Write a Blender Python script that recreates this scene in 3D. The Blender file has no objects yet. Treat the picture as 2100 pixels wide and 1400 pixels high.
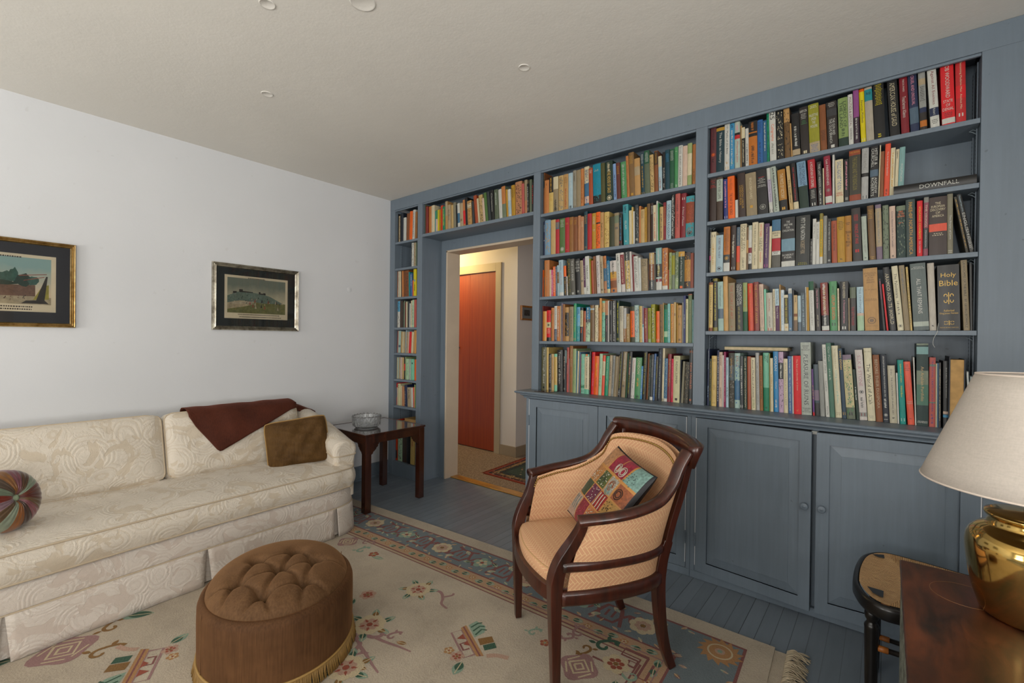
import bpy, bmesh, math, random
from math import sin, cos, pi, radians, sqrt, atan2, hypot
from mathutils import Vector, Matrix
C = bpy.context.scene.collection
rnd = random.Random(7)

# ------------------------------------------------------------------ camera
FPX, YAW, PITCH, ROLL = 945.677, 0.681472, 0.00517982, 0.0115978
cam_d = bpy.data.cameras.new('camera'); cam = bpy.data.objects.new('camera', cam_d); C.objects.link(cam)
cam_d.sensor_width = 36.0; cam_d.lens = FPX / 2100 * 36.0; cam_d.clip_start = 0.05
_f = Vector((-sin(YAW) * cos(PITCH), cos(YAW) * cos(PITCH), -sin(PITCH)))
_r = Vector((cos(YAW), sin(YAW), 0)); _u = _r.cross(_f)
_r2 = _r * cos(ROLL) + _u * sin(ROLL); _u2 = _u * cos(ROLL) - _r * sin(ROLL)
cam.matrix_world = Matrix(((_r2.x, _u2.x, -_f.x, 0), (_r2.y, _u2.y, -_f.y, 0), (_r2.z, _u2.z, -_f.z, 1.3), (0, 0, 0, 1)))
bpy.context.scene.camera = cam
vs = bpy.context.scene.view_settings
vs.view_transform = 'Standard'; vs.look = 'None'; vs.gamma = 1; vs.use_curve_mapping = False
vs.exposure = -0.32
bpy.context.scene.cycles.use_denoising = True
bpy.context.scene.cycles.max_bounces = 8
bpy.context.scene.cycles.diffuse_bounces = 5

# ------------------------------------------------------------------ world and daylight
XL, YB, YW, H = -3.706, 2.695, 2.93, 2.612
XR, YK = 1.75, -2.7
w = bpy.data.worlds.new('sky'); bpy.context.scene.world = w; w.use_nodes = True
bg = w.node_tree.nodes['Background']; bg.inputs[0].default_value = (0.85, 0.92, 1.0, 1); bg.inputs[1].default_value = 0.6
def area(name, loc, rot, sx, sy, power, col, spread=180):
    l = bpy.data.lights.new(name, 'AREA'); l.shape = 'RECTANGLE'; l.size = sx; l.size_y = sy
    l.energy = power; l.color = col; l.spread = radians(spread)
    o = bpy.data.objects.new(name, l); C.objects.link(o); o.location = loc; o.rotation_euler = rot
    return o
DAY = (1.0, 0.975, 0.94)
WIN_R = [(-0.80, 0.50, 0.75, 2.15), (-2.2, -1.0, 0.75, 2.15)]      # windows of the right wall (y0,y1,z0,z1)
WIN_B = [(-3.1, -1.9, 0.75, 2.15), (-0.9, 0.5, 0.75, 2.15)]         # windows of the back wall (x0,x1,z0,z1)
for (a, b, c, d) in WIN_R:
    area('daylight_right', (XR + 0.14, (a + b) / 2, (c + d) / 2), (0, radians(90), 0), d - c, b - a, 52.0, DAY)
for (a, b, c, d) in WIN_B:
    area('daylight_back', ((a + b) / 2, YK - 0.14, (c + d) / 2), (radians(90), 0, 0), b - a, d - c, 52.0, DAY)
# added uplights at the window openings, there to brighten the ceiling
for (a, b, c, d) in WIN_R:
    area('ceiling_fill_right', (XR + 0.10, (a + b) / 2, c + 0.35), (0, radians(90 + 48), 0), 0.7, b - a, 38.0, (1.0, 0.97, 0.90), 140)
for (a, b, c, d) in WIN_B:
    area('ceiling_fill_back', ((a + b) / 2, YK - 0.10, c + 0.35), (radians(90 + 48), 0, 0), b - a, 0.7, 38.0, (1.0, 0.97, 0.90), 140)
# hall: a warm ceiling lamp round the corner and daylight from its far end
pl = bpy.data.lights.new('hall_lamp_light', 'POINT'); pl.energy = 42.0; pl.color = (1.0, 0.72, 0.30); pl.shadow_soft_size = 0.08
po = bpy.data.objects.new('hall_lamp_light', pl); C.objects.link(po); po.location = (-4.25, 3.5, 2.25)
area('hall_daylight', (-0.75, 3.9, 1.5), (0, radians(90), 0), 1.6, 1.0, 9.0, (0.95, 0.93, 1.0))

# ------------------------------------------------------------------ materials
def lin(c):
    if isinstance(c, str):
        c = c.lstrip('#'); c = tuple(int(c[i:i + 2], 16) / 255 for i in (0, 2, 4))
    return tuple(x / 12.92 if x <= 0.04045 else ((x + 0.055) / 1.055) ** 2.4 for x in c)
class NT:
    def __init__(s, name):
        s.m = bpy.data.materials.new(name); s.m.use_nodes = True; s.t = s.m.node_tree; s.n = s.t.nodes; s.l = s.t.links
        s.b = s.n['Principled BSDF']
    def node(s, typ, **kw):
        n = s.n.new(typ)
        for k, v in kw.items(): setattr(n, k, v)
        return n
    def val(s, sock, v):
        if hasattr(v, 'is_output') or isinstance(v, bpy.types.NodeSocket): s.l.new(v, sock)
        elif v is not None:
            if isinstance(v, (tuple, list)) and len(v) == 3 and sock.type == 'RGBA': v = (*v, 1)
            sock.default_value = v
    def math(s, op, a, b=None, c=None, clamp=False):
        n = s.node('ShaderNodeMath', operation=op, use_clamp=clamp)
        s.val(n.inputs[0], a)
        if b is not None: s.val(n.inputs[1], b)
        if c is not None: s.val(n.inputs[2], c)
        return n.outputs[0]
    def coord(s, kind='Object'):
        return s.node('ShaderNodeTexCoord').outputs[kind]
    def mapping(s, vec, scale=(1, 1, 1), rot=(0, 0, 0), loc=(0, 0, 0)):
        n = s.node('ShaderNodeMapping'); s.l.new(vec, n.inputs[0])
        n.inputs[1].default_value = loc; n.inputs[2].default_value = rot; n.inputs[3].default_value = scale
        return n.outputs[0]
    def noise(s, vec, scale, detail=3, rough=0.5, dist=0, out=0):
        n = s.node('ShaderNodeTexNoise'); s.l.new(vec, n.inputs['Vector'])
        n.inputs['Scale'].default_value = scale; n.inputs['Detail'].default_value = detail
        n.inputs['Roughness'].default_value = rough; n.inputs['Distortion'].default_value = dist
        return n.outputs[out]
    def ramp(s, fac, stops, interp='LINEAR'):
        n = s.node('ShaderNodeValToRGB'); s.l.new(fac, n.inputs[0]); e = n.color_ramp; e.interpolation = interp
        while len(e.elements) < len(stops): e.elements.new(0.5)
        for i, (p, c) in enumerate(stops):
            e.elements[i].position = p
            if isinstance(c, (int, float)): c = (c, c, c)
            e.elements[i].color = (*c[:3], 1)
        return n.outputs[0]
    def mix(s, fac, a, b, blend='MIX'):
        n = s.node('ShaderNodeMix', data_type='RGBA', blend_type=blend)
        s.val(n.inputs[0], fac); s.val(n.inputs[6], a); s.val(n.inputs[7], b)
        return n.outputs[2]
    def sep(s, vec):
        n = s.node('ShaderNodeSeparateXYZ'); s.l.new(vec, n.inputs[0]); return n.outputs
    def comb(s, x, y, z=0.0):
        n = s.node('ShaderNodeCombineXYZ'); s.val(n.inputs[0], x); s.val(n.inputs[1], y); s.val(n.inputs[2], z); return n.outputs[0]
    def color(s, c): s.val(s.b.inputs['Base Color'], c)
    def bump(s, h, strength=0.3, dist=0.002):
        n = s.node('ShaderNodeBump'); n.inputs['Strength'].default_value = strength; n.inputs['Distance'].default_value = dist
        s.l.new(h, n.inputs['Height']); s.l.new(n.outputs[0], s.b.inputs['Normal'])
    def set(s, rough=None, metal=None, spec=None, sheen=None, coat=None, trans=None, ior=None):
        i = s.b.inputs
        if rough is not None: s.val(i['Roughness'], rough)
        if metal is not None: i['Metallic'].default_value = metal
        if spec is not None: i['Specular IOR Level'].default_value = spec
        if sheen is not None: i['Sheen Weight'].default_value = sheen; i['Sheen Roughness'].default_value = 0.4
        if coat is not None: i['Coat Weight'].default_value = coat; i['Coat Roughness'].default_value = 0.12
        if trans is not None: i['Transmission Weight'].default_value = trans
        if ior is not None: i['IOR'].default_value = ior
        return s
def simple(name, c, rough=0.6, metal=0, var=0.0, scale=20, bump=0.0, bscale=200, **kw):
    t = NT(name); c = lin(c) if isinstance(c, str) else c
    if var:
        f = t.noise(t.coord(), scale, 4)
        t.color(t.ramp(f, [(0.3, tuple(x * (1 - var) for x in c)), (0.7, tuple(min(1, x * (1 + var)) for x in c))]))
    else: t.color(c)
    if bump: t.bump(t.noise(t.coord(), bscale, 4), bump)
    t.set(rough=rough, metal=metal, **kw)
    return t.m
M = {}
def scl(c, k): return tuple(x * k for x in c)
# painted plaster, ceiling, painted wood
def plaster(name, c, bs=0.25):
    t = NT(name); c = lin(c); o = t.coord()
    big = t.noise(o, 0.9, 3, 0.5); sm = t.noise(o, 6, 5, 0.6)
    base = t.ramp(big, [(0.3, scl(c, 0.95)), (0.7, scl(c, 1.04))])
    spots = t.ramp(t.noise(o, 26, 2, 0.4), [(0.22, (0.55, 0.5, 0.45)), (0.26, (1, 1, 1))])
    t.color(t.mix(0.12, base, t.mix(1.0, base, spots, 'MULTIPLY')))
    h = t.math('ADD', t.noise(o, 9, 4, 0.6), t.math('MULTIPLY', t.noise(o, 90, 3, 0.6), 0.25))
    t.bump(h, bs, 0.004); t.set(rough=0.75, spec=0.3); return t.m
M['wall'] = plaster('wall_paint', '#ccced1')
M['ceil'] = plaster('ceiling_paint', '#d6d3cc', 0.4)
M['hallwall'] = plaster('hall_wall_paint', '#cfc6bc', 0.2)
def bluepaint(name, c, streak=0.08, rough=0.42):
    t = NT(name); c = lin(c); o = t.coord()
    st = t.noise(t.mapping(o, (30, 30, 1.5)), 2.0, 4, 0.6)
    bl = t.noise(o, 3.0, 4, 0.6)
    f = t.math('ADD', t.math('MULTIPLY', st, 0.5), t.math('MULTIPLY', bl, 0.5))
    base = t.ramp(f, [(0.32, scl(c, 1 - streak)), (0.68, scl(c, 1 + streak))])
    sp = t.ramp(t.noise(o, 38, 1, 0.3), [(0.20, (0.25, 0.25, 0.25)), (0.225, (1, 1, 1))])
    t.color(t.mix(0.35, base, sp, 'MULTIPLY'))
    t.bump(t.noise(t.mapping(o, (60, 60, 6)), 3, 3, 0.6), 0.15, 0.002); t.set(rough=rough, spec=0.45); return t.m
M['blue'] = bluepaint('blue_painted_wood', '#66727d')
M['bluedoor'] = bluepaint('blue_painted_door', '#66727d', 0.1)
M['whiteline'] = simple('bare_white_primer', '#b9bcc0', 0.7)
M['tanpaint'] = simple('tan_painted_trim', '#bfae98', 0.5, var=0.05, scale=5)
M['gap_shade'] = simple('dark_gap', '#15181c', 0.9)  # near-black standing for shade in door gaps and standard slots
def floorboards():
    t = NT('blue_painted_floorboards'); o = t.coord(); x, y, z = t.sep(o)
    W = 0.062
    u = t.math('DIVIDE', x, W); cell = t.math('FLOOR', u); fr = t.math('FRACT', u)
    wn = t.node('ShaderNodeTexWhiteNoise', noise_dimensions='1D'); t.l.new(cell, wn.inputs['W'])
    yy = t.math('ADD', y, t.math('MULTIPLY', wn.outputs[0], 3.0))
    fy = t.math('FRACT', t.math('DIVIDE', yy, 2.3))
    e = t.math('MINIMUM', fr, t.math('SUBTRACT', 1, fr))
    ex = t.math('LESS_THAN', e, 0.022); ey = t.math('MULTIPLY', t.math('LESS_THAN', fy, 0.0009), 0.5)
    line = t.math('MAXIMUM', ex, ey)
    c = lin('#6f7983')
    v = t.math('ADD', t.math('MULTIPLY', wn.outputs[0], 0.4), t.math('MULTIPLY', t.noise(t.mapping(o, (12, 1.2, 1)), 3, 4, 0.6), 0.6))
    base = t.ramp(v, [(0.2, scl(c, 0.86)), (0.8, scl(c, 1.14))])
    # gaps differ from board to board
    wn2 = t.node('ShaderNodeTexWhiteNoise', noise_dimensions='1D'); t.l.new(t.math('FLOOR', t.math('ADD', u, 0.5)), wn2.inputs['W'])
    stren = t.math('MULTIPLY', line, t.math('ADD', 0.25, t.math('MULTIPLY', wn2.outputs[0], 0.7)))
    t.color(t.mix(stren, base, (0.012, 0.014, 0.017)))
    hh = t.math('SUBTRACT', t.math('MULTIPLY', t.noise(t.mapping(o, (30, 2, 1)), 4, 3, 0.6), 0.3), line)
    t.bump(hh, 0.35, 0.002); t.set(rough=t.ramp(t.noise(o, 5, 4, 0.6), [(0.3, 0.30), (0.7, 0.48)]), spec=0.5)
    return t.m
M['floor'] = floorboards()
def carpet():
    t = NT('taupe_carpet'); o = t.coord(); f = t.noise(o, 260, 3, 0.7); g = t.noise(o, 75, 3, 0.7)
    m = t.math('ADD', t.math('MULTIPLY', f, 0.6), t.math('MULTIPLY', g, 0.4))
    t.color(t.ramp(m, [(0.36, lin('#54463a')), (0.5, lin('#8d7a68')), (0.62, lin('#b9a48e'))])); t.bump(m, 0.9, 0.01); t.set(rough=0.95, spec=0.1); return t.m
M['carpet'] = carpet()
def wood(name, dark, light, rough=0.3, axis=(14, 14, 1.2), scale=2.5, coat=0.3, patch=0.0):
    t = NT(name); o = t.coord(); n = t.noise(t.mapping(o, axis), scale, 6, 0.62, 0.6)
    c = t.ramp(n, [(0.3, lin(dark)), (0.7, lin(light))])
    if patch:
        c = t.mix(t.math('MULTIPLY', t.ramp(t.noise(o, 5, 3, 0.6), [(0.4, 0.0), (0.65, 1.0)]), patch), c, lin(dark), 'MULTIPLY')
    t.color(c); t.bump(t.noise(t.mapping(o, axis), scale * 3, 4, 0.6), 0.08, 0.001); t.set(rough=rough, coat=coat); return t.m
M['mahog'] = wood('mahogany', '#220e08', '#4c2114', 0.28)
M['tablewood'] = wood('dark_stained_wood', '#1c0d08', '#47200f', 0.25, coat=0.5)
M['lampwood'] = wood('old_walnut_top', '#20100a', '#633219', 0.42, axis=(11, 3.0, 11), scale=2.2, coat=0.12, patch=0.45)
M['black'] = simple('black_lacquer', '#14110f', 0.3, var=0.2, scale=30)
M['oakdoor'] = wood('orange_veneer_door', '#842a02', '#993c04', 0.6, axis=(30, 30, 1.0), scale=1.5, coat=0.1)
M['goldwood'] = wood('oak_threshold', '#8a5c22', '#c58f3c', 0.35, axis=(2, 20, 20), scale=2)
def worn():
    t = NT('worn_green_black_paint'); o = t.coord(); n = t.noise(t.mapping(o, (40, 40, 9)), 3.2, 5, 0.7)
    t.color(t.ramp(n, [(0.44, lin('#17130f')), (0.5, lin('#4c4a3c')), (0.56, lin('#9aa294'))])); t.bump(n, 0.8, 0.005); t.set(rough=0.7); return t.m
M['worn'] = worn()
def brass():
    t = NT('polished_brass'); o = t.coord(); n = t.noise(o, 7, 4, 0.6)
    t.color(t.ramp(n, [(0.3, lin('#c9a458')), (0.7, lin('#e2c484'))]))
    v = t.node('ShaderNodeTexVoronoi', feature='DISTANCE_TO_EDGE'); t.l.new(t.mapping(o, (1, 1, 1.0)), v.inputs['Vector']); v.inputs['Scale'].default_value = 26
    t.bump(t.math('ADD', t.noise(o, 3.5, 3, 0.5), t.math('MULTIPLY', t.math('LESS_THAN', v.outputs[0], 0.03), 0.04)), 0.10, 0.01)
    t.set(rough=0.10, metal=1); return t.m
M['brass'] = brass()
M['nail'] = simple('antique_brass_nails', '#a88a52', 0.3, metal=1)
def linen():
    t = NT('linen_shade'); o = t.coord(); x, y, z = t.sep(o)
    a = t.math('MULTIPLY', t.node('ShaderNodeTexCoord').outputs['UV'], 1) if 0 else None
    n = t.noise(t.mapping(o, (60, 60, 400)), 1, 3, 0.6); m = t.noise(t.mapping(o, (300, 300, 30)), 1, 3, 0.6)
    f = t.math('ADD', t.math('MULTIPLY', n, 0.5), t.math('MULTIPLY', m, 0.5)); c = lin('#b8b0a7')
    t.color(t.ramp(f, [(0.35, scl(c, 0.93)), (0.65, scl(c, 1.06))])); t.bump(f, 0.2, 0.001); t.set(rough=0.85, spec=0.2)
    return t.m
M['linen'] = linen()
M['linen_edge'] = simple('shade_trim', '#cfc2b6', 0.8)
def damask(name, c1, c2, bstr=0.32):
    t = NT(name); uv = t.coord('Object')
    warp = t.noise(uv, 2.6, 2, 0.5, out=1)
    wv = t.mix(0.16, uv, warp, 'ADD')
    v = t.node('ShaderNodeTexVoronoi', feature='F1'); t.l.new(wv, v.inputs['Vector']); v.inputs['Scale'].default_value = 6.5
    d = v.outputs['Distance']
    rings = t.math('SINE', t.math('MULTIPLY', d, 60.0))
    rmask = t.ramp(d, [(0.22, 0.0), (0.34, 1.0), (0.6, 1.0), (0.75, 0.2)])
    fine = t.noise(uv, 110, 3, 0.7); mid = t.noise(wv, 26, 4, 0.75, 1.2)
    patch = t.ramp(t.noise(wv, 7.5, 2, 0.5, 1.6), [(0.56, 0.0), (0.585, 1.0)])
    notp = t.math('SUBTRACT', 1, patch)
    relief = t.math('ADD', t.math('MULTIPLY', t.math('MULTIPLY', rings, rmask), 0.35), t.math('ADD', t.math('MULTIPLY', fine, 0.5), t.math('MULTIPLY', t.ramp(mid, [(0.42, 0.0), (0.5, 1.0)]), 0.8)))
    relief = t.math('MULTIPLY', relief, t.math('ADD', 0.25, t.math('MULTIPLY', notp, 0.75)))
    lines = t.math('MULTIPLY', t.math('LESS_THAN', rings, -0.8), t.math('MULTIPLY', rmask, notp))
    col = t.mix(t.math('MULTIPLY', patch, 0.55), lin(c1), lin(c2))
    col = t.mix(t.math('MULTIPLY', lines, 0.4), col, lin(c2))
    t.color(col); t.bump(relief, bstr, 0.006); t.set(rough=0.55, sheen=0.15, spec=0.35); return t.m
M['damask'] = damask('cream_damask', '#cbc2b4', '#b5a58d')
M['damask_skirt'] = damask('cream_damask_skirt', '#cdc4ba', '#b9a99d')
M['piping'] = simple('cream_piping', '#b5a58d', 0.6)
M['shadowcloth'] = simple('dust_cover_black', '#181412', 0.9)
def velvet(name, c, c2, sheen=0.6, streak=True):
    t = NT(name); o = t.coord(); n = t.noise(o, 5, 4, 0.6); s_ = t.noise(t.mapping(o, (90, 90, 4)), 2, 3, 0.6)
    f = t.math('ADD', t.math('MULTIPLY', n, 0.6), t.math('MULTIPLY', s_, 0.4))
    t.color(t.ramp(f, [(0.35, lin(c)), (0.65, lin(c2))])); t.bump(t.noise(o, 260, 2, 0.6), 0.15, 0.001)
    t.set(rough=0.75, sheen=sheen, spec=0.2)
    t.b.inputs['Sheen Tint'].default_value = (*[min(1, x * 4) for x in lin(c2)], 1)
    return t.m
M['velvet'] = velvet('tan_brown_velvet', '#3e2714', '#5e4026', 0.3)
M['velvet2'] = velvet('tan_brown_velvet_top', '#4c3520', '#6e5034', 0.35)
M['olivevelvet'] = velvet('bronze_velvet', '#3a260e', '#5c4220', 0.35)
M['brownthrow'] = velvet('chocolate_chenille', '#3a1a10', '#52281a', 0.3)
M['goldpipe'] = simple('gold_cord', '#9a7a44', 0.6)
def fringe_m():
    t = NT('gold_bullion_fringe'); t.color(lin('#8a6a36')); t.set(rough=0.6); return t.m
M['goldfringe'] = fringe_m()
M['cream_yarn'] = simple('cream_fringe_yarn', '#b3a58c', 0.9)
def herring(name, c1, c2, size=0.0125):
    t = NT(name); uv = t.node('ShaderNodeTexCoord').outputs['UV']
    r = t.mapping(uv, (1 / size, 1 / size, 1), (0, 0, radians(45))); u, v, _ = t.sep(r)
    u = t.math('ADD', u, 3000.0); v = t.math('ADD', v, 1200.0)
    iu = t.math('FLOOR', u); iv = t.math('FLOOR', v); fu = t.math('FRACT', u); fv = t.math('FRACT', v)
    k = t.math('MODULO', t.math('ADD', t.math('SUBTRACT', iu, iv), 600.5), 6.0)   # k+0.5
    def isin(lo, hi): return t.math('MULTIPLY', t.math('GREATER_THAN', k, lo), t.math('LESS_THAN', k, hi))
    T = 0.085
    left = t.math('MULTIPLY', t.math('LESS_THAN', fu, T), t.math('MAXIMUM', isin(-1, 1), isin(3, 6)))
    right = t.math('MULTIPLY', t.math('GREATER_THAN', fu, 1 - T), isin(2, 6))
    top = t.math('MULTIPLY', t.math('GREATER_THAN', fv, 1 - T), isin(-1, 4))
    bot = t.math('MULTIPLY', t.math('LESS_THAN', fv, T), t.math('MAXIMUM', isin(-1, 3), isin(5, 6)))
    line = t.math('MAXIMUM', t.math('MAXIMUM', left, right), t.math('MAXIMUM', top, bot))
    t.color(t.mix(line, lin(c1), lin(c2))); t.bump(t.math('ADD', t.noise(uv, 900, 2, 0.6), line), 0.15, 0.001)
    t.set(rough=0.6, spec=0.3); return t.m
M['peach'] = herring('peach_basketweave', '#cc9a76', '#dcbd90')
M['peachpipe'] = simple('peach_piping', '#c29a6c', 0.6)
def glass(name, c=(1, 1, 1), rough=0.0, ior=1.5):
    t = NT(name); t.color(c); t.set(rough=rough, trans=0.93, ior=ior); return t.m
M['crystal'] = glass('cut_crystal', (0.93, 0.95, 0.96), 0.06, 1.45)
def pane():
    t = NT('picture_glass')
    tr = t.node('ShaderNodeBsdfTransparent'); gl = t.node('ShaderNodeBsdfGlossy'); gl.inputs['Roughness'].default_value = 0.02
    fr = t.node('ShaderNodeFresnel'); fr.inputs[0].default_value = 1.5
    mx = t.node('ShaderNodeMixShader'); t.l.new(fr.outputs[0], mx.inputs[0]); t.l.new(tr.outputs[0], mx.inputs[1]); t.l.new(gl.outputs[0], mx.inputs[2])
    t.l.new(mx.outputs[0], t.n['Material Output'].inputs[0]); return t.m
M['pane'] = pane()
def rush():
    t = NT('woven_rush'); uv = t.node('ShaderNodeTexCoord').outputs['UV']; u, v, _ = t.sep(uv)
    s = t.math('SINE', t.math('MULTIPLY', t.math('ADD', v, t.math('MULTIPLY', t.noise(uv, 14, 2), 0.006)), 2 * pi / 0.0055))
    n = t.noise(t.mapping(uv, (12, 250, 1)), 2, 4, 0.6)
    f = t.math('ADD', t.math('MULTIPLY', s, 0.12), n)
    t.color(t.ramp(f, [(0.3, lin('#8a6238')), (0.5, lin('#c09460')), (0.72, lin('#dcb884'))])); t.bump(s, 0.8, 0.002); t.set(rough=0.6); return t.m
M['rush'] = rush()
def pile(name, c, v=0.10):
    t = NT(name); o = t.coord(); c = lin(c) if isinstance(c, str) else c
    n = t.noise(o, 150, 3, 0.7); b = t.noise(o, 4, 4, 0.6)
    f = t.math('ADD', t.math('MULTIPLY', n, 0.45), t.math('MULTIPLY', b, 0.55))
    t.color(t.ramp(f, [(0.33, scl(c, 1 - v * 2)), (0.52, c), (0.66, scl(c, 1 + v))])); t.bump(n, 0.7, 0.004); t.set(rough=0.95, spec=0.1, sheen=0.1); return t.m

# ------------------------------------------------------------------ mesh builder
class MB:
    def __init__(s): s.v = []; s.f = []; s.m = []; s.uv = {}; s.sm = []
    def add(s, vs_, fs, mi=0, smooth=False, uv=None):
        o = len(s.v); s.v += [tuple(p) for p in vs_]
        for i, f in enumerate(fs):
            if uv is not None: s.uv[len(s.f)] = [uv[j] for j in f]
            s.f.append(tuple(o + j for j in f)); s.m.append(mi if not isinstance(mi, list) else mi[i]); s.sm.append(smooth)
        return s
    def box(s, x0, x1, y0, y1, z0, z1, mi=0):
        return s.add([(x0, y0, z0), (x1, y0, z0), (x1, y1, z0), (x0, y1, z0), (x0, y0, z1), (x1, y0, z1), (x1, y1, z1), (x0, y1, z1)],
                     [(3, 2, 1, 0), (4, 5, 6, 7), (0, 1, 5, 4), (1, 2, 6, 5), (2, 3, 7, 6), (3, 0, 4, 7)], mi)
    def quadbox(s, base, dz, mi=0):   # base: 4 points ccw from above; extruded by dz
        b = [Vector(p) for p in base]; t = [p + Vector((0, 0, dz)) for p in b]
        return s.add(b + t, [(3, 2, 1, 0), (4, 5, 6, 7), (0, 1, 5, 4), (1, 2, 6, 5), (2, 3, 7, 6), (3, 0, 4, 7)], mi)
    def grid(s, fn, nu, nv, mi=0, smooth=True, cu=False, cv=False, uvf=None, flip=False):
        o = []; U = nu if cu else nu + 1; V = nv if cv else nv + 1
        pts = [fn(i / nu, j / nv) for j in range(V) for i in range(U)]
        if uvf: uvs = [uvf(i / nu, j / nv) for j in range(V) for i in range(U)]
        fs = []
        for j in range(nv):
            for i in range(nu):
                a = j * U + i; b = j * U + (i + 1) % U; c = ((j + 1) % V) * U + (i + 1) % U; d = ((j + 1) % V) * U + i
                fs.append((a, b, c, d) if not flip else (d, c, b, a))
        return s.add(pts, fs, mi, smooth, uvs if uvf else None)
    def lathe(s, prof, c=(0, 0, 0), n=48, mi=0, sx=1, sy=1, rot=0, smooth=True, cap=True):
        pr = [(max(r, 0.0), z) for r, z in prof]
        def fn(u, v):
            k = min(int(round(v * (len(pr) - 1))), len(pr) - 1); r, z = pr[k]; a = u * 2 * pi
            x, y = r * cos(a) * sx, r * sin(a) * sy
            return (c[0] + x * cos(rot) - y * sin(rot), c[1] + x * sin(rot) + y * cos(rot), c[2] + z)
        return s.grid(fn, n, len(pr) - 1, mi, smooth, cu=True)
    def tube(s, pts, rad, n=8, mi=0, caps=True, sq=None, smooth=True):
        P = [Vector(p) for p in pts]; R = rad if isinstance(rad, (list, tuple)) else [rad] * len(P)
        up = Vector((0, 0, 1)); rings = []; prev = None
        for i, p in enumerate(P):
            t = (P[min(i + 1, len(P) - 1)] - P[max(i - 1, 0)]).normalized()
            if prev is None:
                a = up if abs(t.z) < 0.9 else Vector((1, 0, 0)); nrm = (a - t * a.dot(t)).normalized()
            else: nrm = (prev - t * prev.dot(t)).normalized()
            prev = nrm; b = t.cross(nrm); r = R[i]
            ring = []
            for k in range(n):
                a = 2 * pi * k / n + (pi / n)
                if isinstance(r, tuple): ring.append(p + nrm * (cos(a) * r[0]) + b * (sin(a) * r[1]))
                else: ring.append(p + nrm * (cos(a) * r) + b * (sin(a) * r))
            rings.append(ring)
        vs_ = [q for r in rings for q in r]; fs = []
        for i in range(len(P) - 1):
            for k in range(n):
                fs.append((i * n + k, i * n + (k + 1) % n, (i + 1) * n + (k + 1) % n, (i + 1) * n + k))
        if caps: fs.append(tuple(reversed(range(n)))); fs.append(tuple(range((len(P) - 1) * n, len(P) * n)))
        return s.add(vs_, fs, mi, smooth)
    def sphere(s, c, r, n=10, mi=0, sz=1.0):
        m = max(4, n // 2)
        return s.lathe([(r * sin(pi * k / m), -r * cos(pi * k / m) * sz) for k in range(m + 1)], c, n, mi)
    def sweep(s, prof, path, mi=0, closed=False, caps=True, smooth=True, outward=None):
        # prof: (a,b) pairs: a along the horizontal normal of the path, b up
        P = [Vector(p) for p in path]; n = len(prof); vs_ = []
        for i, p in enumerate(P):
            if closed: t = P[(i + 1) % len(P)] - P[i - 1]
            else: t = P[min(i + 1, len(P) - 1)] - P[max(i - 1, 0)]
            t.z = 0; t.normalize(); nrm = Vector((t.y, -t.x, 0))
            vs_ += [p + nrm * a + Vector((0, 0, b)) for a, b in prof]
        fs = []; L = len(P)
        for i in range(L if closed else L - 1):
            for k in range(n):
                fs.append((i * n + k, i * n + (k + 1) % n, ((i + 1) % L) * n + (k + 1) % n, ((i + 1) % L) * n + k))
        if caps and not closed: fs.append(tuple(reversed(range(n)))); fs.append(tuple(range((L - 1) * n, L * n)))
        return s.add(vs_, fs, mi, smooth)
    def poly(s, pts, mi=0, thick=None, axis=None):
        if thick is None: return s.add(pts, [tuple(range(len(pts)))], mi)
        P = [Vector(p) for p in pts]; A = Vector(axis) * thick; n = len(P)
        return s.add(P + [p + A for p in P], [tuple(range(n)), tuple(reversed(range(n, 2 * n)))] + [(k, n + k, n + (k + 1) % n, (k + 1) % n) for k in range(n)], mi)
    def build(s, name, mats, parent=None, world=True, bevel=0, segs=2, auto=False, solid=0, sub=0):
        me = bpy.data.meshes.new(name)
        off = Vector((0, 0, 0))
        if parent is not None and world:
            p = parent
            while p is not None: off += Vector(p.location); p = p.parent
        me.from_pydata([tuple(Vector(v) - off) for v in s.v], [], s.f)
        for m_ in (mats if isinstance(mats, (list, tuple)) else [mats]): me.materials.append(m_)
        me.polygons.foreach_set('material_index', s.m); me.polygons.foreach_set('use_smooth', s.sm)
        if s.uv:
            uvl = me.uv_layers.new(name='UVMap')
            for fi, c in s.uv.items():
                for li, q in zip(me.polygons[fi].loop_indices, c): uvl.data[li].uv = q
        bm = bmesh.new(); bm.from_mesh(me); bmesh.ops.recalc_face_normals(bm, faces=bm.faces); bm.to_mesh(me); bm.free()
        me.update()
        o = bpy.data.objects.new(name, me); C.objects.link(o)
        if parent is not None: o.parent = parent
        if sub:
            md = o.modifiers.new('subsurf', 'SUBSURF'); md.levels = sub; md.render_levels = sub
        if solid:
            md = o.modifiers.new('solid', 'SOLIDIFY'); md.thickness = solid; md.offset = 0
        if bevel:
            md = o.modifiers.new('bevel', 'BEVEL'); md.width = bevel; md.segments = segs; md.limit_method = 'ANGLE'; md.angle_limit = radians(40); md.harden_normals = False
            for f in me.polygons: f.use_smooth = True
            md2 = o.modifiers.new('wn', 'WEIGHTED_NORMAL'); md2.keep_sharp = True
        return o
def tag(o, label=None, cat=None, group=None, kind=None):
    if label: o['label'] = label
    if cat: o['category'] = cat
    if group: o['group'] = group
    if kind: o['kind'] = kind
    return o
def thing(name, label, cat, loc=(0, 0, 0), rz=0, group=None):
    o = bpy.data.objects.new(name, None); C.objects.link(o); o.location = loc; o.rotation_euler = (0, 0, rz); o.empty_display_size = 0.05
    return tag(o, label, cat, group)
def box(name, x0, x1, y0, y1, z0, z1, m, parent=None, bevel=0):
    return MB().box(x0, x1, y0, y1, z0, z1).build(name, m, parent, bevel=bevel)
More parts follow.
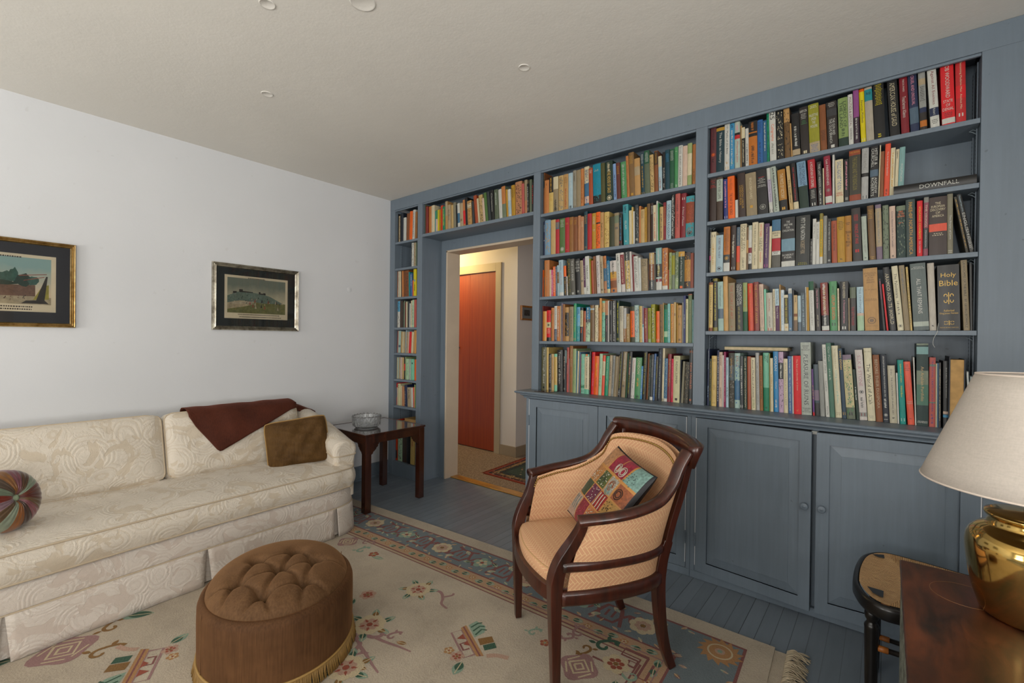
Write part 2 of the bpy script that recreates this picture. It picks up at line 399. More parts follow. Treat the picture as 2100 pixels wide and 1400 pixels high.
def catmull(pts, n=6, closed=False):
    P = [Vector(p) for p in pts]; out = []; L = len(P)
    for i in range(L if closed else L - 1):
        g = (lambda k: P[k % L]) if closed else (lambda k: P[max(0, min(L - 1, k))])
        a, b, c, d = g(i - 1), g(i), g(i + 1), g(i + 2)
        for k in range(n):
            t = k / n
            out.append(0.5 * ((2 * b) + (c - a) * t + (2 * a - 5 * b + 4 * c - d) * t * t + (3 * b - a - 3 * c + d) * t ** 3))
    if not closed: out.append(P[-1])
    return out
def lerp_tab(tab, x):
    if x <= tab[0][0]: return tab[0][1]
    for (a, b), (c, d) in zip(tab, tab[1:]):
        if x <= c: return b + (d - b) * (x - a) / (c - a)
    return tab[-1][1]
# ------------------------------------------------------------------ room shell
def struct(name, mb_or, m, bevel=0):
    return tag(mb_or.build(name, m, bevel=bevel), kind='structure')
struct('floor', MB().box(XL, XR, YK, YW + 0.06, -0.05, 0), M['floor'])
def wall_with_holes(name, axis, at, thick, lo, hi, holes, m, z1=H):
    # axis 'x': plane x=at..at+thick, holes (y0,y1,z0,z1);  axis 'y' likewise
    b = MB(); xs = [lo]
    def bx(a0, a1, c0, c1):
        if a1 - a0 < 1e-4 or c1 - c0 < 1e-4: return
        t0, t1 = sorted((at, at + thick))
        if axis == 'x': b.box(t0, t1, a0, a1, c0, c1)
        else: b.box(a0, a1, t0, t1, c0, c1)
    cur = lo
    for (a0, a1, c0, c1) in sorted(holes):
        bx(cur, a0, 0, z1); bx(a0, a1, 0, c0); bx(a0, a1, c1, z1); cur = a1
    bx(cur, hi, 0, z1)
    return struct(name, b, m)
wl_ = MB().box(XL - .1, XL, YK, YW, 0, H)
pd = MB().lathe([(0, .0022), (.014, .002), (.017, .0008), (.020, .0024), (.023, 0)], (0, 0, 0), 20)
wl_.add([(XL + p[2], 2.270 + p[0], 1.722 + p[1]) for p in pd.v], pd.f, 0, True)
struct('wall_left', wl_, M['wall'])
wall_with_holes('wall_right', 'x', XR, 0.12, YK, YW, WIN_R, M['wall'])
wall_with_holes('wall_back', 'y', YK, -0.12, XL, XR, WIN_B, M['wall'])
DX0, DX1, DZ = -3.163, -2.06, 2.106          # doorway beside the bookcase
wall_with_holes('wall_front', 'y', YW, 0.15, XL, XR, [(DX0, DX1, 0, DZ)], M['blue'])
# ceiling, with a few round plaster patches
cb = MB().box(XL - 0.1, XR + 0.1, YK - 0.1, YW + 0.15, H, H + 0.08)
for (x, y, r) in [(-1.608, 1.03, 0.05), (-1.373, 1.762, 0.028), (-1.914, 0.801, 0.03), (-2.62, 1.1, 0.03)]:
    cb.lathe([(0, -0.0015), (r * 0.85, -0.0018), (r * 0.93, -0.0035), (r, -0.001), (r, 0.002)], (x, y, H), 28)
struct('ceiling', cb, M['ceil'])
n_win = 0
for i, (a, b, c, d) in enumerate(WIN_R + WIN_B):
    side = i < 2; n_win += 1
    t = MB(); g = 0.035
    def wb(u0, u1, z0, z1, p0=0.03, p1=0.07):
        if side: t.box(XR + p0, XR + p1, u0, u1, z0, z1)
        else: t.box(u0, u1, YK - p1, YK - p0, z0, z1)
    wb(a, a + 0.06, c, d); wb(b - 0.06, b, c, d); wb(a + 0.06, b - 0.06, c, c + 0.07); wb(a + 0.06, b - 0.06, d - 0.07, d); mid = (c + d) / 2; wb(a + 0.06, b - 0.06, mid - 0.03, mid + 0.03)
    for k in (1, 2):
        u = a + (b - a) * k / 3; wb(u - 0.012, u + 0.012, c + 0.07, d - 0.07, 0.04, 0.06)
    wb(a - 0.09, a, c - 0.1, d + 0.1, -0.02, 0.0); wb(b, b + 0.09, c - 0.1, d + 0.1, -0.02, 0.0); wb(a, b, d, d + 0.1, -0.02, 0.0); wb(a, b, c - 0.1, c, -0.04, 0.0)
    struct('window_%d' % n_win, t, M['tanpaint'])
# baseboard on the left wall
bb = MB().box(XL, XL + 0.018, YK, YB, 0, 0.132); bb.box(XL, XL + 0.03, YK, YB, 0, 0.02)
struct('baseboard_left', bb, M['blue'], 0.003)
# doorway: tan jamb lining and casing face
jb = MB(); jb.box(DX0 - 0.004, DX0 + 0.014, YW - 0.006, YW + 0.155, 0, DZ); jb.box(DX1 - 0.014, DX1 + 0.004, YW - 0.006, YW + 0.155, 0, DZ)
jb.box(DX0 - 0.004, DX1 + 0.004, YW - 0.006, YW + 0.155, DZ - 0.014, DZ + 0.004)
struct('trim_1', jb, M['tanpaint'], 0.002)
struct('trim_2', MB().box(DX0 + 0.014, DX1 - 0.014, YW + 0.06, YW + 0.145, -0.002, 0.010), M['goldwood'], 0.003)
# hall behind the doorway
HC = -3.149; HY = 3.965
struct('floor_hall', MB().box(-5.2, -0.6, YW + 0.06, 6.6, -0.05, 0.004), M['carpet'])
struct('ceiling_hall', MB().box(-5.2, -0.6, YW + 0.15, 6.6, 2.5, 2.56), M['ceil'])
wall_with_holes('wall_hall_front', 'y', HY, 0.12, -5.2, HC, [(-4.30, -3.452, 0, 2.072)], M['hallwall'], 2.5)
wall_with_holes('wall_hall_side', 'x', HC, -0.12, HY + 0.12, 6.6, [], M['hallwall'], 2.5)
wall_with_holes('wall_hall_left', 'x', -5.2, -0.1, YW + 0.15, 6.6, [], M['hallwall'], 2.5)
wall_with_holes('wall_hall_right', 'x', -0.6, 0.1, YW + 0.15, 6.6, [], M['hallwall'], 2.5)
wall_with_holes('wall_hall_end', 'y', 6.6, 0.1, -5.2, -0.6, [], M['hallwall'], 2.5)
hb = MB(); hb.box(-3.452, -3.372, HY - 0.018, HY, 0, 2.165); hb.box(-4.38, -4.30, HY - 0.018, HY, 0, 2.165); hb.box(-4.30, -3.452, HY - 0.018, HY, 2.072, 2.165)
struct('trim_3', hb, simple('khaki_casing', '#a8977a', 0.5), 0.002)
hb = MB(); hb.box(-3.372, HC, HY - 0.014, HY, 0.004, 0.115); hb.box(HC, HC + 0.014, HY - 0.014, 6.6, 0.004, 0.115)
struct('baseboard_hall', hb, simple('khaki_baseboard', '#948269', 0.5), 0.002)
d = thing('closet_door', 'orange-brown flat wooden folding door in the hall beyond the doorway', 'door', (-3.9, HY + 0.02, 0.01))
box('door_leaf', -4.298, -3.882, HY + 0.012, HY + 0.045, 0.012, 2.068, M['oakdoor'], d, 0.002)
box('door_leaf', -3.878, -3.455, HY + 0.008, HY + 0.041, 0.012, 2.068, M['oakdoor'], d, 0.002)
k = MB(); k.lathe([(0, 0), (0.006, 0), (0.006, 0.015), (0.013, 0.02), (0.013, 0.03), (0, 0.034)], (0, 0, 0), 16)
kn = MB(); kn.add([(-4.05 + p[0], HY + 0.012 - p[2], 1.19 + p[1]) for p in k.v], k.f, 0, True); kn.build('knob', M['black'], d)

# ------------------------------------------------------------------ built-in bookcase
bc = thing('bookcase', 'built-in blue-grey painted bookcase filling the wall round the doorway', 'bookcase', (-1.7, 2.8, 0))
BL = M['blue']
CT = 0.937
def upright(x0, x1, z0, z1): box('upright', x0, x1, YB, YW, z0, z1, BL, bc, 0.0025)
upright(XL + 0.001, -3.632, 0.001, 2.508); upright(-3.300, -3.236, 0.001, 2.508); upright(-2.001, -1.940, CT, 2.508); upright(-0.855, -0.791, CT, 2.508)
pb_ = MB().box(0.293, XR - 0.002, YB, YW - .0005, CT + .0005, 2.508); pb_.box(0.4205, XR - 0.002, YB, YW - .0005, 0.001, CT + .0005)
pb_.build('pilaster', BL, bc, bevel=0.002)
fz = MB().box(XL + 0.001, XR - 0.002, YB, YB + 0.022, 2.508, H - 0.001); fz.box(XL + 0.001, 0.293, YB + 0.006, YB + 0.02, 2.496, 2.508)
fz.build('frieze', BL, bc, bevel=0.002)
box('soffit_board', XL + 0.001, 0.293, YB + 0.022, YW, 2.560, 2.575, BL, bc)
SH = {'R': [2.239, 1.971, 1.685, 1.358], 'C': [2.199, 1.901, 1.605, 1.289], 'D': [2.229], 'L': [2.204, 1.955, 1.683, 1.397, 1.158, .911, .660]}
BAYX = {'R': (-.791, .293), 'C': (-1.940, -.855), 'D': (-3.236, -2.001), 'L': (-3.632, -3.300)}
for k in 'LDCR':
    x0, x1 = BAYX[k]; z0 = {'L': 0.134, 'D': 2.22, 'C': CT, 'R': CT}[k]
    box('back_panel', x0, x1, YW - 0.008, YW - 0.0005, z0, 2.56, BL, bc)
    for z in SH[k]:
        th = 0.026 if k == 'D' else 0.021
        box('shelf', x0 + 0.0008, x1 - 0.0008, YB + 0.004 if k != 'D' else YB, YW - 0.008, z - th, z, BL, bc, 0.002)
pb = MB().box(-3.632, -3.300, YB, YB + 0.02, 0.0, 0.132); pb.box(-3.632, -3.300, YB + 0.02, YW - 0.008, 0.114, 0.132)
pb.build('plinth', BL, bc, bevel=0.002)
# slotted shelf standards and wire clips
for (x, sgn, z0, z1) in [(-3.630, 1, .2, 2.5), (-3.302, -1, .2, 2.5), (-1.938, 1, 1.0, 2.5), (-.857, -1, 1.0, 2.5), (-.789, 1, 1.0, 2.5), (.291, -1, 1.0, 2.5)]:
    for y in (2.775, 2.885):
        st = MB(); a, b = sorted((x, x + 0.004 * sgn)); st.box(a, b, y - 0.008, y + 0.008, z0, z1)
        z = z0 + 0.02
        c0, c1 = sorted((x + 0.0041 * sgn, x + 0.0046 * sgn))
        while z < z1 - 0.01: st.box(c0, c1, y - 0.003, y + 0.003, z, z + 0.006, 1); z += 0.0165
        st.build('shelf_standard', [BL, M['gap_shade']], bc)
for kk, (xa, sa), (xb, sb) in (('R', (.289, -1), (-.787, 1)), ('C', (-.859, -1), (-1.936, 1))):
    for z in SH[kk]:
        for x, s_ in ((xa, sa), (xb, sb)):
            MB().tube([(x, 2.77, z - .03), (x + s_ * .012, 2.768, z - .023), (x + s_ * .024, 2.765, z - .030), (x + s_ * .012, 2.768, z - .034), (x, 2.77, z - .045)], 0.0016, 6).build('shelf_clip', simple('clip_metal', '#8c9aa0', 0.4) if 'clipm' not in M else M['clipm'], bc)
            M['clipm'] = bpy.data.materials['clip_metal']
# ------------------------------------------------------------------ cabinets and countertop under the shelves
CX0, CX1 = -1.972, 0.42
YC = 2.600
ct = MB()
yb = YW - 0.001
def lay(x0, y0, z0, z1): ct.box(x0, CX1, y0, yb, z0, z1)
prof = [(-2.040, 2.562, .917, CT), (-2.022, 2.580, .908, .917), (-2.012, 2.588, .899, .908), (-1.990, 2.595, .889, .899)]
nose = [(0, .0), (-.010, .001), (-.0165, .006), (-.019, .011), (-.016, .016), (-.008, .0195), (0, .020)]
ct.box(-2.030, CX1, 2.574, yb, .917, CT)
ct2 = []
path = [(-2.030, yb, 0), (-2.030, 2.574, 0), (CX1, 2.574, 0)]
def mould(path, prof, z, mi=0):
    # mitred moulding: path corner at index 1
    (ax, ay, _), (bx_, by, _), (cx_, cy, _) = path; n = len(prof); V = []
    for (px, py, k) in ((ax, ay, 0), (bx_, by, 1), (cx_, cy, 2)):
        for (o, h) in prof:
            o = -o
            V.append((px - (o if k < 2 else 0), py - (o if k > 0 else 0), z + h))
    F_ = [(i * n + j, i * n + (j + 1) % n, (i + 1) * n + (j + 1) % n, (i + 1) * n + j) for i in range(2) for j in range(n)]
    F_.append(tuple(range(2 * n, 3 * n)))
    ct.add(V, F_, mi, False)
mould(path, nose, .917)
cove = [(0, 0), (-.004, .0), (-.006, .008), (-.012, .015), (-.020, .019), (-.024, .022), (-.024, .030), (0, .030)]
p2 = [(-1.984, yb, 0), (-1.984, 2.598, 0), (CX1, 2.598, 0)]
mould(p2, cove, .887)
ct.box(-1.984, CX1, 2.598, yb, .887, .917)
tag(ct.build('countertop', BL), 'long blue-grey painted countertop with moulded edge above the cabinet doors', 'countertop')
def panel_door(x0, x1, z0, z1, parent, hinge_left, ang, pan, with_knob=True):
    hx = x0 if hinge_left else x1
    e = bpy.data.objects.new('door', None)
    W = x1 - x0; Hh = z1 - z0
    b = MB()
    (pl_, pr_, pb_, pt_) = pan                      # frame widths left,right,bottom,top
    s = 1
    X0 = 0 if hinge_left else -W; X1 = X0 + W
    T = 0.021
    a0, a1, c0, c1 = X0 + pl_, X1 - pr_, pb_, Hh - pt_
    b.box(X0, a0, 0, T, 0, Hh); b.box(a1, X1, 0, T, 0, Hh); b.box(a0, a1, 0, T, 0, c0); b.box(a0, a1, 0, T, c1, Hh)
    e_ = 0.006; bw = 0.045
    o = [(a0, c0), (a1, c0), (a1, c1), (a0, c1)]
    i_ = [(a0 + bw, c0 + bw), (a1 - bw, c0 + bw), (a1 - bw, c1 - bw), (a0 + bw, c1 - bw)]
    V = [(x, 0.0, z) for x, z in o] + [(x, e_ + .004, z) for x, z in o] + [(x, e_ - .002, z) for x, z in i_] + [(x, .0015, z) for x, z in i_]
    Fs = []
    for lv in range(3):
        for k in range(4): Fs.append((lv * 4 + k, lv * 4 + (k + 1) % 4, (lv + 1) * 4 + (k + 1) % 4, (lv + 1) * 4 + k))
    Fs.append((12, 13, 14, 15)); b.add(V, Fs)
    b.box(a0, a1, e_ + .0045, T, c0, c1)
    dob = b.build('door', M['bluedoor'], parent, world=False)
    dob.location = Vector((hx, YC - 0.001, z0)) - Vector(parent.location)
    dob.rotation_euler = (0, 0, ang)
    # white worn line along the hinge side, barrel hinges, knob
    wl = MB(); q = 0.0012; xx = 0.001 if hinge_left else -0.001
    wl.box(xx - .0019, xx + .0019, -.0010, .003, 0.03, Hh - 0.002); wl.build('worn_edge', M['whiteline'], dob, world=False)
    for zc in (0.17, Hh - 0.15):
        hb_ = MB()
        for k in range(5): hb_.lathe([(0, 0), (.0042, 0), (.0045, .001), (.0045, .0125), (.0042, .0135), (0, .0135)], (0, -.003, zc + k * .0145 - .035), 10)
        hb_.build('hinge', BL, dob, world=False)
    if with_knob:
        kx = (W - pl_ * .48) if hinge_left else -(W - pl_ * .5)
        kx = (X1 - .022) if hinge_left else (X0 + .022)
        kz = 0.49
        l = MB(); l.lathe([(0, 0), (.011, 0), (.010, .006), (.007, .010), (.008, .014), (.0155, .017), (.0165, .021), (.0145, .0235), (.011, .0225), (.008, .0245), (.0045, .0245), (.003, .027), (0, .0275)], (0, 0, 0), 20)
        kk_ = MB(); kk_.add([(kx + p[0], -p[2], kz + p[1]) for p in l.v], l.f, 0, True); kk_.build('knob', BL, dob, world=False)
    return dob
def cabinet(label, x0, x1, doors, gapx):
    t = thing('base_cabinet', label, 'cabinet', ((x0 + x1) / 2, 2.76, 0))
    cb_ = MB(); cb_.box(x0, x1, YC + .022, YW - .002, .001, .886); cb_.build('carcass', M['gap_shade'] if 0 else BL, t)
    fr = MB(); 
    for (a, b) in gapx: fr.box(a, b, YC, YC + .022, .042, .886)
    fr.box(x0, x1, YC - .0, YC + .0215, .001, .042)
    fr.build('face_frame', BL, t, bevel=.0015)
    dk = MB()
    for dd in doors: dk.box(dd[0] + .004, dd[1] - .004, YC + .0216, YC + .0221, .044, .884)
    dk.build('interior_shadow_gap', M['gap_shade'], t)  # dark sheets behind the doors, interior shade put into the colour
    for dd in doors: panel_door(dd[0], dd[1], .045, .882, t, dd[2], dd[3], dd[4])
    return t
cabinet('blue-grey base cabinet with two panelled doors behind the armchair', CX0, -.829,
        [(-1.946, -1.406, True, 0, (.062, .062, .055, .052)), (-1.402, -.853, False, 0, (.055, .05, .055, .052))], [(CX0, -1.948), (-.851, -.829)])
cabinet('blue-grey base cabinet with slightly ajar panelled doors behind the rush-seated chair', -.828, CX1,
        [(-.802, -.262, True, -radians(5.2), (.062, .047, .055, .046)), (-.246, .303, False, radians(4.5), (.05, .062, .058, .052))], [(-.828, -.804), (.305, CX1)])
tag(MB().box(-.268, -.245, 2.590, 2.599, .868, .882).build('magnetic_catch', simple('white_plastic', '#a9aaa6', .5)), 'small white catch above the gap between the ajar cabinet doors', 'catch')

PALS = '''bw 6b5030 brown|bl4 39406e indigo blue|mr 5d2f33 maroon|tk 14323a dark teal|ms b0862c mustard|wh c6c6be white|bk 1a1a1a black|or e0641c orange|ab 3f86ad blue|nv 1c2848 navy|lg a9b3a6 pale grey-green|gn 3f8450 green|rd b8282a red|tn b48c58 tan|cr cdc2a2 cream|or2 b36a2a burnt orange|bl 2a5e98 blue|sb 2b587c deep blue|gt 168a66 emerald green|gy 86867e grey|br3 45362c dark brown|be a8977a beige|dk 2b2522 brown-black|oy 8e8c26 olive yellow|bl2 2d3573 indigo blue|rb 7e4a26 brown|dg 3a3a3c charcoal|gg 7d9256 soft green|dn 173024 dark green|nk 33222f dark plum|pu2 8a4a80 purple|yl d2c220 yellow|be2 a8a090 greyish beige|tl 1f8088 teal|mr2 7a1c26 dark red|sl 4f6272 slate blue|pk d58a9a pink|pk4 b08088 dusty pink|gy2 8f918c grey|br d0242a bright red|dk2 35251f dark brown|or3 b87642 orange-tan|gd c0923a gold|be3 8f8064 beige|lv b8b0c0 lilac|pu 50325a purple|gd2 a6742e golden brown|be4 bb9f6c sandy|lb2 7595ac pale blue|rd2 a8242c red|cm 8c2438 crimson|dk3 38352a olive black|rs 8a3e22 rust|ol 7d7430 olive|sv a6a6a3 silver grey|ro d8543a coral red|lt 7ea4a2 pale teal|pk2 c45a86 pink|lb a2b8c0 pale blue|gy3 33383a charcoal|sl2 6f90a0 grey-blue|bk2 1d211d black|yg c8a030 yellow|rs2 a04c2e rust red|lv2 7c6c7c mauve|gr 6c7862 grey-green|pp c9b09e pale pink|dt 18332f dark green|gs 3c4a47 slate green|mr3 8a4a58 dusty maroon|be5 7f7a66 drab|be6 c8ac68 straw|lt2 9fb8b0 pale aqua|tn2 c29a62 tan|gg2 8f9f6a sage green|dn2 1c5236 dark green|ro2 c8401e orange-red|mr4 7c2f28 brick red|mt 7cc0a2 mint green|lg2 b7b4a5 pale grey|lb3 a9c2cc pale blue|pu3 50224a plum|wh2 c8d4d8 white|sl3 5c7c9a steel blue|sl4 34454e dark slate|gn2 4a8a58 green|gr2 5a6450 grey-green|lg3 a8c4a4 pale green|cr2 cfc8aa cream|sg 5f6a68 slate grey|sv2 b5ada0 silver|cr3 e0b860 gold|gs2 4a7260 sea green|mg 8a2450 magenta|gy4 5a5850 dark grey|sb2 3f6a88 blue|mt2 6cb092 mint green|gn3 1a7a58 green|ab2 2f80b2 bright blue|lv3 b69ab2 lilac|bl3 3d6090 blue|gp a3aaa0 pale grey|pu4 5c2a78 purple|rb2 8f6030 brown|lt3 6fb0aa pale teal|sl5 2a4052 slate navy|be7 c4ba90 cream|wh3 c9c2bc off-white|nv2 1c2430 dark navy|cr4 b5ae98 putty|tl2 158a80 teal|rp b0564e brick pink|or5 d88058 salmon|gy5 8e8878 grey|tl3 1c8098 turquoise|ol2 4c4c2a olive|lb4 7f9cc4 pale blue|mr5 5a2a22 oxblood|br4 7a5c36 brown|tk2 143c48 dark teal|pp2 b07c58 pinkish tan|gn4 4f6e3a green|ol3 35381f dark olive|tl4 3d9098 teal|ab3 1f7094 blue|gr3 6a7a58 grey-green|or4 cc9048 amber|ab4 5aa0c4 sky blue|nv3 2c3c58 navy|mt3 7cb8a0 mint green|gd3 9a7c4a bronze|oy2 8a8a30 olive yellow|gg3 8ca070 sage green|cr5 c8c49c cream|cm2 c81240 crimson|ol4 5e5c42 olive grey'''
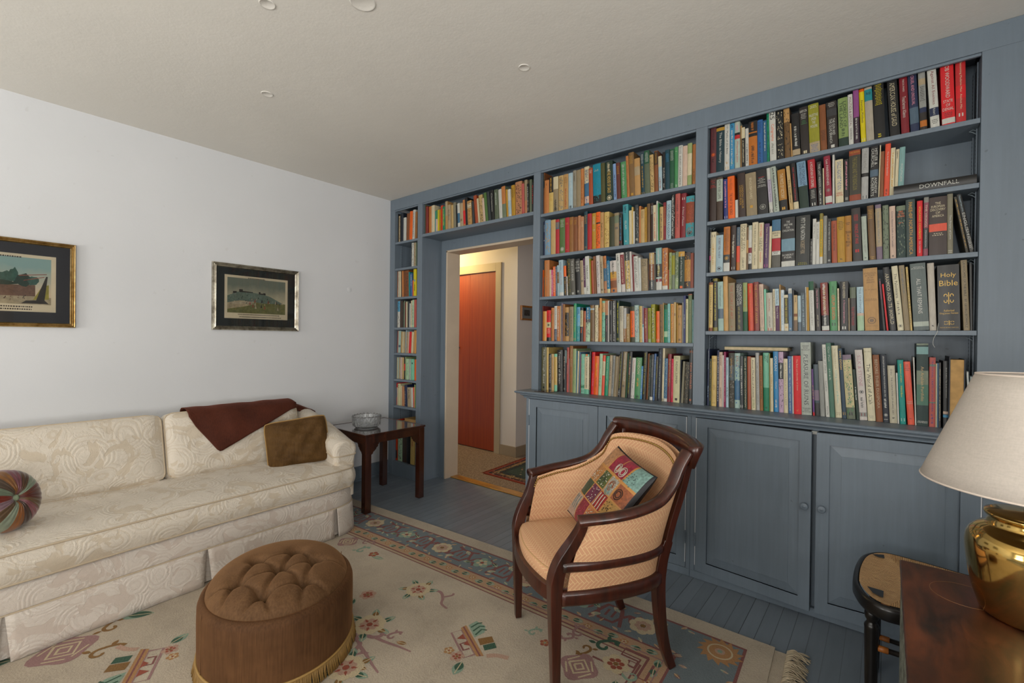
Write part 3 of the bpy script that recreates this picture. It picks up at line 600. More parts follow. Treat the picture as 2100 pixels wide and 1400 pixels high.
BOOKS = '''
@R1 2239
-7830 31.2 287 -3 mr;t:bk:Ancient Europe:.05:.52:.4;o:or:.62;m:bk:.7:.76
-7514 42.9 254 -3 tk;b:.01:.08:ms;t:wh:The Bible as History:.12:.78:.42
-7071 26.6 262 -7 wh;t:bk:101 Myths of the Bible:.04:.64:.5;m:ms:.8:.85;s:ms:.93
-6795 24.4 256 -10 ab;m:nv:.03:.1;m:wh:.15:.9;s:gn:.85
-6532 26.4 257 -15 lg;b:.23:.28:bk;b:.28:.36:rd;t:rd:Misquoting Jesus:.42:.86:.4;m:pk:.05:.2
~-6265 6.8 235 -15 tn
~-6187 16.6 220 -17 bk;b:.0:.27:cr;m:cr:.32:.85
~-6013 16.9 212 -20 wh;m:bk:.4:.9
-5840 41.2 240 -20 or2;b:.0:.24:bk;b:.27:.34:bk;m:bk:.55:.95;m:or2:.03:.2
-5419 25.8 238 -22 bl;g:nv:.05:.3;m:nv:.5:.95
-5157 17.5 230 -22 sb;m:wh:.05:.7
~-4974 11.0 268 -24 gt;m:bk:.03:.95
-4831 29.2 271 -35 wh;t:or:Calligraphy:.27:.6:.6;t:bk:25:.04:.18:.8;m:gy:.64:.85
-4498 32.7 271 -48 bk;p:cr
-4151 26.1 266 -43 bw;b:.0:.28:tn;p:bk
~-3869 5.6 180 -52 tn
-3809 33.5 225 -43 bk;b:.82:.95:be;m:wh:.3:.75
-3435 35.5 247 -55 dk;h:wh:BABYLON:.06:.13;g:wh:.14:.25;g:gn:.28:.36;s:cr:.93
-3069 43.4 248 -47 oy;b:.77:1:be;h:wh:PALESTINE/UNDER/THE/MOSLEMS:.2:.5;g:bl:.82:.95;g:wh:.04:.09
-2616 26.6 232 -45 rb;g:bk:.55:.75
-2320 40.6 236 -44 dk;t:wh:THE GUN AND/THE OLIVE BRANCH:.36:.86:.62;g:wh:.03:.1;b:.15:.3:dg;s:wh:.93
-1885 38.5 241 -32 gg;t:dn:LORDS OF/THE LAND:.08:.6:.75;b:.8:1:dn;m:dn:.62:.78
-1488 18.4 247 -35 wh;t:mr:POLITICS & DENZAL:.06:.62:.55;t:bk:NUR MASALHA:.66:.88:.4
-1286 21.5 259 -33 nk;b:.0:.5:pu2;m:wh:.52:.9
-1027 19.7 259 -48 yl;t:bk:American Mindsets:.2:.62:.5;b:.0:.05:or;s:wh:.93
-823 28.8 257 -49 be2;b:.04:.25:tl;h:bk:Arab:.08:.16
-521 38.7 271 -41 bk;g:yl:.03:.4;m:yl:.9:.95
40 34.4 270 -61 bk;t:cr:AMERICAN HOUSE of SAUD:.08:.82:.6
431 27.7 281 -47 mr2;t:wh:Treacherous Alliance:.38:.72:.5;t:wh:TRITA PARSI:.1:.3:.25
748 30.4 289 -56 nv;t:pk:CRUEL AND UNUSUAL:.1:.56:.4;b:.6:.85:sl;b:.98:1:br
1068 23.1 274 -43 gy2;b:.15:.25:be;b:.62:.7:nv;b:.7:1:dk;b:.83:.93:or2;g:bk:.28:.5
1411 29.2 276 -61 wh;t:mr2:Against All Enemies:.08:.62:.5;b:.67:.8:nv;t:wh:Richard:.68:.78:.3;g:bk:.86:.92
1778 41.6 284 -37 br;t:wh:BOB WOODWARD:.05:.57:.38;h:wh:STATE/OF/DENIAL:.6:.78;b:.88:.96:wh;g:mr:.8:.87
2215 31.3 274 -21 rd;t:cr:Becoming Madame Mao  Anchee Min:.04:.77:.3;b:.4:.6:br;s:wh:.86
@R2 1971
-7830 36.6 250 -4 dk2;h:rd:JULY/'14:.05:.13;h:rd:EMIL/LUDWIG:.16:.23
-7439 32.1 251 -12 br3;b:.05:.55:lg;t:bk:HOW WAR CAME:.06:.5:.5
-7079 22.9 228 -28 bl2;m:pk:.05:.7;s:wh:.93
-6841 35.0 237 -30 or;t:bk:THE WAR OF THE WORLD:.4:.9:.45;t:rb:NIALL FERGUSON:.06:.32:.35
~-6481 14.2 103 -22 wh
-6325 37.3 245 -32 dk2;t:ms:LONDON LABOUR/LONDON POOR:.28:.8:.6
-5919 51.9 234 -44 be3;t:cr:ENGLISH LIVES:.12:.6:.25;s:gd:.78
-5360 48.7 261 -60 bk;g:wh:.2:.3;h:wh:SIMON/SCHAMA:.34:.4;g:rd:.17:.19;o:gy:.83
-4828 18.2 253 -75 wh;b:.25:.75:lv;t:pu:A Concise History:.26:.74:.5;s:bk:.93
-4611 24.9 256 -87 lg;m:bk:.03:.95
-4341 34.6 221 -75 gd2;b:.72:1:bk;t:cr:THE PRICE OF VICTORY:.1:.68:.5;s:gd:.92
~-3892 15.3 231 -90 be4;t:bk:The Sunflower:.3:.85:.6
-3726 22.5 259 -82 bk;t:rd:NO ANOTHER MISTAKE:.1:.8:.35;b:.83:1:cr
-3460 39.0 262 -80 lb2;b:.52:1:dn;t:nv:THE STONES OF/JOHN MELLMAN:.03:.52:.7
-3019 30.3 265 -65 rd2;b:.6:1:bk;t:wh:A MOUNTAIN OF CRUMBS:.05:.58:.45;g:wh:.64:.8;s:wh:.93
-2666 18.6 222 -51 bk;t:wh:THE LAST MISSION:.05:.57:.5;m:wh:.6:.95
~-2473 5.0 186 -29 cr
-2377 26.6 260 -52 cm;t:wh:Les PARISIENNES:.08:.6:.4;o:gy:.7;b:.82:.95:wh
~-2107 8.6 258 -15 wh
-1979 31.5 214 -26 cr;t:bl:EAGLE AGAINST THE SUN:.05:.68:.55;h:rd:RONALD/SPECTOR:.74:.84;s:cr:.94
-1637 17.8 210 -18 bk;m:pk:.05:.7;s:gy:.9
-1440 43.9 266 -18 dk3;b:.0:.1:rs;b:.87:1:rs;t:ol:THE EAGLE AND THE RISING SUN:.14:.78:.45;h:gd:MORRIS:.03:.07
-994 26.2 261 0 sv;t:gy:THREE FAMINES:.05:.42:.5;b:.48:.55:bk;s:bk:.94
-674 30.0 262 0 bk;t:wh:HITLER &/CHURCHILL:.05:.4:.8;t:wh:ANDREW/ROBERTS:.6:.95:.8;b:.45:.58:sl
~-367 4.5 244 14 cr
~-311 13.0 213 10 rb
-170 19.8 247 16 ro;t:wh:The Arab Israel Question:.15:.6:.35;m:bk:.85:.95
~38 15.8 220 16 cr;m:gd:.1:.8
~203 11.6 212 23 cr;m:bk:.05:.2
325 19.6 217 25 lt;t:wh:POLITICIDE:.35:.72:.4;b:.85:1:ab
@R3 1685
~-7830 7.2 248 12 bk;t:wh:GIDEON'S SPIES:.07:.58:.65;b:.6:.71:pk2;m:wh:.75:.95
-7738 27.1 229 4 cr;b:.03:.2:cr;s:nv:.1;m:gd:.3:.8
-7452 37.1 207 0 lb;t:mr:ROBERT FISK:.08:.4:.35;t:nv:THE AGE OF:.42:.62:.3;o:bk:.9
-7056 32.5 248 0 or2;b:.62:.8:gy3;b:.8:1:wh;g:bk:.05:.55;o:gd:.7
-6702 26.8 251 0 dk2;t:wh:When the Facts Change:.2:.7:.45;m:cr:.35:.6;s:wh:.93
-6406 17.0 239 0 sl;b:.43:.8:ro;b:.8:1:or2;m:gy:.05:.4
-6217 30.7 252 0 cr;t:bk:EDGE OF DELUSION:.03:.58:.7;t:bk:CLAIRE HOY:.72:.95:.35
~-5901 9.7 232 0 bw;b:.3:.6:tn
~-5795 16.0 238 -2 wh;b:.0:.1:lg;b:.5:.62:mr2;b:.86:1:bk;m:bk:.65:.8
-5626 28.0 252 0 cr;t:bk:THE BIRTH OF ISRAEL - FLAPAN:.05:.9:.25
-5336 24.1 246 0 cr;t:ro:FIFTY YEARS:.04:.3:.5;t:bk:WAR & PEACE:.32:.6:.75;t:ro:Walid Khalidi:.63:.85:.3
-5086 24.2 237 13 pu;t:cr:Tales Dividing the Enraged:.08:.75:.35;s:pk2:.93
~-4835 10.5 221 11 cr
-4692 39.5 252 -5 gy4;b:.0:.23:sb2;b:.24:.38:cr;b:.39:.65:rd2;b:.65:.73:wh;h:bk:EMMA'S/WAR:.26:.36;g:bk:.66:.71
-4245 59.7 254 -9 bk;h:wh:THE/GREAT WAR/FOR/CIVILISATION:.07:.3;b:.43:.68:sl2;h:wh:ROBERT/FISK:.74:.84;b:.88:1:wh
-3628 61.3 254 0 bk2;t:wh:PITY THE NATION:.05:.48:.35;t:be:ROBERT FISK:.5:.76:.35;g:oy:.93:.96
~-2991 8.3 132 0 bk;m:wh:.1:.9
~-2904 14.1 230 0 wh;m:gy:.1:.4
~-2747 14.0 212 -5 wh;t:bk:NOT IN MY NAME:.05:.4:.45
~-2599 13.1 252 -7 yg;b:.0:.12:ol;b:.85:1:wh;m:gn:.15:.8
-2460 16.1 238 -9 gy;t:wh:The Political History:.2:.8:.4
~-2291 15.9 222 -10 bk;t:wh:THE WATERS OF BABYLON:.07:.7:.4;o:wh:.92
-2102 22.1 208 -23 rs2;t:bk:THE TRUCE OF PALESTINE:.08:.7:.4
-1869 30.3 223 -26 ms;g:bk:.1:.3;m:bk:.9:.93
-1562 25.9 223 -26 gd2;h:bk:TENSION/IN/THE/MIDDLE/EAST:.33:.68;g:bk:.15:.2
-1262 34.4 254 -43 dk;t:rd:PRINCES AT WAR:.3:.67:.45;t:rd:DEBORAH/CADBURY:.12:.24:.5;s:rd:.8
-885 19.2 211 -47 lg;t:gy:EASTWARD TO TARTARY:.3:.82:.35;m:bk:.92:.96
-650 24.3 258 -49 bw;g:gd:.08:.25;g:gd:.93:.96
-382 21.8 258 -37 lv2;b:.07:.76:be;m:gy:.1:.72
-146 21.5 249 -24 gr;p:bk
101 21.2 241 -27 pp;t:nv:Concise Historical Guide to the Cascades:.1:.78:.3;m:bk:.93:.97
340 31.6 238 -24 dt;b:.0:.09:gr;h:or:FIRE/OF THE/CASCADES:.1:.23;g:or:.32:.35;p:gr
673 31.6 265 -25 gs;t:gd:FACE OF NORTH AMERICA:.05:.95:.45;t:gd:PETER FARB:.07:.28:.2
1022 18.8 249 -11 br;t:yl:VOLCANO COWBOYS:.1:.68:.42;t:wh:DICK THOMPSON:.72:.93:.3
1223 16.3 261 0 mr3;b:.0:.09:gy;b:.52:.87:dg;t:cr:THE VIKINGS:.13:.5:.5;t:wh:MAGNUSSON:.56:.84:.3
1415 57.8 255 -10 dk2;h:cr:THE/EUROPEAN/DISCOVERY/OF/AMERICA:.09:.36;b:.46:.59:ro;g:cr:.62:.65
2008 18.0 270 -13 be5;t:wh:The Prayer of Love:.35:.75:.5;g:wh:.93:.97
~2582 9.4 248 -164 dk3;m:gd:.05:.9
2700 15.0 256 -172 bk;t:wh:ENGLISH:.32:.7:.65;t:lb:Thousand Years of the:.02:.3:.4;t:wh:SPEAKING/PEOPLES:.72:.95:.7
@R4 1358
~-7830 4.5 270 -4 bk
-7781 20.6 274 -4 rb;b:.05:.93:be6;t:bk:OTTOMAN + BATOUN:.1:.86:.35
-7543 23.2 294 -14 ol;b:.05:.93:bk;t:yl:THE ACHIEVEMENT OF GERTRUDE:.08:.8:.4
-7275 28.2 274 -26 lt2;b:.55:.75:sl;t:nv:The Desert and Sown:.08:.5:.35
-6986 23.0 304 -27 tn2
-6742 33.6 264 -24 be3;t:rs2:THE STORY OF ART:.05:.75:.45;t:rs2:E:.9:.94:.2
-6372 34.7 263 -23 bk;t:wh:CIVILISATION/KENNETH CLARK:.04:.48:.8;m:ol:.5:.97
-6009 21.2 261 -21 gg2;b:.6:1:dn2;m:ms:.1:.5
-5744 25.5 255 -36 ro2;t:or:HIDDEN FIRES:.3:.8:.3;m:ms:.06:.2
-5460 24.8 260 -32 mr4;t:gd:THE HERITAGE OF ARABIA:.05:.85:.5
-5180 20.3 247 -36 pp;t:gy:Jacques Pepin - ART OF THE CHICKEN:.07:.88:.45;s:gn:.94
~-4964 8.8 220 -33 mt
-4869 28.7 200 -32 lg2;t:rs2:THE IRON WALL:.15:.5:.3;t:bk:AVI SHLAIM:.62:.9:.25;s:rd:.96
~-4564 10.5 218 -30 cr;t:bk:SOME DREAMS OF PEACE:.05:.9:.4
~-4446 17.1 218 -33 lb3;b:.4:1:pu3;t:bk:Disturbed Border:.05:.37:.45;t:wh:Never A Wall:.43:.7:.45
~-4269 4.5 240 -23 tn2
~-4220 14.2 212 -23 wh2;t:ab:THE MYSTERY OF FRANCE:.08:.85:.4
~-4063 18.0 185 -26 cr;b:.08:.8:dk3;t:yl:WHOM THE GODS HATE:.1:.78:.55;o:gd:.9
~-3871 15.2 217 -24 sl3;b:.0:.12:wh;t:bk:MAKING THE LAND OF CANAAN:.05:.65:.5;o:wh:.95
~-3710 7.1 209 -20 bk
~-3634 15.0 181 -21 be4;b:.52:.6:rb;b:.7:1:bw;t:bk:NASSER:.05:.2:.4
~-3475 14.8 179 -23 lb3;b:.75:1:sl;t:bk:THE PRESENT:.4:.6:.3
~-3307 17.3 192 -33 sl4;t:lb:THE NEWS OF THE DESERT:.05:.9:.5
~-3125 4.5 220 -28 wh
~-3076 9.7 218 -28 ms
-2957 20.9 246 -37 wh;b:.0:.18:dn2;t:gy:UNLOCKING THE KEY:.2:.9:.3
-2717 21.4 212 -39 dk;t:pk:Names of the Queen:.05:.48:.4;t:cr:JANET ALLEN:.63:.9:.3
-2459 30.1 237 -45 mr4;b:.68:.9:bk;b:.9:.99:wh;t:gd:THE ASSASSINS:.1:.65:.4;m:wh:.03:.88
-2125 30.1 241 -31 gn2;t:or:OPIUM SEASON:.28:.77:.5;t:dn:HAFVENSTEIN:.1:.24:.25;s:bk:.87
~-1808 6.9 205 -28 cr;m:bk:.05:.9
-1734 32.2 238 -15 bk;t:pk:A Thousand Splendid Suns:.38:.85:.32;t:cr:KHALED HOSSEINI:.02:.34:.35;s:wh:.94
~-1396 4.5 156 -21 be
-1342 23.5 207 -18 dk;b:.0:.25:gr2;t:rd2:THE KITE RUNNER:.45:.88:.5
-1060 25.7 207 -28 lb3;b:.6:.66:pp;b:.66:1:lg3;t:sl:THE CHRONICLE:.03:.6:.3
-772 52.9 292 -41 tn;h:bw:ETYMOLOGICAL/DICTIONARY/OF THE/ENGLISH/LANGUAGE:.07:.25;h:bw:W. W. SKEAT:.34:.36;h:bw:FOURTH/EDITION:.49:.53;o:bw:.84;h:bw:OXFORD:.92:.94
~-105 8.5 242 -85 bk;t:pk2:BURNT SHADOWS ROMANCE:.05:.4:.5
~19 6.4 216 -93 br
130 23.7 292 -102 bk;t:cr:ARAMCO AND ITS WORLD:.1:.9:.6
406 21.6 294 -90 cr2;t:bk:The Palestinians:.12:.5:.5;m:bk:.55:.75;o:bk:.93
639 19.5 295 -82 be3;t:sl:the struggle goes on:.05:.43:.45
~841 7.5 287 -70 be6;m:nv:.1:.9
954 51.6 298 -58 sg;t:wh:ALL THAT REMAINS:.23:.75:.33;b:.87:.94:lg;h:wh:Walid/Khalidi:.05:.09
1484 22.5 296 -43 sv2;m:bk:.92:.94
1758 69.3 282 -26 bk;h:cr3:Holy/Bible:.12:.35;f:cr3:.42:.6;h:cr3:Authorized/King James Version:.68:.77;f:cr3:.85:.92;h:cr3:MICHELANGELO EDITION:.95:.965
2551 19.4 299 -44 be3;t:bk:LANDSCAPES OF THE BIBLE - BY GEORG EICHHOLZ:.02:.96:.4
~2755 9.5 285 -23 bk
@R5 937
~-7830 11.1 319 0 nv;t:lg:Jerusalem Song:.03:.35:.5;m:lb:.65:.85
~-7711 9.8 265 -1 dn;m:ms:.05:.9
-7610 27.6 282 -1 be6;g:bw:.07:.12;g:bw:.58:.68;g:bw:.93:.95
~-7319 12.1 313 -5 nv;m:wh:.1:.9
-7188 16.9 304 -7 pp;t:bk:THE LAND OF THE EAST:.04:.25:.5;t:bk:BABYLONIA:.65:.85:.4
~-7008 7.0 286 -9 wh
~-6931 9.8 306 -10 mg;m:pk:.05:.9
~-6822 13.2 275 -13 lb3;t:nv:Jerusalem:.05:.35:.5;m:bk:.6:.8
-6684 28.5 301 -14 dk3;b:.23:.5:sl4;t:gd:LEBANON/AND SYRIA:.1:.45:.3;p:gy
-6392 27.7 300 -15 lt2;t:rs:BYBLOS:.05:.25:.55;b:.5:.85:sb2;p:bl
-6101 16.7 285 -18 gy3;m:wh:.2:.75;s:wh:.95
-5914 16.6 285 -20 dn;t:cr:ISLAM & OTTOMAN DOMINION:.04:.96:.5
-5735 17.1 284 -19 rs2
-5535 20.8 279 -28 cr;t:bk:Kamal The Art of Ancient:.05:.76:.4;t:gg:SYRIA:.8:.97:.5
-5312 16.7 305 -28 sv;t:gy3:TURK:.17:.28:.4;m:gy:.3:.9
-5132 14.6 291 -28 rb2;t:bk:ESTATE OF ISRAEL:.2:.8:.4
-4979 27.7 306 -22 mt2;t:bk:EGYPT:.05:.17:.8;b:.6:1:gn3;m:bk:.93:.97
~-4696 4.7 303 -21 ol
~-4643 13.0 279 -22 cr;m:gd:.3:.6
-4497 22.7 314 -26 ab2;t:wh:OMAN:.08:.32:.6;t:wh:Hawley:.5:.62:.35;m:wh:.8:.92
-4258 21.8 313 -23 lv3;b:.18:.45:bk;m:wh:.2:.43;p:bk
-4033 18.9 278 -23 cr;t:gy3:Great Travellers to the Holy Land:.07:.85:.35
-3829 17.2 292 -27 bl3;t:wh:The Kings Own:.05:.3:.45;m:lb:.35:.95
~-3653 6.1 293 -25 wh
-3583 32.7 295 -27 br;t:cr:The Rub and Rhumby of Omar:.06:.6:.22;t:gd:Omega:.92:.95:.4
-3248 42.9 363 -28 gp;h:gy3:GRAHAM/ROSE/MACAULAY:.04:.12;t:gy3:PLEASURE OF RUINS:.17:.86:.5;h:gy3:THAMES/AND/HUDSON:.9:.97
~-2777 7.9 231 -45 pu4;b:.93:1:br;m:yl:.35:.65
-2689 20.6 255 -47 sl4;b:.5:.7:lv2;b:.75:1:bk
-2469 19.8 273 -50 gy2
-2241 16.1 354 -60 wh;t:gy3:A JOURNEY OF GREECE:.04:.4:.55;t:gy3:Travel Writer:.5:.65:.35;t:gy3:TOOTH:.85:.97:.4
-2072 19.9 362 -61 gs2;t:lg:Our Past:.05:.25:.5;m:lg:.35:.5
-1856 26.0 349 -65 cr2;t:lt3:Living History of Britain:.35:.8:.4;t:be3:The Country Life Book of the:.04:.32:.3;g:be3:.93:.97
-1579 15.7 336 -68 sl5;t:cr3:VAN GOGH:.03:.3:.6;s:gd:.93
-1408 33.4 306 -72 gr2;b:.0:.08:lv2;b:.08:.82:be7;t:be3:VAN GOGH:.14:.4:.35;m:gy:.45:.75;s:bk:.92;p:gn
~-1042 12.1 238 -82 dn;m:wh:.35:.6
-916 28.6 331 -73 wh3;t:pk4:SILK & STONE:.08:.52:.5;o:gy3:.6;m:gy3:.68:.82;b:.89:.95:gy2;s:mr2:.92
-611 28.6 340 -64 cr2;t:bk:The World of Allah:.22:.77:.55;h:gy3:Gibraltar:.045:.06;g:gy:.93:.97
-310 24.6 309 -59 rb;t:be:BEFORE THEIR DIASPORA:.07:.8:.5
-53 21.6 310 -51 nv2;t:wh:JERUSALEM IN ORIGINAL PHOTOGRAPHS 1850-1920:.02:.62:.35;m:wh:.65:.8;o:wh:.89;g:wh:.95:.97
182 26.4 262 -48 cr4;t:gy3:Grabar  THE FORMATION OF ISLAMIC ART:.06:.85:.25;m:bk:.9:.92
~455 6.0 230 -40 wh
540 20.6 289 -48 tl2;t:yl:Splendours of Islam:.06:.35:.35;t:yl:Wilfrid Blunt:.4:.58:.35;s:wh:.93
805 23.3 282 -68 ro;g:mr:.05:.15;h:pp:Yusuf/Kamil:.62:.68;m:mr:.9:.92
~1052 4.5 303 -35 wh
1101 39.3 364 -13 dt;b:.0:.02:gr;b:.04:.13:lt;b:.33:.5:gr;b:.5:.75:gs2;t:be4:An Arabian Portfolio:.28:.7:.3;h:wh:ARABIAN/EXPRESS:.94:.97
1510 20.5 304 -8 rp;t:bl2:TRADITIONAL CRAFTS OF SAUDI ARABIA:.04:.78:.35;m:bl2:.82:.95;b:.1:.13:gr;b:.64:.66:gr
~1722 4.5 278 -9 cr
~1771 4.5 280 -9 sb2
~1820 6.9 282 -9 dk;m:cr:.1:.9
1959 20.6 290 -12 bk;t:wh:Saudi Arabia | The Great Adventure:.1:.55:.25;b:.75:.79:pp;b:.8:.84:ab
@C1 2199
~-19310 8.8 301 -3 rb;b:.05:.36:bk;g:ms:.06:.2;p:bw
-19207 37.2 242 -8 or3;m:rb:.1:.15
-18828 36.6 256 -9 be6;b:.0:.43:bk;m:gd:.03:.4;g:gd:.5:.65
-18446 40.5 251 -14 be3;b:.0:.35:cr;m:bk:.65:.9;o:bk:.92
-18027 39.8 251 -14 be4;p:sl;g:bw:.05:.25
-17607 38.5 251 -14 tn;g:bw:.08:.25;m:rs2:.4:.9
-17208 35.8 252 -17 lb;m:wh:.1:.4;o:bk:.93
-16829 26.3 261 -14 gy5;m:bk:.08:.3;s:bk:.95
-16552 34.2 258 -14 be3
-16197 22.3 259 -14 or3;m:rb:.3:.9
-15940 36.7 268 -26 cr;b:.42:1:sb2;b:.75:.92:pp;g:bk:.08:.3;p:bl
-15560 29.6 248 -29 rs2;g:wh:.06:.15
-15260 57.7 267 -29 tl3;b:.78:1:bk;g:wh:.14:.17;p:tl
-14670 30.4 262 -33 ol2
-14353 53.5 266 -36 dn;t:cr3:THE HOUSE OF SAUD:.25:.78:.5;o:cr:.9;m:cr:.04:.25
-13794 24.5 241 -45 lb4;m:nv:.3:.9
-13531 26.6 238 -45 mr5;g:gd:.1:.3
-13253 38.1 239 -48 gn2;m:lg:.08:.9;g:lg:.06:.15
~-12853 16.5 270 -53 or3;m:bw:.1:.9
-12677 36.1 285 -51 br4;g:gd:.08:.25;s:gd:.93
-12305 36.0 237 -43 tn;b:.22:.45:be
-11922 24.3 260 -44 tk2;g:wh:.02:.25;m:gd:.3:.8;s:gd:.95
-11662 32.8 270 -39 gr2;b:.0:.3:dn2;g:wh:.05:.25
-11312 24.2 237 -42 be4;p:bk
-11059 23.3 254 -26 rb;b:.02:.33:dk2;g:gd:.05:.3
-10788 20.9 216 -36 lb;b:.0:.3:cr;m:rs2:.6:.9
~-10573 17.0 237 -23 bk;t:wh:SUDAN:.4:.66:.55;m:wh:.8:.9
-10398 26.9 244 -20 tk2;g:ab:.1:.3
-10119 26.0 240 -13 dn2;g:wh:.05:.28;g:lg:.85:.95
-9849 21.1 247 -13 gn2;g:wh:.1:.13;m:wh:.9:.95
-9628 24.4 248 0 wh;t:bk:SUDAN UNDER NIMEIRI:.25:.95:.45;g:bk:.03:.2
-9374 27.1 239 0 pp
-9092 25.3 247 0 gg2;b:.24:.75:cr
-8825 19.5 238 -5 or3;m:bw:.6:.9
@C2 1901
~-19310 13.9 248 -4 nv;g:lb:.1:.3;o:wh:.55
-19156 47.6 254 -9 lb2;p:gd
-18664 42.3 250 -13 be4
-18233 31.5 246 -14 rd2;b:.08:.28:sl;g:gd:.1:.25
-17911 45.4 247 -14 gn4;g:wh:.05:.25;o:wh:.87
-17435 34.0 246 -14 rd2;g:gd:.15:.2;g:gd:.9:.93
-17091 34.6 244 -14 rb2;g:gd:.1:.22
-16731 32.4 238 -14 rb;g:gd:.1:.2
~-16393 20.5 244 -14 pp2
-16175 26.3 232 -14 pp2;g:cr:.15:.3
-15898 25.4 263 -14 tk2;g:gd:.1:.3;g:gd:.9:.93
-15637 31.7 244 -14 rd2;g:mr:.1:.3
-15307 28.7 242 -14 ms;g:wh:.1:.3;g:wh:.45:.5
-15014 32.2 245 -14 or;b:.28:.32:bk;p:bk
-14688 25.7 237 -14 tn;t:bk:English Folk:.3:.7:.5
-14419 34.5 236 -14 be6;p:rb
-14061 36.5 199 -17 ol3
-13678 31.6 218 -20 be3;b:.08:.3:gr;s:nv:.45
~-13356 22.3 202 -14 bk;m:ab:.1:.8;s:rd:.88
-13056 36.1 262 -37 tl4;t:wh:ISLAM:.4:.6:.4;m:nv:.05:.2;m:wh:.88:.93
~-12677 18.1 219 -25 cr
~-12490 10.5 237 -21 be6
~-12374 9.3 208 -22 wh
-12264 24.7 245 -29 gy3;p:gy2;o:cr:.88
~-12006 11.9 234 -14 or3
-11881 24.2 210 -14 be4;g:bw:.06:.25
~-11633 13.4 220 -14 ms;m:bw:.1:.9
-11493 19.4 239 -14 bw
-11288 18.7 241 -17 dk2;g:wh:.08:.28
~-11090 18.5 224 -20 cr;m:rd:.2:.9
~-10888 8.7 247 -22 wh
~-10796 7.0 232 -23 gn
-10715 22.0 207 -14 be4;m:bk:.2:.9
~-10490 16.5 231 -14 mr2;g:gd:.1:.6
-10315 30.4 236 0 lb;t:nv:SOUTHERN RANDOLPH:.1:.95:.5
-9995 19.7 267 -5 bk;m:wh:.03:.9;p:wh
-9783 28.7 267 0 rp;t:bk:STAMINA:.45:.75:.35;m:mr:.1:.4
-9481 29.8 264 10 mr2;t:wh:A Voice of Reason:.3:.72:.4;s:wh:.12
-9148 47.0 240 0 tl4;b:.15:.65:rs;p:rs2;o:bk:.9
@C3 1605
~-19310 4.5 196 -5 or
~-19250 8.9 144 -13 bk
-19157 42.8 263 -13 or3;t:be:THE VILLAGE OF BABEL:.1:.7:.3
~-18708 15.4 192 -22 cr;m:or:.15:.7
~-18547 16.7 190 -22 pk2;m:wh:.2:.9
~-18360 20.0 211 -28 or;m:wh:.05:.85
~-18153 11.6 210 -29 sl;m:wh:.1:.8
~-18030 16.7 218 -30 lb;b:.22:.58:br4;m:wh:.25:.8
-17833 35.3 251 -42 lb;t:rs2:SAILING THE NILE:.35:.7:.25;t:nv:SIMON:.05:.28:.3;b:.9:1:wh
~-17463 21.6 209 -48 bk;b:.0:.36:or;b:.36:.38:pu;m:gd:.42:.95
~-17236 8.6 135 -52 wh;p:or2
-17146 25.9 254 -52 ol3;p:ms
-16875 32.8 250 -54 gy4;t:wh:THE LOG EASE:.05:.6:.5;s:wh:.95
-16538 39.3 248 -56 bk;h:wh:GUIDE/TO THE/RED SEA/SUDAN:.06:.38;s:gy:.9
-16135 24.6 234 -58 be;t:gy3:the history of the Nile:.05:.5:.35;o:gy3:.6
~-15883 14.4 246 -59 pu3;b:.8:1:wh;m:wh:.2:.6
-15720 31.3 257 -51 wh;t:bk:MIRAGE:.25:.6:.4;m:gy3:.8:.9
~-15398 8.6 239 -45 oy
~-15300 20.7 225 -49 rs2
~-15087 15.1 250 -50 rb
-14923 28.2 255 -53 wh3;t:pu:A Traveller's Life:.15:.82:.45
-14629 23.7 246 -50 be;m:bk:.15:.6;o:bk:.9
-14380 21.7 246 -48 sb2;b:.0:.33:or3;b:.67:1:pp2;p:bk
~-14143 21.2 212 -44 ab3;m:wh:.1:.8;b:.87:1:be7
-13919 45.3 209 -48 or3;b:.0:.35:wh3;b:.35:.55:gd;b:.62:.85:rb;m:bk:.03:.5;s:nv:.93
-13452 29.0 252 -53 wh;t:gy3:Women of the Raj:.25:.75:.5;m:bk:.05:.2
-13128 25.6 253 -65 wh3;b:.05:.8:mr2;m:pp:.1:.78
-12839 31.3 256 -57 be6;b:.0:.22:gy3;b:.92:1:wh;p:gy3;m:wh:.02:.9
~-12494 12.5 254 -55 wh3
~-12365 9.1 235 -53 mr2
-12266 27.9 221 -48 wh;t:gy3:A SHORT HISTORY/OF THE SUDAN:.05:.9:.6
~-11982 16.4 209 -37 wh;m:lb:.1:.9
-11802 40.3 199 -38 be3;g:bk:.05:.22;p:be
~-11389 6.7 189 -20 dk;m:rs:.1:.9
-11314 31.3 232 -22 rb;b:.0:.3:be4;b:.72:1:gy3;t:wh:DR RYMILL:.32:.7:.3;m:wh:.02:.95
~-10983 8.1 222 -27 gy4
-10871 34.7 256 -23 wh;b:.0:.38:lt;b:.38:.69:bk;b:.69:.73:lt2;b:.73:.8:mr2;t:yl:WATER/WITHERS:.42:.66:.4;m:wh:.02:.95
-10494 33.1 251 -12 or3;b:.9:1:wh;t:bl2:THE RIVER OF THE PHARAOHS:.05:.85:.3;p:cr
~-10158 4.5 119 -12 rd2
~-10109 14.6 221 0 gg2;m:mr:.1:.9
~-9944 19.3 217 -7 gr;b:.07:.6:oy
~-9741 18.7 222 0 gg3;b:.0:.7:gr3;p:wh
-9544 35.5 219 -3 dn;t:wh:South of France Dark Nose:.06:.8:.3;s:or:.95;b:.0:.13:gd
-9180 34.9 210 -5 dk2;b:.2:.8:gd2;p:gd
~-8827 16.5 204 -5 rs
@C4 1289
~-19310 4.5 253 -4 mr4;g:bk:.25:.28
-19261 31.0 214 -4 or4
-18937 35.2 220 -9 br;b:.39:.57:be7;b:.88:1:bk;t:mr:TURKEY:.1:.35:.5;g:cr:.6:.75;s:bk:.48
~-18575 4.5 194 -12 dn
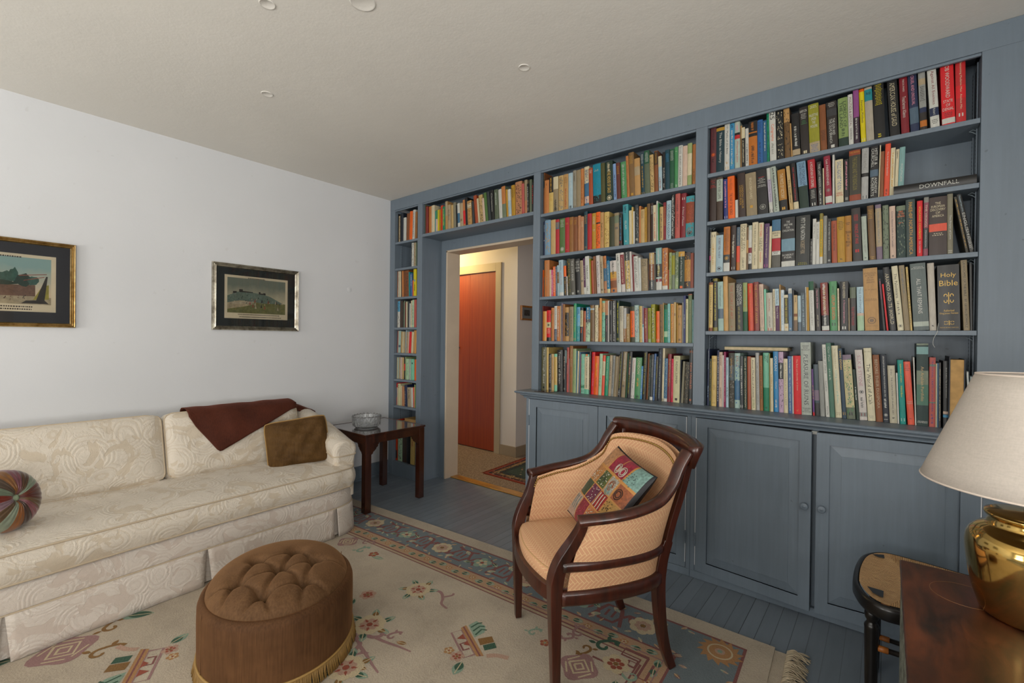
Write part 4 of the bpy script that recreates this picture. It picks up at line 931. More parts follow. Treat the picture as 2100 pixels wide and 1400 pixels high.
-18522 25.0 236 -14 or3;g:bw:.1:.2
-18266 26.1 248 -9 wh;b:.66:1:nv3;t:gy:PETER MAYLE:.05:.55:.4;g:wh:.7:.95
-17998 24.5 246 -10 or3;t:wh:YEMEN:.08:.4:.5;m:wh:.45:.88
~-17743 4.5 249 -12 cr
~-17692 16.2 264 -12 lv2;m:bk:.05:.8
~-17524 17.4 257 -12 rb2;m:bw:.1:.9
-17337 30.4 236 -16 tn;b:.16:.85:bk;p:gd
-17026 33.3 239 -9 be3;t:gy3:DICK KINGSMILL:.1:.9:.35
-16686 21.3 260 0 gt;t:yl:Saddams Road Follies:.05:.75:.35;s:or:.94
-16460 26.2 234 0 ab4;b:.55:1:tl4;t:nv:EUROPE:.05:.2:.6;p:lt2
-16185 22.8 229 0 bk;b:.08:.56:be7;t:bk:SOMEONES:.1:.52:.5;m:or:.6:.75
~-15917 19.4 206 0 rs2;g:gd:.08:.2;g:gd:.35:.5
-15716 31.9 232 -1 lg3;b:.0:.35:ab3;b:.35:.45:gy3;p:gy3;m:wh:.02:.9
-15354 30.6 244 -17 bw;b:.09:.14:lb;g:gd:.04:.2;g:gd:.93:.95
-15042 25.4 242 -12 cr;p:bk
~-14780 10.5 225 -9 rb2;m:cr:.1:.9
~-14669 14.9 286 -10 or4;t:ro2:Hungarian:.5:.78:.5
-14514 22.5 268 -10 mt3;b:.05:.28:be4;p:dt;s:yl:.92
-14271 22.8 268 -15 dk;b:.0:.35:pp2;t:pk:Palm Oasis:.45:.75:.3
~-14037 6.4 268 -14 wh
-13968 21.4 263 -15 bk;t:wh:Egypt:.22:.34:.4;t:wh:Baedeker:.82:.97:.3
-13742 28.0 267 -18 bk;t:wh:Tutankhamen:.12:.62:.45;m:wh:.02:.97
-13451 18.1 265 -14 dn;m:yl:.05:.8;s:yl:.93
-13259 27.4 229 -17 cr4;g:bk:.03:.4;m:rs2:.96:.98
~-12973 19.4 216 -14 sv;b:.6:1:rb2;m:wh:.03:.9
~-12762 22.5 179 -21 gd3;m:cr:.1:.9
-12510 28.2 225 -23 ol3;b:.13:.86:or;t:bk:GOLDSMITH:.18:.55:.4;m:bk:.6:.8
-12201 27.8 231 -30 lt2;g:nv:.15:.25;p:sl;m:wh:.02:.97
-11907 20.1 224 -21 be6;t:bk:THE TRAVELS OF IBN BATTUTA:.03:.85:.3;s:bk:.94
~-11701 10.5 224 -21 lb3;b:.0:.5:lv2;s:tl:.55
-11585 24.5 211 -24 mr2;t:gd:THE HOUSE OF MIRRORS:.05:.9:.3;m:pp:.3:.6
~-11335 19.6 211 -21 gg3;b:.0:.9:oy2;m:dn:.1:.5
-11109 25.0 232 -27 oy;p:bk;m:wh:.1:.9
~-10849 22.2 190 -16 or;t:ro2:IN SEARCH OF THE:.1:.6:.3;s:wh:.92
-10617 20.0 230 -19 br4;p:dk2
~-10407 4.5 239 -18 be4
-10357 22.7 226 -14 gn3;b:.0:.12:dn2;b:.7:.85:lg3;m:tl:.2:.6
~-10126 14.7 232 -14 lt3;m:wh:.05:.95;m:nv:.2:.7
-9974 20.8 231 -14 or4;t:bk:Basic Painting by Numbers:.03:.95:.4
~-9761 12.5 239 -9 be4;s:mr:.3
~-9602 6.7 229 -13 ms
-9530 24.2 221 -13 tn;g:bk:.08:.12;s:bk:.3;g:bk:.48:.52;o:bk:.92
~-9284 7.5 237 -9 gy2
~-9199 10.8 276 -8 bl4;m:wh:.4:.7
~-9086 13.5 256 -9 cr5;m:gy3:.1:.25
-8937 21.2 284 -8 gr3;t:be:Richard Burton:.15:.6:.3;b:.0:.02:rs2
~-8716 8.3 251 -11 lt;p:tl
@C5 937
-19310 43.2 307 -3 ol4;t:wh:No Through Road:.06:.84:.5;s:bk:.94
~-18863 15.9 307 -7 be6
-18693 26.6 261 -10 bk;t:wh:Discovering English Churches:.04:.8:.5;s:wh:.95
~-18420 20.4 261 -11 be4;t:rs2:ROMAN SCULPTURE:.1:.7:.5
-18205 24.6 262 -14 mt;b:.08:.84:be6;m:gd:.1:.8
-17947 45.0 290 -16 bk;t:wh:Treasures of Britain:.04:.82:.4;p:dg
-17490 23.3 291 -12 bk;t:pp:the Book of London:.15:.7:.45;o:gy:.93
~-17251 6.8 289 -12 nv2;b:.0:.3:lt
~-17176 16.3 310 0 rp;t:pp:Italian:.1:.25:.5;t:wh:Hunter:.4:.6:.3
~-16999 4.5 232 -4 lv2
-16950 25.9 321 -4 rb2;t:be:ENGLAND:.06:.45:.5
-16684 27.0 302 0 gg3;t:gn4:The Road and the Table:.35:.8:.35
~-16407 5.5 288 0 ab3
~-16348 9.9 287 19 cr
~-16242 6.8 280 18 sl3
~-16150 5.8 265 11 mr2
-16072 28.4 267 5 mt3;b:.78:.86:gn3;p:lg3;s:bk:.94
-15768 35.0 266 0 mt2;b:.06:.88:cr;t:gy3:E THACKERAY READER:.1:.85:.35;s:or:.02
~-15408 11.2 285 9 dk;m:ms:.1:.9
-15283 23.6 282 18 br;t:pk:Up in the Rough:.5:.8:.4;m:mr:.05:.45
-15034 31.1 257 24 or;t:yl:Algiers Murder:.18:.52:.5;t:bk:The Roundup:.55:.8:.3
-14711 21.8 273 28 lg3;t:gy:Vanishing:.1:.35:.4;m:gn:.5:.8
-14487 19.7 263 32 ro;b:.15:.5:cr;m:be:.18:.47
-14281 24.2 260 39 gt;t:lg3:THE INNER MEMORY LAND:.05:.75:.35
-14014 19.3 265 38 be;m:bk:.15:.7;s:bk:.96
~-13809 16.7 264 51 gy2;m:gy3:.1:.8;s:bk:.97
-13630 20.8 259 55 be3;p:be5
~-13418 8.5 265 55 be
-13323 21.3 290 52 bk;m:oy:.05:.8;m:wh:.85:.95
-13093 26.4 291 48 be3;t:wh:MYSTERIES OF THE PAST:.03:.65:.5;o:gy3:.75
~-12822 11.9 282 47 dn2;p:dt
-12690 23.0 292 44 bk;m:pk:.2:.5;m:oy:.1:.9
-12446 24.1 254 40 wh;t:rd:The Famous:.05:.35:.35;t:gy3:Welfare Dogs:.38:.75:.4;s:bk:.95
-12196 37.5 257 38 gn2;t:cr:LONDON:.03:.4:.5;m:gd:.5:.7;o:dn:.95
~-11814 12.1 205 37 ab2;m:wh:.1:.9
-11681 23.9 294 32 bk;t:oy:BRITISH ISLES:.03:.42:.5;m:oy:.45:.9
~-11436 10.0 283 32 rb
~-11330 11.8 274 31 dn;m:gy:.1:.9
-11206 17.9 280 30 gy3;t:gy2:SECRET GARDENS:.1:.5:.5;b:.93:1:wh
~-11021 11.6 284 29 bl3;t:wh:THE VIKING DISCOVERIES OF GOLD:.12:.9:.4
~-10892 14.0 267 26 dk;m:oy:.1:.9
-10734 24.1 316 21 nv2;t:wh:HISTORY OF THE SUDAN:.3:.95:.2;m:sl:.03:.95
~-10463 13.1 318 13 cr;t:gy:THE LAST EMPIRE:.18:.5:.5;s:bk:.97
-10326 20.7 258 12 sb2;p:lb;b:.93:1:wh
-10112 21.1 285 11 mr2;t:gd:A HISTORY OF/THE CALIPHATES:.1:.68:.5
~-9890 11.9 257 8 cm2;m:pk:.1:.9
-9762 37.9 275 6 cr5;t:bk:INDIAN SUMMER:.12:.6:.35;g:bk:.03:.06;s:bk:.93
~-9371 5.7 252 3 nv2
~-9308 12.5 244 38 be5
-9178 26.9 241 37 dk3;p:be3
-8876 22.1 317 8 gy3;t:or5:INDIA UNVEILED:.25:.73:.5;h:or5:SHUTTLE:.03:.08;o:or5:.93
@D1 2229
~-32320 12.2 265 -4 ol2
~-32183 32.6 247 -8 mr4
-31844 40.6 243 -12 or3
-31424 40.1 244 -16 cr
~-31009 15.1 190 -16 tl4
~-30845 23.1 192 -16 pp;b:.0:.4:gn
~-30600 14.9 193 -16 yl
~-30438 18.8 194 -16 ms
~-30237 26.7 224 -21 ro2
~-29956 33.0 209 -25 gn3;m:yl:.1:.8
~-29613 28.8 248 -30 tn;b:.0:.5:be
~-29312 34.9 213 -34 be;m:gy3:.2:.6
~-28950 26.9 207 -38 be4
~-28656 31.7 223 -48 be5
~-28326 15.1 196 -53 bk
~-28163 28.7 208 -57 wh;b:.4:.8:sb2
-27863 39.5 203 -61 be;o:bw:.7
~-27456 24.4 224 -65 or3;b:.4:.9:br
~-27200 30.2 239 -69 bk
-26886 45.4 203 -73 tn;b:.1:.3:cr;p:rb
~-26408 23.6 194 -83 gy3
-26102 32.6 238 -117 rs2
~-25764 17.3 209 -116 cr
-25580 41.2 231 -106 be4;p:bk
~-25157 22.6 198 -109 pp
~-24908 28.0 236 -119 gn4
~-24617 27.7 238 -109 gy3
-24318 32.9 244 -88 bk;t:wh:Christmas:.1:.7:.5
-23956 38.9 240 -61 gr2;m:lg:.1:.5
-23546 35.2 236 -68 wh
-23162 37.9 249 -66 gr;b:.0:.55:or3
~-22773 19.8 221 -69 ms
~-22565 27.8 216 -63 wh;b:.4:.9:lb
-22276 33.7 242 -49 ms;g:bk:.1:.4
-21919 62.1 258 -35 pp2;p:dk2
~-21288 23.7 233 -36 rp
-21042 26.4 256 -34 be3;b:.6:1:pp2
~-20769 16.5 223 -32 bk;m:wh:.1:.9
~-20594 22.1 249 -15 gr2
~-20354 14.3 227 -15 bk;t:rd:Sudan:.1:.7:.7
@L1 2204
~-36240 4.5 274 -4 bk
~-36191 28.3 253 -4 be;p:bk
~-35892 14.3 265 -8 bk
~-35734 33.0 274 -13 nv2
~-35388 38.9 223 0 wh
-34983 44.6 255 20 rb
-34533 40.6 267 29 or
-34113 36.0 274 28 wh;m:bk:.1:.9
~-33738 29.7 250 23 rb2
@L2 1955
~-34223 30.1 222 0 wh;p:bk
~-33906 32.8 221 0 be;p:bw
~-33563 14.8 218 -5 gr
@L3 1683
~-36240 4.5 255 0 or3
~-36191 13.0 257 0 wh;p:bk
~-36016 26.7 256 -16 cr
~-35719 14.7 247 -26 bk
~-35557 23.5 251 -31 or3
-35315 78.7 258 -32 rb;p:br3
~-34521 17.8 229 -33 tl
~-34329 31.1 213 -36 bl3;t:wh:AFRICA:.05:.55:.6
~-34004 18.2 147 -16 ro
-33808 40.3 253 -16 yl;o:ab:.42;m:bk:.55:.8
@L4 1397
~-36240 4.7 257 0 gd2;t:bw:ARABIA:.1:.45:.5
~-36178 36.5 251 0 wh;b:.0:.4:ab4;p:gy3
-35790 40.5 251 0 br3
~-35377 13.2 236 -1 bk
~-35239 17.5 249 -3 gr
~-35057 15.9 235 -4 mr2
~-34883 18.7 241 -9 cr
~-34689 27.2 240 -10 gy3
~-34403 16.3 223 0 wh
~-34211 19.8 247 0 cr;m:bk:.1:.9
~-33999 29.4 253 0 lg3;m:nv:.2:.9
~-33691 33.3 254 0 rp
@L5 1158
~-36240 4.5 207 30 mr2;t:wh:DOCTOR ZHIVAGO:.1:.7:.3
~-36191 15.7 207 30 pp
~-36025 31.5 207 28 lt2;b:.65:.75:sl
~-35690 15.2 201 20 tn
~-35520 15.1 201 13 be4
~-35359 16.0 198 10 cr
~-35181 18.7 199 3 be
~-34976 13.0 213 18 lb3
~-34827 19.4 198 21 be;p:tl
~-34624 19.3 198 30 pp
~-34422 31.0 199 57 br
~-34094 27.1 198 50 cr
~-33805 19.7 211 43 tn
~-33599 23.2 212 40 or4
@L6 911
~-36240 4.5 202 0 sb2;p:bk
~-36191 4.5 203 0 cr
~-36142 5.3 203 0 cr
~-36080 13.4 204 0 lt2
~-35936 17.2 204 0 be
~-35754 14.3 205 0 wh3
~-35602 19.9 205 0 pp
~-35394 19.7 204 -3 be4
~-35187 19.6 207 -5 bk;b:.3:.6:br
~-34972 13.9 210 -12 gg3
~-34805 41.5 193 -16 lg3;m:gn:.2:.8
~-34381 11.9 194 -16 gn3
~-34253 10.0 194 -16 wh
~-34135 48.7 193 -16 mt;s:nv:.2
~-33630 25.9 192 0 or
@L7 660
~-36240 4.5 209 -5 br;b:.25:.65:sb
~-36191 17.2 167 -5 pp
~-36009 42.0 204 -8 cr5;m:bk:.05:.2
~-35579 18.0 187 -11 cr
~-35381 34.7 182 -19 pp2
~-35015 20.5 199 -27 nv;m:wh:.3:.9
~-34801 21.3 201 -30 nv
~-34560 52.1 179 -43 be;m:gy3:.1:.6
~-34030 27.1 180 -46 wh
~-33741 21.5 185 -54 ro
~-33517 14.3 213 -16 gg2
@L8 134
~-36240 19.7 271 -4 ro2;b:.75:.95:dk
-35934 66.5 248 0 lg3;p:gy3
-35251 63.5 275 0 br3;b:.2:.35:dk
-34599 52.0 289 0 bk
-34062 61.3 275 9 be6;t:rd:AFRICANS:.25:.55:.4
'''  # UNLOCKING THE KEY: white below its dark green band is glare painted as colour
# ------------------------------------------------------------------ books
PAL = {}
for e in PALS.split('|'):
    a, b, c = e.split(' ', 2); PAL[a] = (b, c)
BM = {}
def bmat(code):
    if code not in BM:
        c = lin(PAL[code][0]); g = 0.82
        lum = sum(c) / 3; c = tuple(min(.85, max(0.0, (lum + (x - lum) * 1.06)) * g) for x in c)
        t = NT('book_cloth_' + PAL[code][1].replace(' ', '_') + '_' + code); o = t.coord()
        n = t.noise(t.mapping(o, (40, 40, 8)), 3, 4, .7)
        t.color(t.ramp(n, [(.3, scl(c, .84)), (.7, scl(c, 1.1))])); t.set(rough=.38 if sum(map(ord, code)) % 2 else .5, spec=.5)
        BM[code] = t.m
    return BM[code]
PAGES = simple('page_edges', '#b8a98a', .85, var=.12, scale=60)
TXT = {}
def text_geo(s):
    if s not in TXT:
        cu = bpy.data.curves.new('txt', 'FONT'); cu.body = s; cu.resolution_u = 2; cu.align_x = 'CENTER'; cu.space_line = .85
        ob = bpy.data.objects.new('txt', cu); C.objects.link(ob)
        dg = bpy.context.evaluated_depsgraph_get(); me = ob.evaluated_get(dg).to_mesh()
        vs_ = [tuple(v.co) for v in me.vertices]; fs = [tuple(p.vertices) for p in me.polygons]
        ob.evaluated_get(dg).to_mesh_clear(); bpy.data.objects.remove(ob); bpy.data.curves.remove(cu)
        if vs_:
            x0 = min(v[0] for v in vs_); x1 = max(v[0] for v in vs_); y0 = min(v[1] for v in vs_); y1 = max(v[1] for v in vs_)
            vs_ = [((v[0] - x0) / max(1e-6, x1 - x0), (v[1] - y0) / max(1e-6, y1 - y0)) for v in vs_]
        TXT[s] = (vs_, fs)
    return TXT[s]
def book_geo(wd, h, dep, col, extras, rr, hard=True):
    """cover MB, pages MB, print MB, in local coordinates: spine faces -y, left bottom corner at 0"""
    bulge = min(.0035, wd * .14) if hard else .0006
    used = [col]; bands = []
    for e in extras:
        if e[0] == 'b': bands.append((float(e[1]), float(e[2]), e[3]))
    cuts = sorted({0.0, 1.0} | {max(0, min(1, b[0])) for b in bands} | {max(0, min(1, b[1])) for b in bands})
    cv = MB(); mats = [bmat(col)]
    def mi(code):
        m_ = bmat(code)
        if m_ not in mats: mats.append(m_)
        return mats.index(m_)
    NU = 6
    yf = lambda u: -bulge * (1 - (2 * u - 1) ** 2)
    tb = .0022 if hard else .0009
    for a, b in zip(cuts, cuts[1:]):
        if b - a < .001: continue
        c = col
        for (p, q, cc) in bands:
            if p - .001 <= a and b <= q + .001: c = cc
        z1, z0 = h * (1 - a), h * (1 - b)
        cv.grid(lambda u, v: (u * wd, yf(u), z0 + (z1 - z0) * v), NU, 1, mi(c))
    # spine cap edges and boards
    for z in (h, 0):
        V = [(i / NU * wd, yf(i / NU), z) for i in range(NU + 1)] + [(wd, .003, z), (0, .003, z)]
        cv.add(V, [tuple(range(len(V)))], 0)
    for x0, x1 in ((0, tb), (wd - tb, wd)): cv.box(x0, x1, 0.0005, dep, 0, h, 0)
    cv.add([(tb, .003, 0), (wd - tb, .003, 0), (wd - tb, .003, h), (tb, .003, h)], [(0, 1, 2, 3)], 0)
    pg = MB(); ins = .004 if hard else .0005
    if wd > 2.5 * tb: pg.box(tb + .0001, wd - tb - .0001, .0032, dep - ins, ins * .8, h - ins)
    pr = MB(); pm = []
    def pmi(code):
        m_ = bmat(code)
        if m_ not in pm: pm.append(m_)
        return pm.index(m_)
    E = .0005
    def put(uz, fs, code, smooth=False):   # uz: list of (u in 0..1, z)
        pr.add([(u * wd, yf(max(0, min(1, u))) - E, z) for u, z in uz], fs, pmi(code))
    def quad(u0, u1, z0, z1, code): put([(u0, z0), (u1, z0), (u1, z1), (u0, z1)], [(0, 1, 2, 3)], code)
    for e in extras:
        k = e[0]
        if k == 't':
            lines = e[2].split('/'); f0, f1 = float(e[3]), float(e[4]); kw = float(e[5]) if len(e) > 5 else .5
            n = len(lines)
            for i, ln in enumerate(lines):
                g, fs = text_geo(ln)
                if not g: continue
                lw = kw / n * .86; uc = .5 + kw / 2 - kw * (i + .5) / n
                L = (f1 - f0) * h; 
                if n > 1: L *= max(.45, min(1, len(ln) / max(len(q) for q in lines)))
                ztop = h * (1 - f0)
                put([(uc - lw / 2 + gy * lw, ztop - gx * L) for gx, gy in g], fs, e[1])
        elif k == 'h':
            lines = e[2].split('/'); f0, f1 = float(e[3]), float(e[4]); n = len(lines); mx = max(len(q) for q in lines)
            for i, ln in enumerate(lines):
                g, fs = text_geo(ln)
                if not g: continue
                hh = (f1 - f0) * h / n * .74; zt = h * (1 - f0) - (f1 - f0) * h * i / n
                ww = .84 * max(.3, (len(ln) + .5) / (mx + .5)) * (1 if mx > 4 else .75)
                put([(.5 - ww / 2 + gx * ww, zt - hh + gy * hh) for gx, gy in g], fs, e[1])
        elif k == 'm':
            z = h * (1 - float(e[2])); ze = h * (1 - float(e[3]))
            while z > ze:
                l_ = rr.uniform(.0012, .0030); o_ = rr.uniform(-.05, .05); hw = .17
                quad(.5 - hw + o_, .5 + hw * rr.uniform(.3, 1) + o_, z - l_, z, e[1]); z -= l_ + (.0012 if rr.random() < .8 else .005)
        elif k == 'g':
            z = h * (1 - float(e[2])); ze = h * (1 - float(e[3]))
            while z > ze:
                u = rr.uniform(.14, .3); ue = 1 - u
                while u < ue:
                    d_ = rr.uniform(.05, .12); quad(u, min(ue, u + d_), z - .003, z, e[1]); u += d_ + .05
                z -= .0075
        elif k == 's':
            zc = h * (1 - float(e[2])); s_ = min(.3, .007 / wd); quad(.5 - s_, .5 + s_, zc - .007, zc + .007, e[1])
        elif k == 'o':
            zc = h * (1 - float(e[2])); R_ = wd * .3
            for r0, r1 in ((R_, R_ * .8), (R_ * .5, .0001)):
                P_ = []
                for q in range(17):
                    a = q / 16 * 2 * pi; P_ += [(.5 + cos(a) * r0 / wd, zc + sin(a) * r0), (.5 + cos(a) * r1 / wd, zc + sin(a) * r1)]
                put(P_, [(2 * q, 2 * q + 2, 2 * q + 3, 2 * q + 1) for q in range(16)], e[1])
        elif k == 'f':
            z1, z0 = h * (1 - float(e[2])), h * (1 - float(e[3])); zc = (z0 + z1) / 2; hh = (z1 - z0) / 2
            quad(.48, .52, z0, z1, e[1])
            for sx in (-1, 1):
                for sz in (-1, 1):
                    cx, cz = .5 + sx * .14, zc + sz * hh * .45; P_ = []
                    for q in range(11):
                        a = -.5 + q / 10 * 4.4; 
                        for r_ in (1.0, .62): P_.append((cx + sx * cos(a) * .09 * r_, cz + sz * sin(a) * hh * .32 * r_))
                    put(P_, [(2 * q, 2 * q + 2, 2 * q + 3, 2 * q + 1) for q in range(10)], e[1])
        elif k == 'p':
            for q in range(int(26 + 900 * wd)):
                u = rr.uniform(.08, .85); z = rr.uniform(.06, .92) * h; du = rr.uniform(.04, .12); dz = rr.uniform(.002, .009)
                sk = rr.uniform(-.06, .06)
                put([(u, z), (u + du, z + sk * .03), (u + du + sk, z + dz), (u + sk, z + dz)], [(0, 1, 2, 3)], e[1])
    return cv, mats, pg, pr, pm
def cname(c): return PAL[c][1]
RN = {1: 'top', 2: 'second', 3: 'third', 4: 'fourth', 5: 'fifth', 6: 'sixth', 7: 'seventh', 8: 'lowest'}
BN = {'R': 'right-hand bay', 'C': 'middle bay', 'L': 'narrow left bay'}
ORD = ['first', 'second', 'third', 'fourth', 'fifth', 'sixth', 'seventh', 'eighth', 'ninth', 'tenth', 'eleventh', 'twelfth', 'thirteenth', 'fourteenth', 'fifteenth', 'sixteenth', 'seventeenth', 'eighteenth', 'nineteenth', 'twentieth'] + ['twenty-' + q for q in ('first', 'second', 'third', 'fourth', 'fifth', 'sixth', 'seventh', 'eighth', 'ninth')] + ['thirtieth'] + ['thirty-' + q for q in ('first', 'second', 'third', 'fourth', 'fifth', 'sixth', 'seventh', 'eighth', 'ninth')] + ['fortieth'] + ['forty-' + q for q in ('first', 'second', 'third', 'fourth', 'fifth', 'sixth', 'seventh', 'eighth', 'ninth')] + ['fiftieth', 'fifty-first', 'fifty-second', 'fifty-third', 'fifty-fourth', 'fifty-fifth', 'fifty-sixth']
rows = []
for ln in BOOKS.strip().split('\n'):
    if ln[0] == '@':
        a, z = ln[1:].split(); rows.append((a[0], int(a[1]), int(z) / 1000, [])); continue
    small = ln[0] == '~'; f = ln.lstrip('~').split(';'); n_ = f[0].split()
    rows[-1][3].append(dict(small=small, x=int(n_[0]) / 10000, w=float(n_[1]) / 1000, h=int(n_[2]) / 1000, t=int(n_[3]) / 1000, c=n_[4], ex=[q.split(':') for q in f[1:]]))
labels = {}
def book_label(bay, row, i, L, lvl):
    b = L[i]; col = cname(b['c'])
    where = {'D': 'on shelf over the doorway'}.get(bay) or ('on countertop in ' + BN[bay] if row == 5 and bay in 'RC' else 'on %s shelf, %s' % (RN[row], BN[bay]))
    feat = ''
    tx = [e for e in b['ex'] if e[0] in 'th']; bd = [e for e in b['ex'] if e[0] == 'b']; pt = [e for e in b['ex'] if e[0] == 'p']
    if bd: feat = 'with %s band' % cname(bd[0][3])
    elif tx: feat = 'with %s lettering' % cname(tx[0][1])
    elif pt: feat = 'with %s pattern' % cname(pt[0][1])
    size = 'thick' if b['w'] > .04 else ('thin' if b['w'] < .014 else '')
    nb = ''
    if 0 < i < len(L) - 1: nb = 'between %s and %s ones' % (cname(L[i - 1]['c']), cname(L[i + 1]['c']))
    elif i == 0: nb = 'leftmost'
    else: nb = 'rightmost'
    if lvl == 0: s = '%s %s book %s %s' % (size, col, nb, where)
    elif lvl == 1: s = '%s %s book %s %s' % (size, col, feat, where)
    elif lvl == 2: s = '%s %s book %s, %s from left %s' % (size, col, feat, ORD[i], where)
    else: s = '%s book, %s from left %s' % (col, ORD[i], where)
    return ' '.join(s.split())
seen = {}
allb = []
for bay, row, z, L in rows:
    for i, b in enumerate(L): b['cand'] = [book_label(bay, row, i, L, q) for q in range(4)]; allb.append(b)
from collections import Counter
cnt = [Counter(b['cand'][q] for b in allb) for q in range(4)]
SPL = 0
rest = MB(); rest_m = []
def merge(mb, mats, M4):
    o = len(rest.v); rest.v += [tuple(M4 @ Vector(p)) for p in mb.v]
    ix = []
    for m_ in mats:
        if m_ not in rest_m: rest_m.append(m_)
        ix.append(rest_m.index(m_))
    for f, mi_, sm in zip(mb.f, mb.m, mb.sm): rest.f.append(tuple(o + j for j in f)); rest.m.append(ix[mi_]); rest.sm.append(sm)
cap_h = {}
for bay in 'RCL':
    zs = [z for z in SH[bay]] 
    for i, z in enumerate(zs): cap_h[(bay, i + 1)] = (2.556 - z) if i == 0 else (zs[i - 1] - .021 - z)
cap_h[('R', 5)] = 1.358 - .021 - CT; cap_h[('C', 5)] = 1.289 - .021 - CT; cap_h[('D', 1)] = 2.556 - 2.229; cap_h[('L', 8)] = .41
for bay, row, z, L in rows:
    for i, b in enumerate(L):
        rr = random.Random(int(b['x'] * 10000) + row * 77)
        wd, h = b['w'] - .0003, b['h']; tl = b['t']; a = math.atan(tl)
        hmax = cap_h[(bay, row)] - .003 - abs(sin(a)) * wd
        if bay == 'L' and row == 8: h = .385 - (i % 3) * .012
        h = min(h / cos(a) if abs(a) > .2 else h, hmax / cos(a))
        hard = b['w'] > .019 or h > .235
        dep = min(.2, max(.105, h * rr.uniform(.62, .72))); 
        if bay == 'L': dep = min(dep, .19)
        y0 = YB + .026 + rr.uniform(0, .010); dep = min(dep, YW - .012 - y0)
        cv, mats, pg, pr, pm = book_geo(wd, h, dep, b['c'], b['ex'], rr, hard)
        # lean: rotate about the lower corner on the side it leans to
        lift = abs(sin(a)) * wd if a > 0 else 0.0
        base = Vector((b['x'], y0, z + .0004))
        R3 = Matrix.Rotation(a, 4, 'Y')
        if a > 0: off = Vector((0, 0, sin(a) * wd))
        else: off = Vector((0, 0, 0))
        loc = base + off
        M4 = Matrix.Translation(loc) @ R3
        if b['small']:
            merge(cv, mats, M4); merge(pg, [PAGES], M4); merge(pr, pm, M4); continue
        o = cv.build('book', mats); o.matrix_world = M4
        for q in (0, 1, 2, 3):
            if cnt[q][b['cand'][q]] == 1 and 4 <= len(b['cand'][q].split()) <= 16: lab = b['cand'][q]; break
        grp = {'D': 'books over the doorway'}.get(bay) or 'books on the %s shelf of the %s' % (RN[row], BN[bay])
        tag(o, lab, 'book', grp)
        if pg.v: c_ = pg.build('pages', PAGES); c_.parent = o
        if pr.v: c_ = pr.build('spine_print', pm); c_.parent = o
rs = rest.build('books', rest_m)
tag(rs, 'the many slimmer books packed among the others and filling the narrow left bay', 'books', kind='stuff')
# books lying flat
def flat_book(x0, x1, z, th, dep, col, ex, label, y0=YB + .012, hard=True, angz=0.0):
    cv, mats, pg, pr, pm = book_geo(th, x1 - x0, dep, col, ex, random.Random(5), hard)
    o = cv.build('book', mats); o.matrix_world = Matrix.Translation((x1, y0, z)) @ Matrix.Rotation(angz, 4, 'Z') @ Matrix.Rotation(-radians(90), 4, 'Y')
    tag(o, label, 'book', 'books lying flat')
    if pg.v: pg.build('pages', PAGES).parent = o
    if pr.v: pr.build('spine_print', pm).parent = o
    return o
flat_book(.018, .285, 1.972, .0375, .17, 'bk', [['t', 'wh', 'DOWNFALL', '.33', '.80', '.52']], 'black book lying flat alone at right end of second shelf, white lettering')
FZ = 1.2535
fb = MB(); fb.box(-.704, -.392, YB + .05, YB + .2, FZ, FZ + .002); fb.box(-.704, -.388, YB + .05, YB + .2, FZ + .018, FZ + .0205)
o = fb.build('book', simple('dull_green_cover', '#3c4a38', .6)); tag(o, 'cream-paged book lying flat on top of the books on the countertop', 'book', 'books lying flat')
MB().box(-.700, -.395, YB + .053, YB + .196, FZ + .002, FZ + .018).build('pages', PAGES, o)
fb = MB(); fb.box(-3.50, -3.312, YB + .03, YB + .19, .522, .5245); fb.box(-3.50, -3.312, YB + .03, YB + .19, .545, .548)
o = fb.build('book', simple('tan_cover', '#a8854c', .6)); tag(o, 'tan book lying flat above the lowest books of the narrow left bay', 'book', 'books lying flat')
MB().box(-3.497, -3.315, YB + .033, YB + .187, .5245, .545).build('pages', simple('brown_page_edges', '#b8935c', .85), o)
th = MB().tube(catmull([(.176, YB + .020, 1.392), (.172, YB + .000, 1.372), (.170, YB - .004, 1.350), (.160, YB - .002, 1.325), (.158, YB + .002, 1.300), (.164, YB + .004, 1.285)], 5), .0011, 5)
tag(th.build('bookmark_string', simple('white_thread', '#aeb0ac', .8)), 'thin white string hanging over the fourth shelf edge from the black gilt book', 'string')
# pages-out old binder and crinkled magazines at the right end of the countertop
BX = .2105
fb = MB(); fb.box(BX, BX + .004, YB + .01, YB + .2, CT + .0005, CT + .310); fb.box(BX + .046, BX + .050, YB + .01, YB + .2, CT + .0005, CT + .300)
o = fb.build('book', bmat('nv2')); tag(o, 'thick navy book turned with its tan page edges outward, beside lampshade', 'book', 'books turned backwards')
MB().box(BX + .004, BX + .046, YB + .014, YB + .19, CT + .002, CT + .297).build('pages', simple('aged_pages', '#b08c58', .85, var=.15, scale=40), o)
for i in range(2):
    x0 = BX + .058 + i * .011
    g_ = MB(); g_.grid(lambda u, v: (x0 + .0015 * sin(11 * v + i) + .002 * sin(7 * u), YB + .012 + .15 * u, CT + .001 + (.245 - .02 * i + .004 * sin(5 * u)) * v), 6, 14)
    tag(g_.build('magazine', simple('magazine_paper_%d' % i, ['#b8bcb8', '#9aa4a6'][i], .6), solid=.006), ['white crinkled magazine standing just right of the backwards navy book', 'grey crinkled magazine standing against the right end of the bookcase, behind lampshade'][i], 'magazine', 'crinkled magazines')
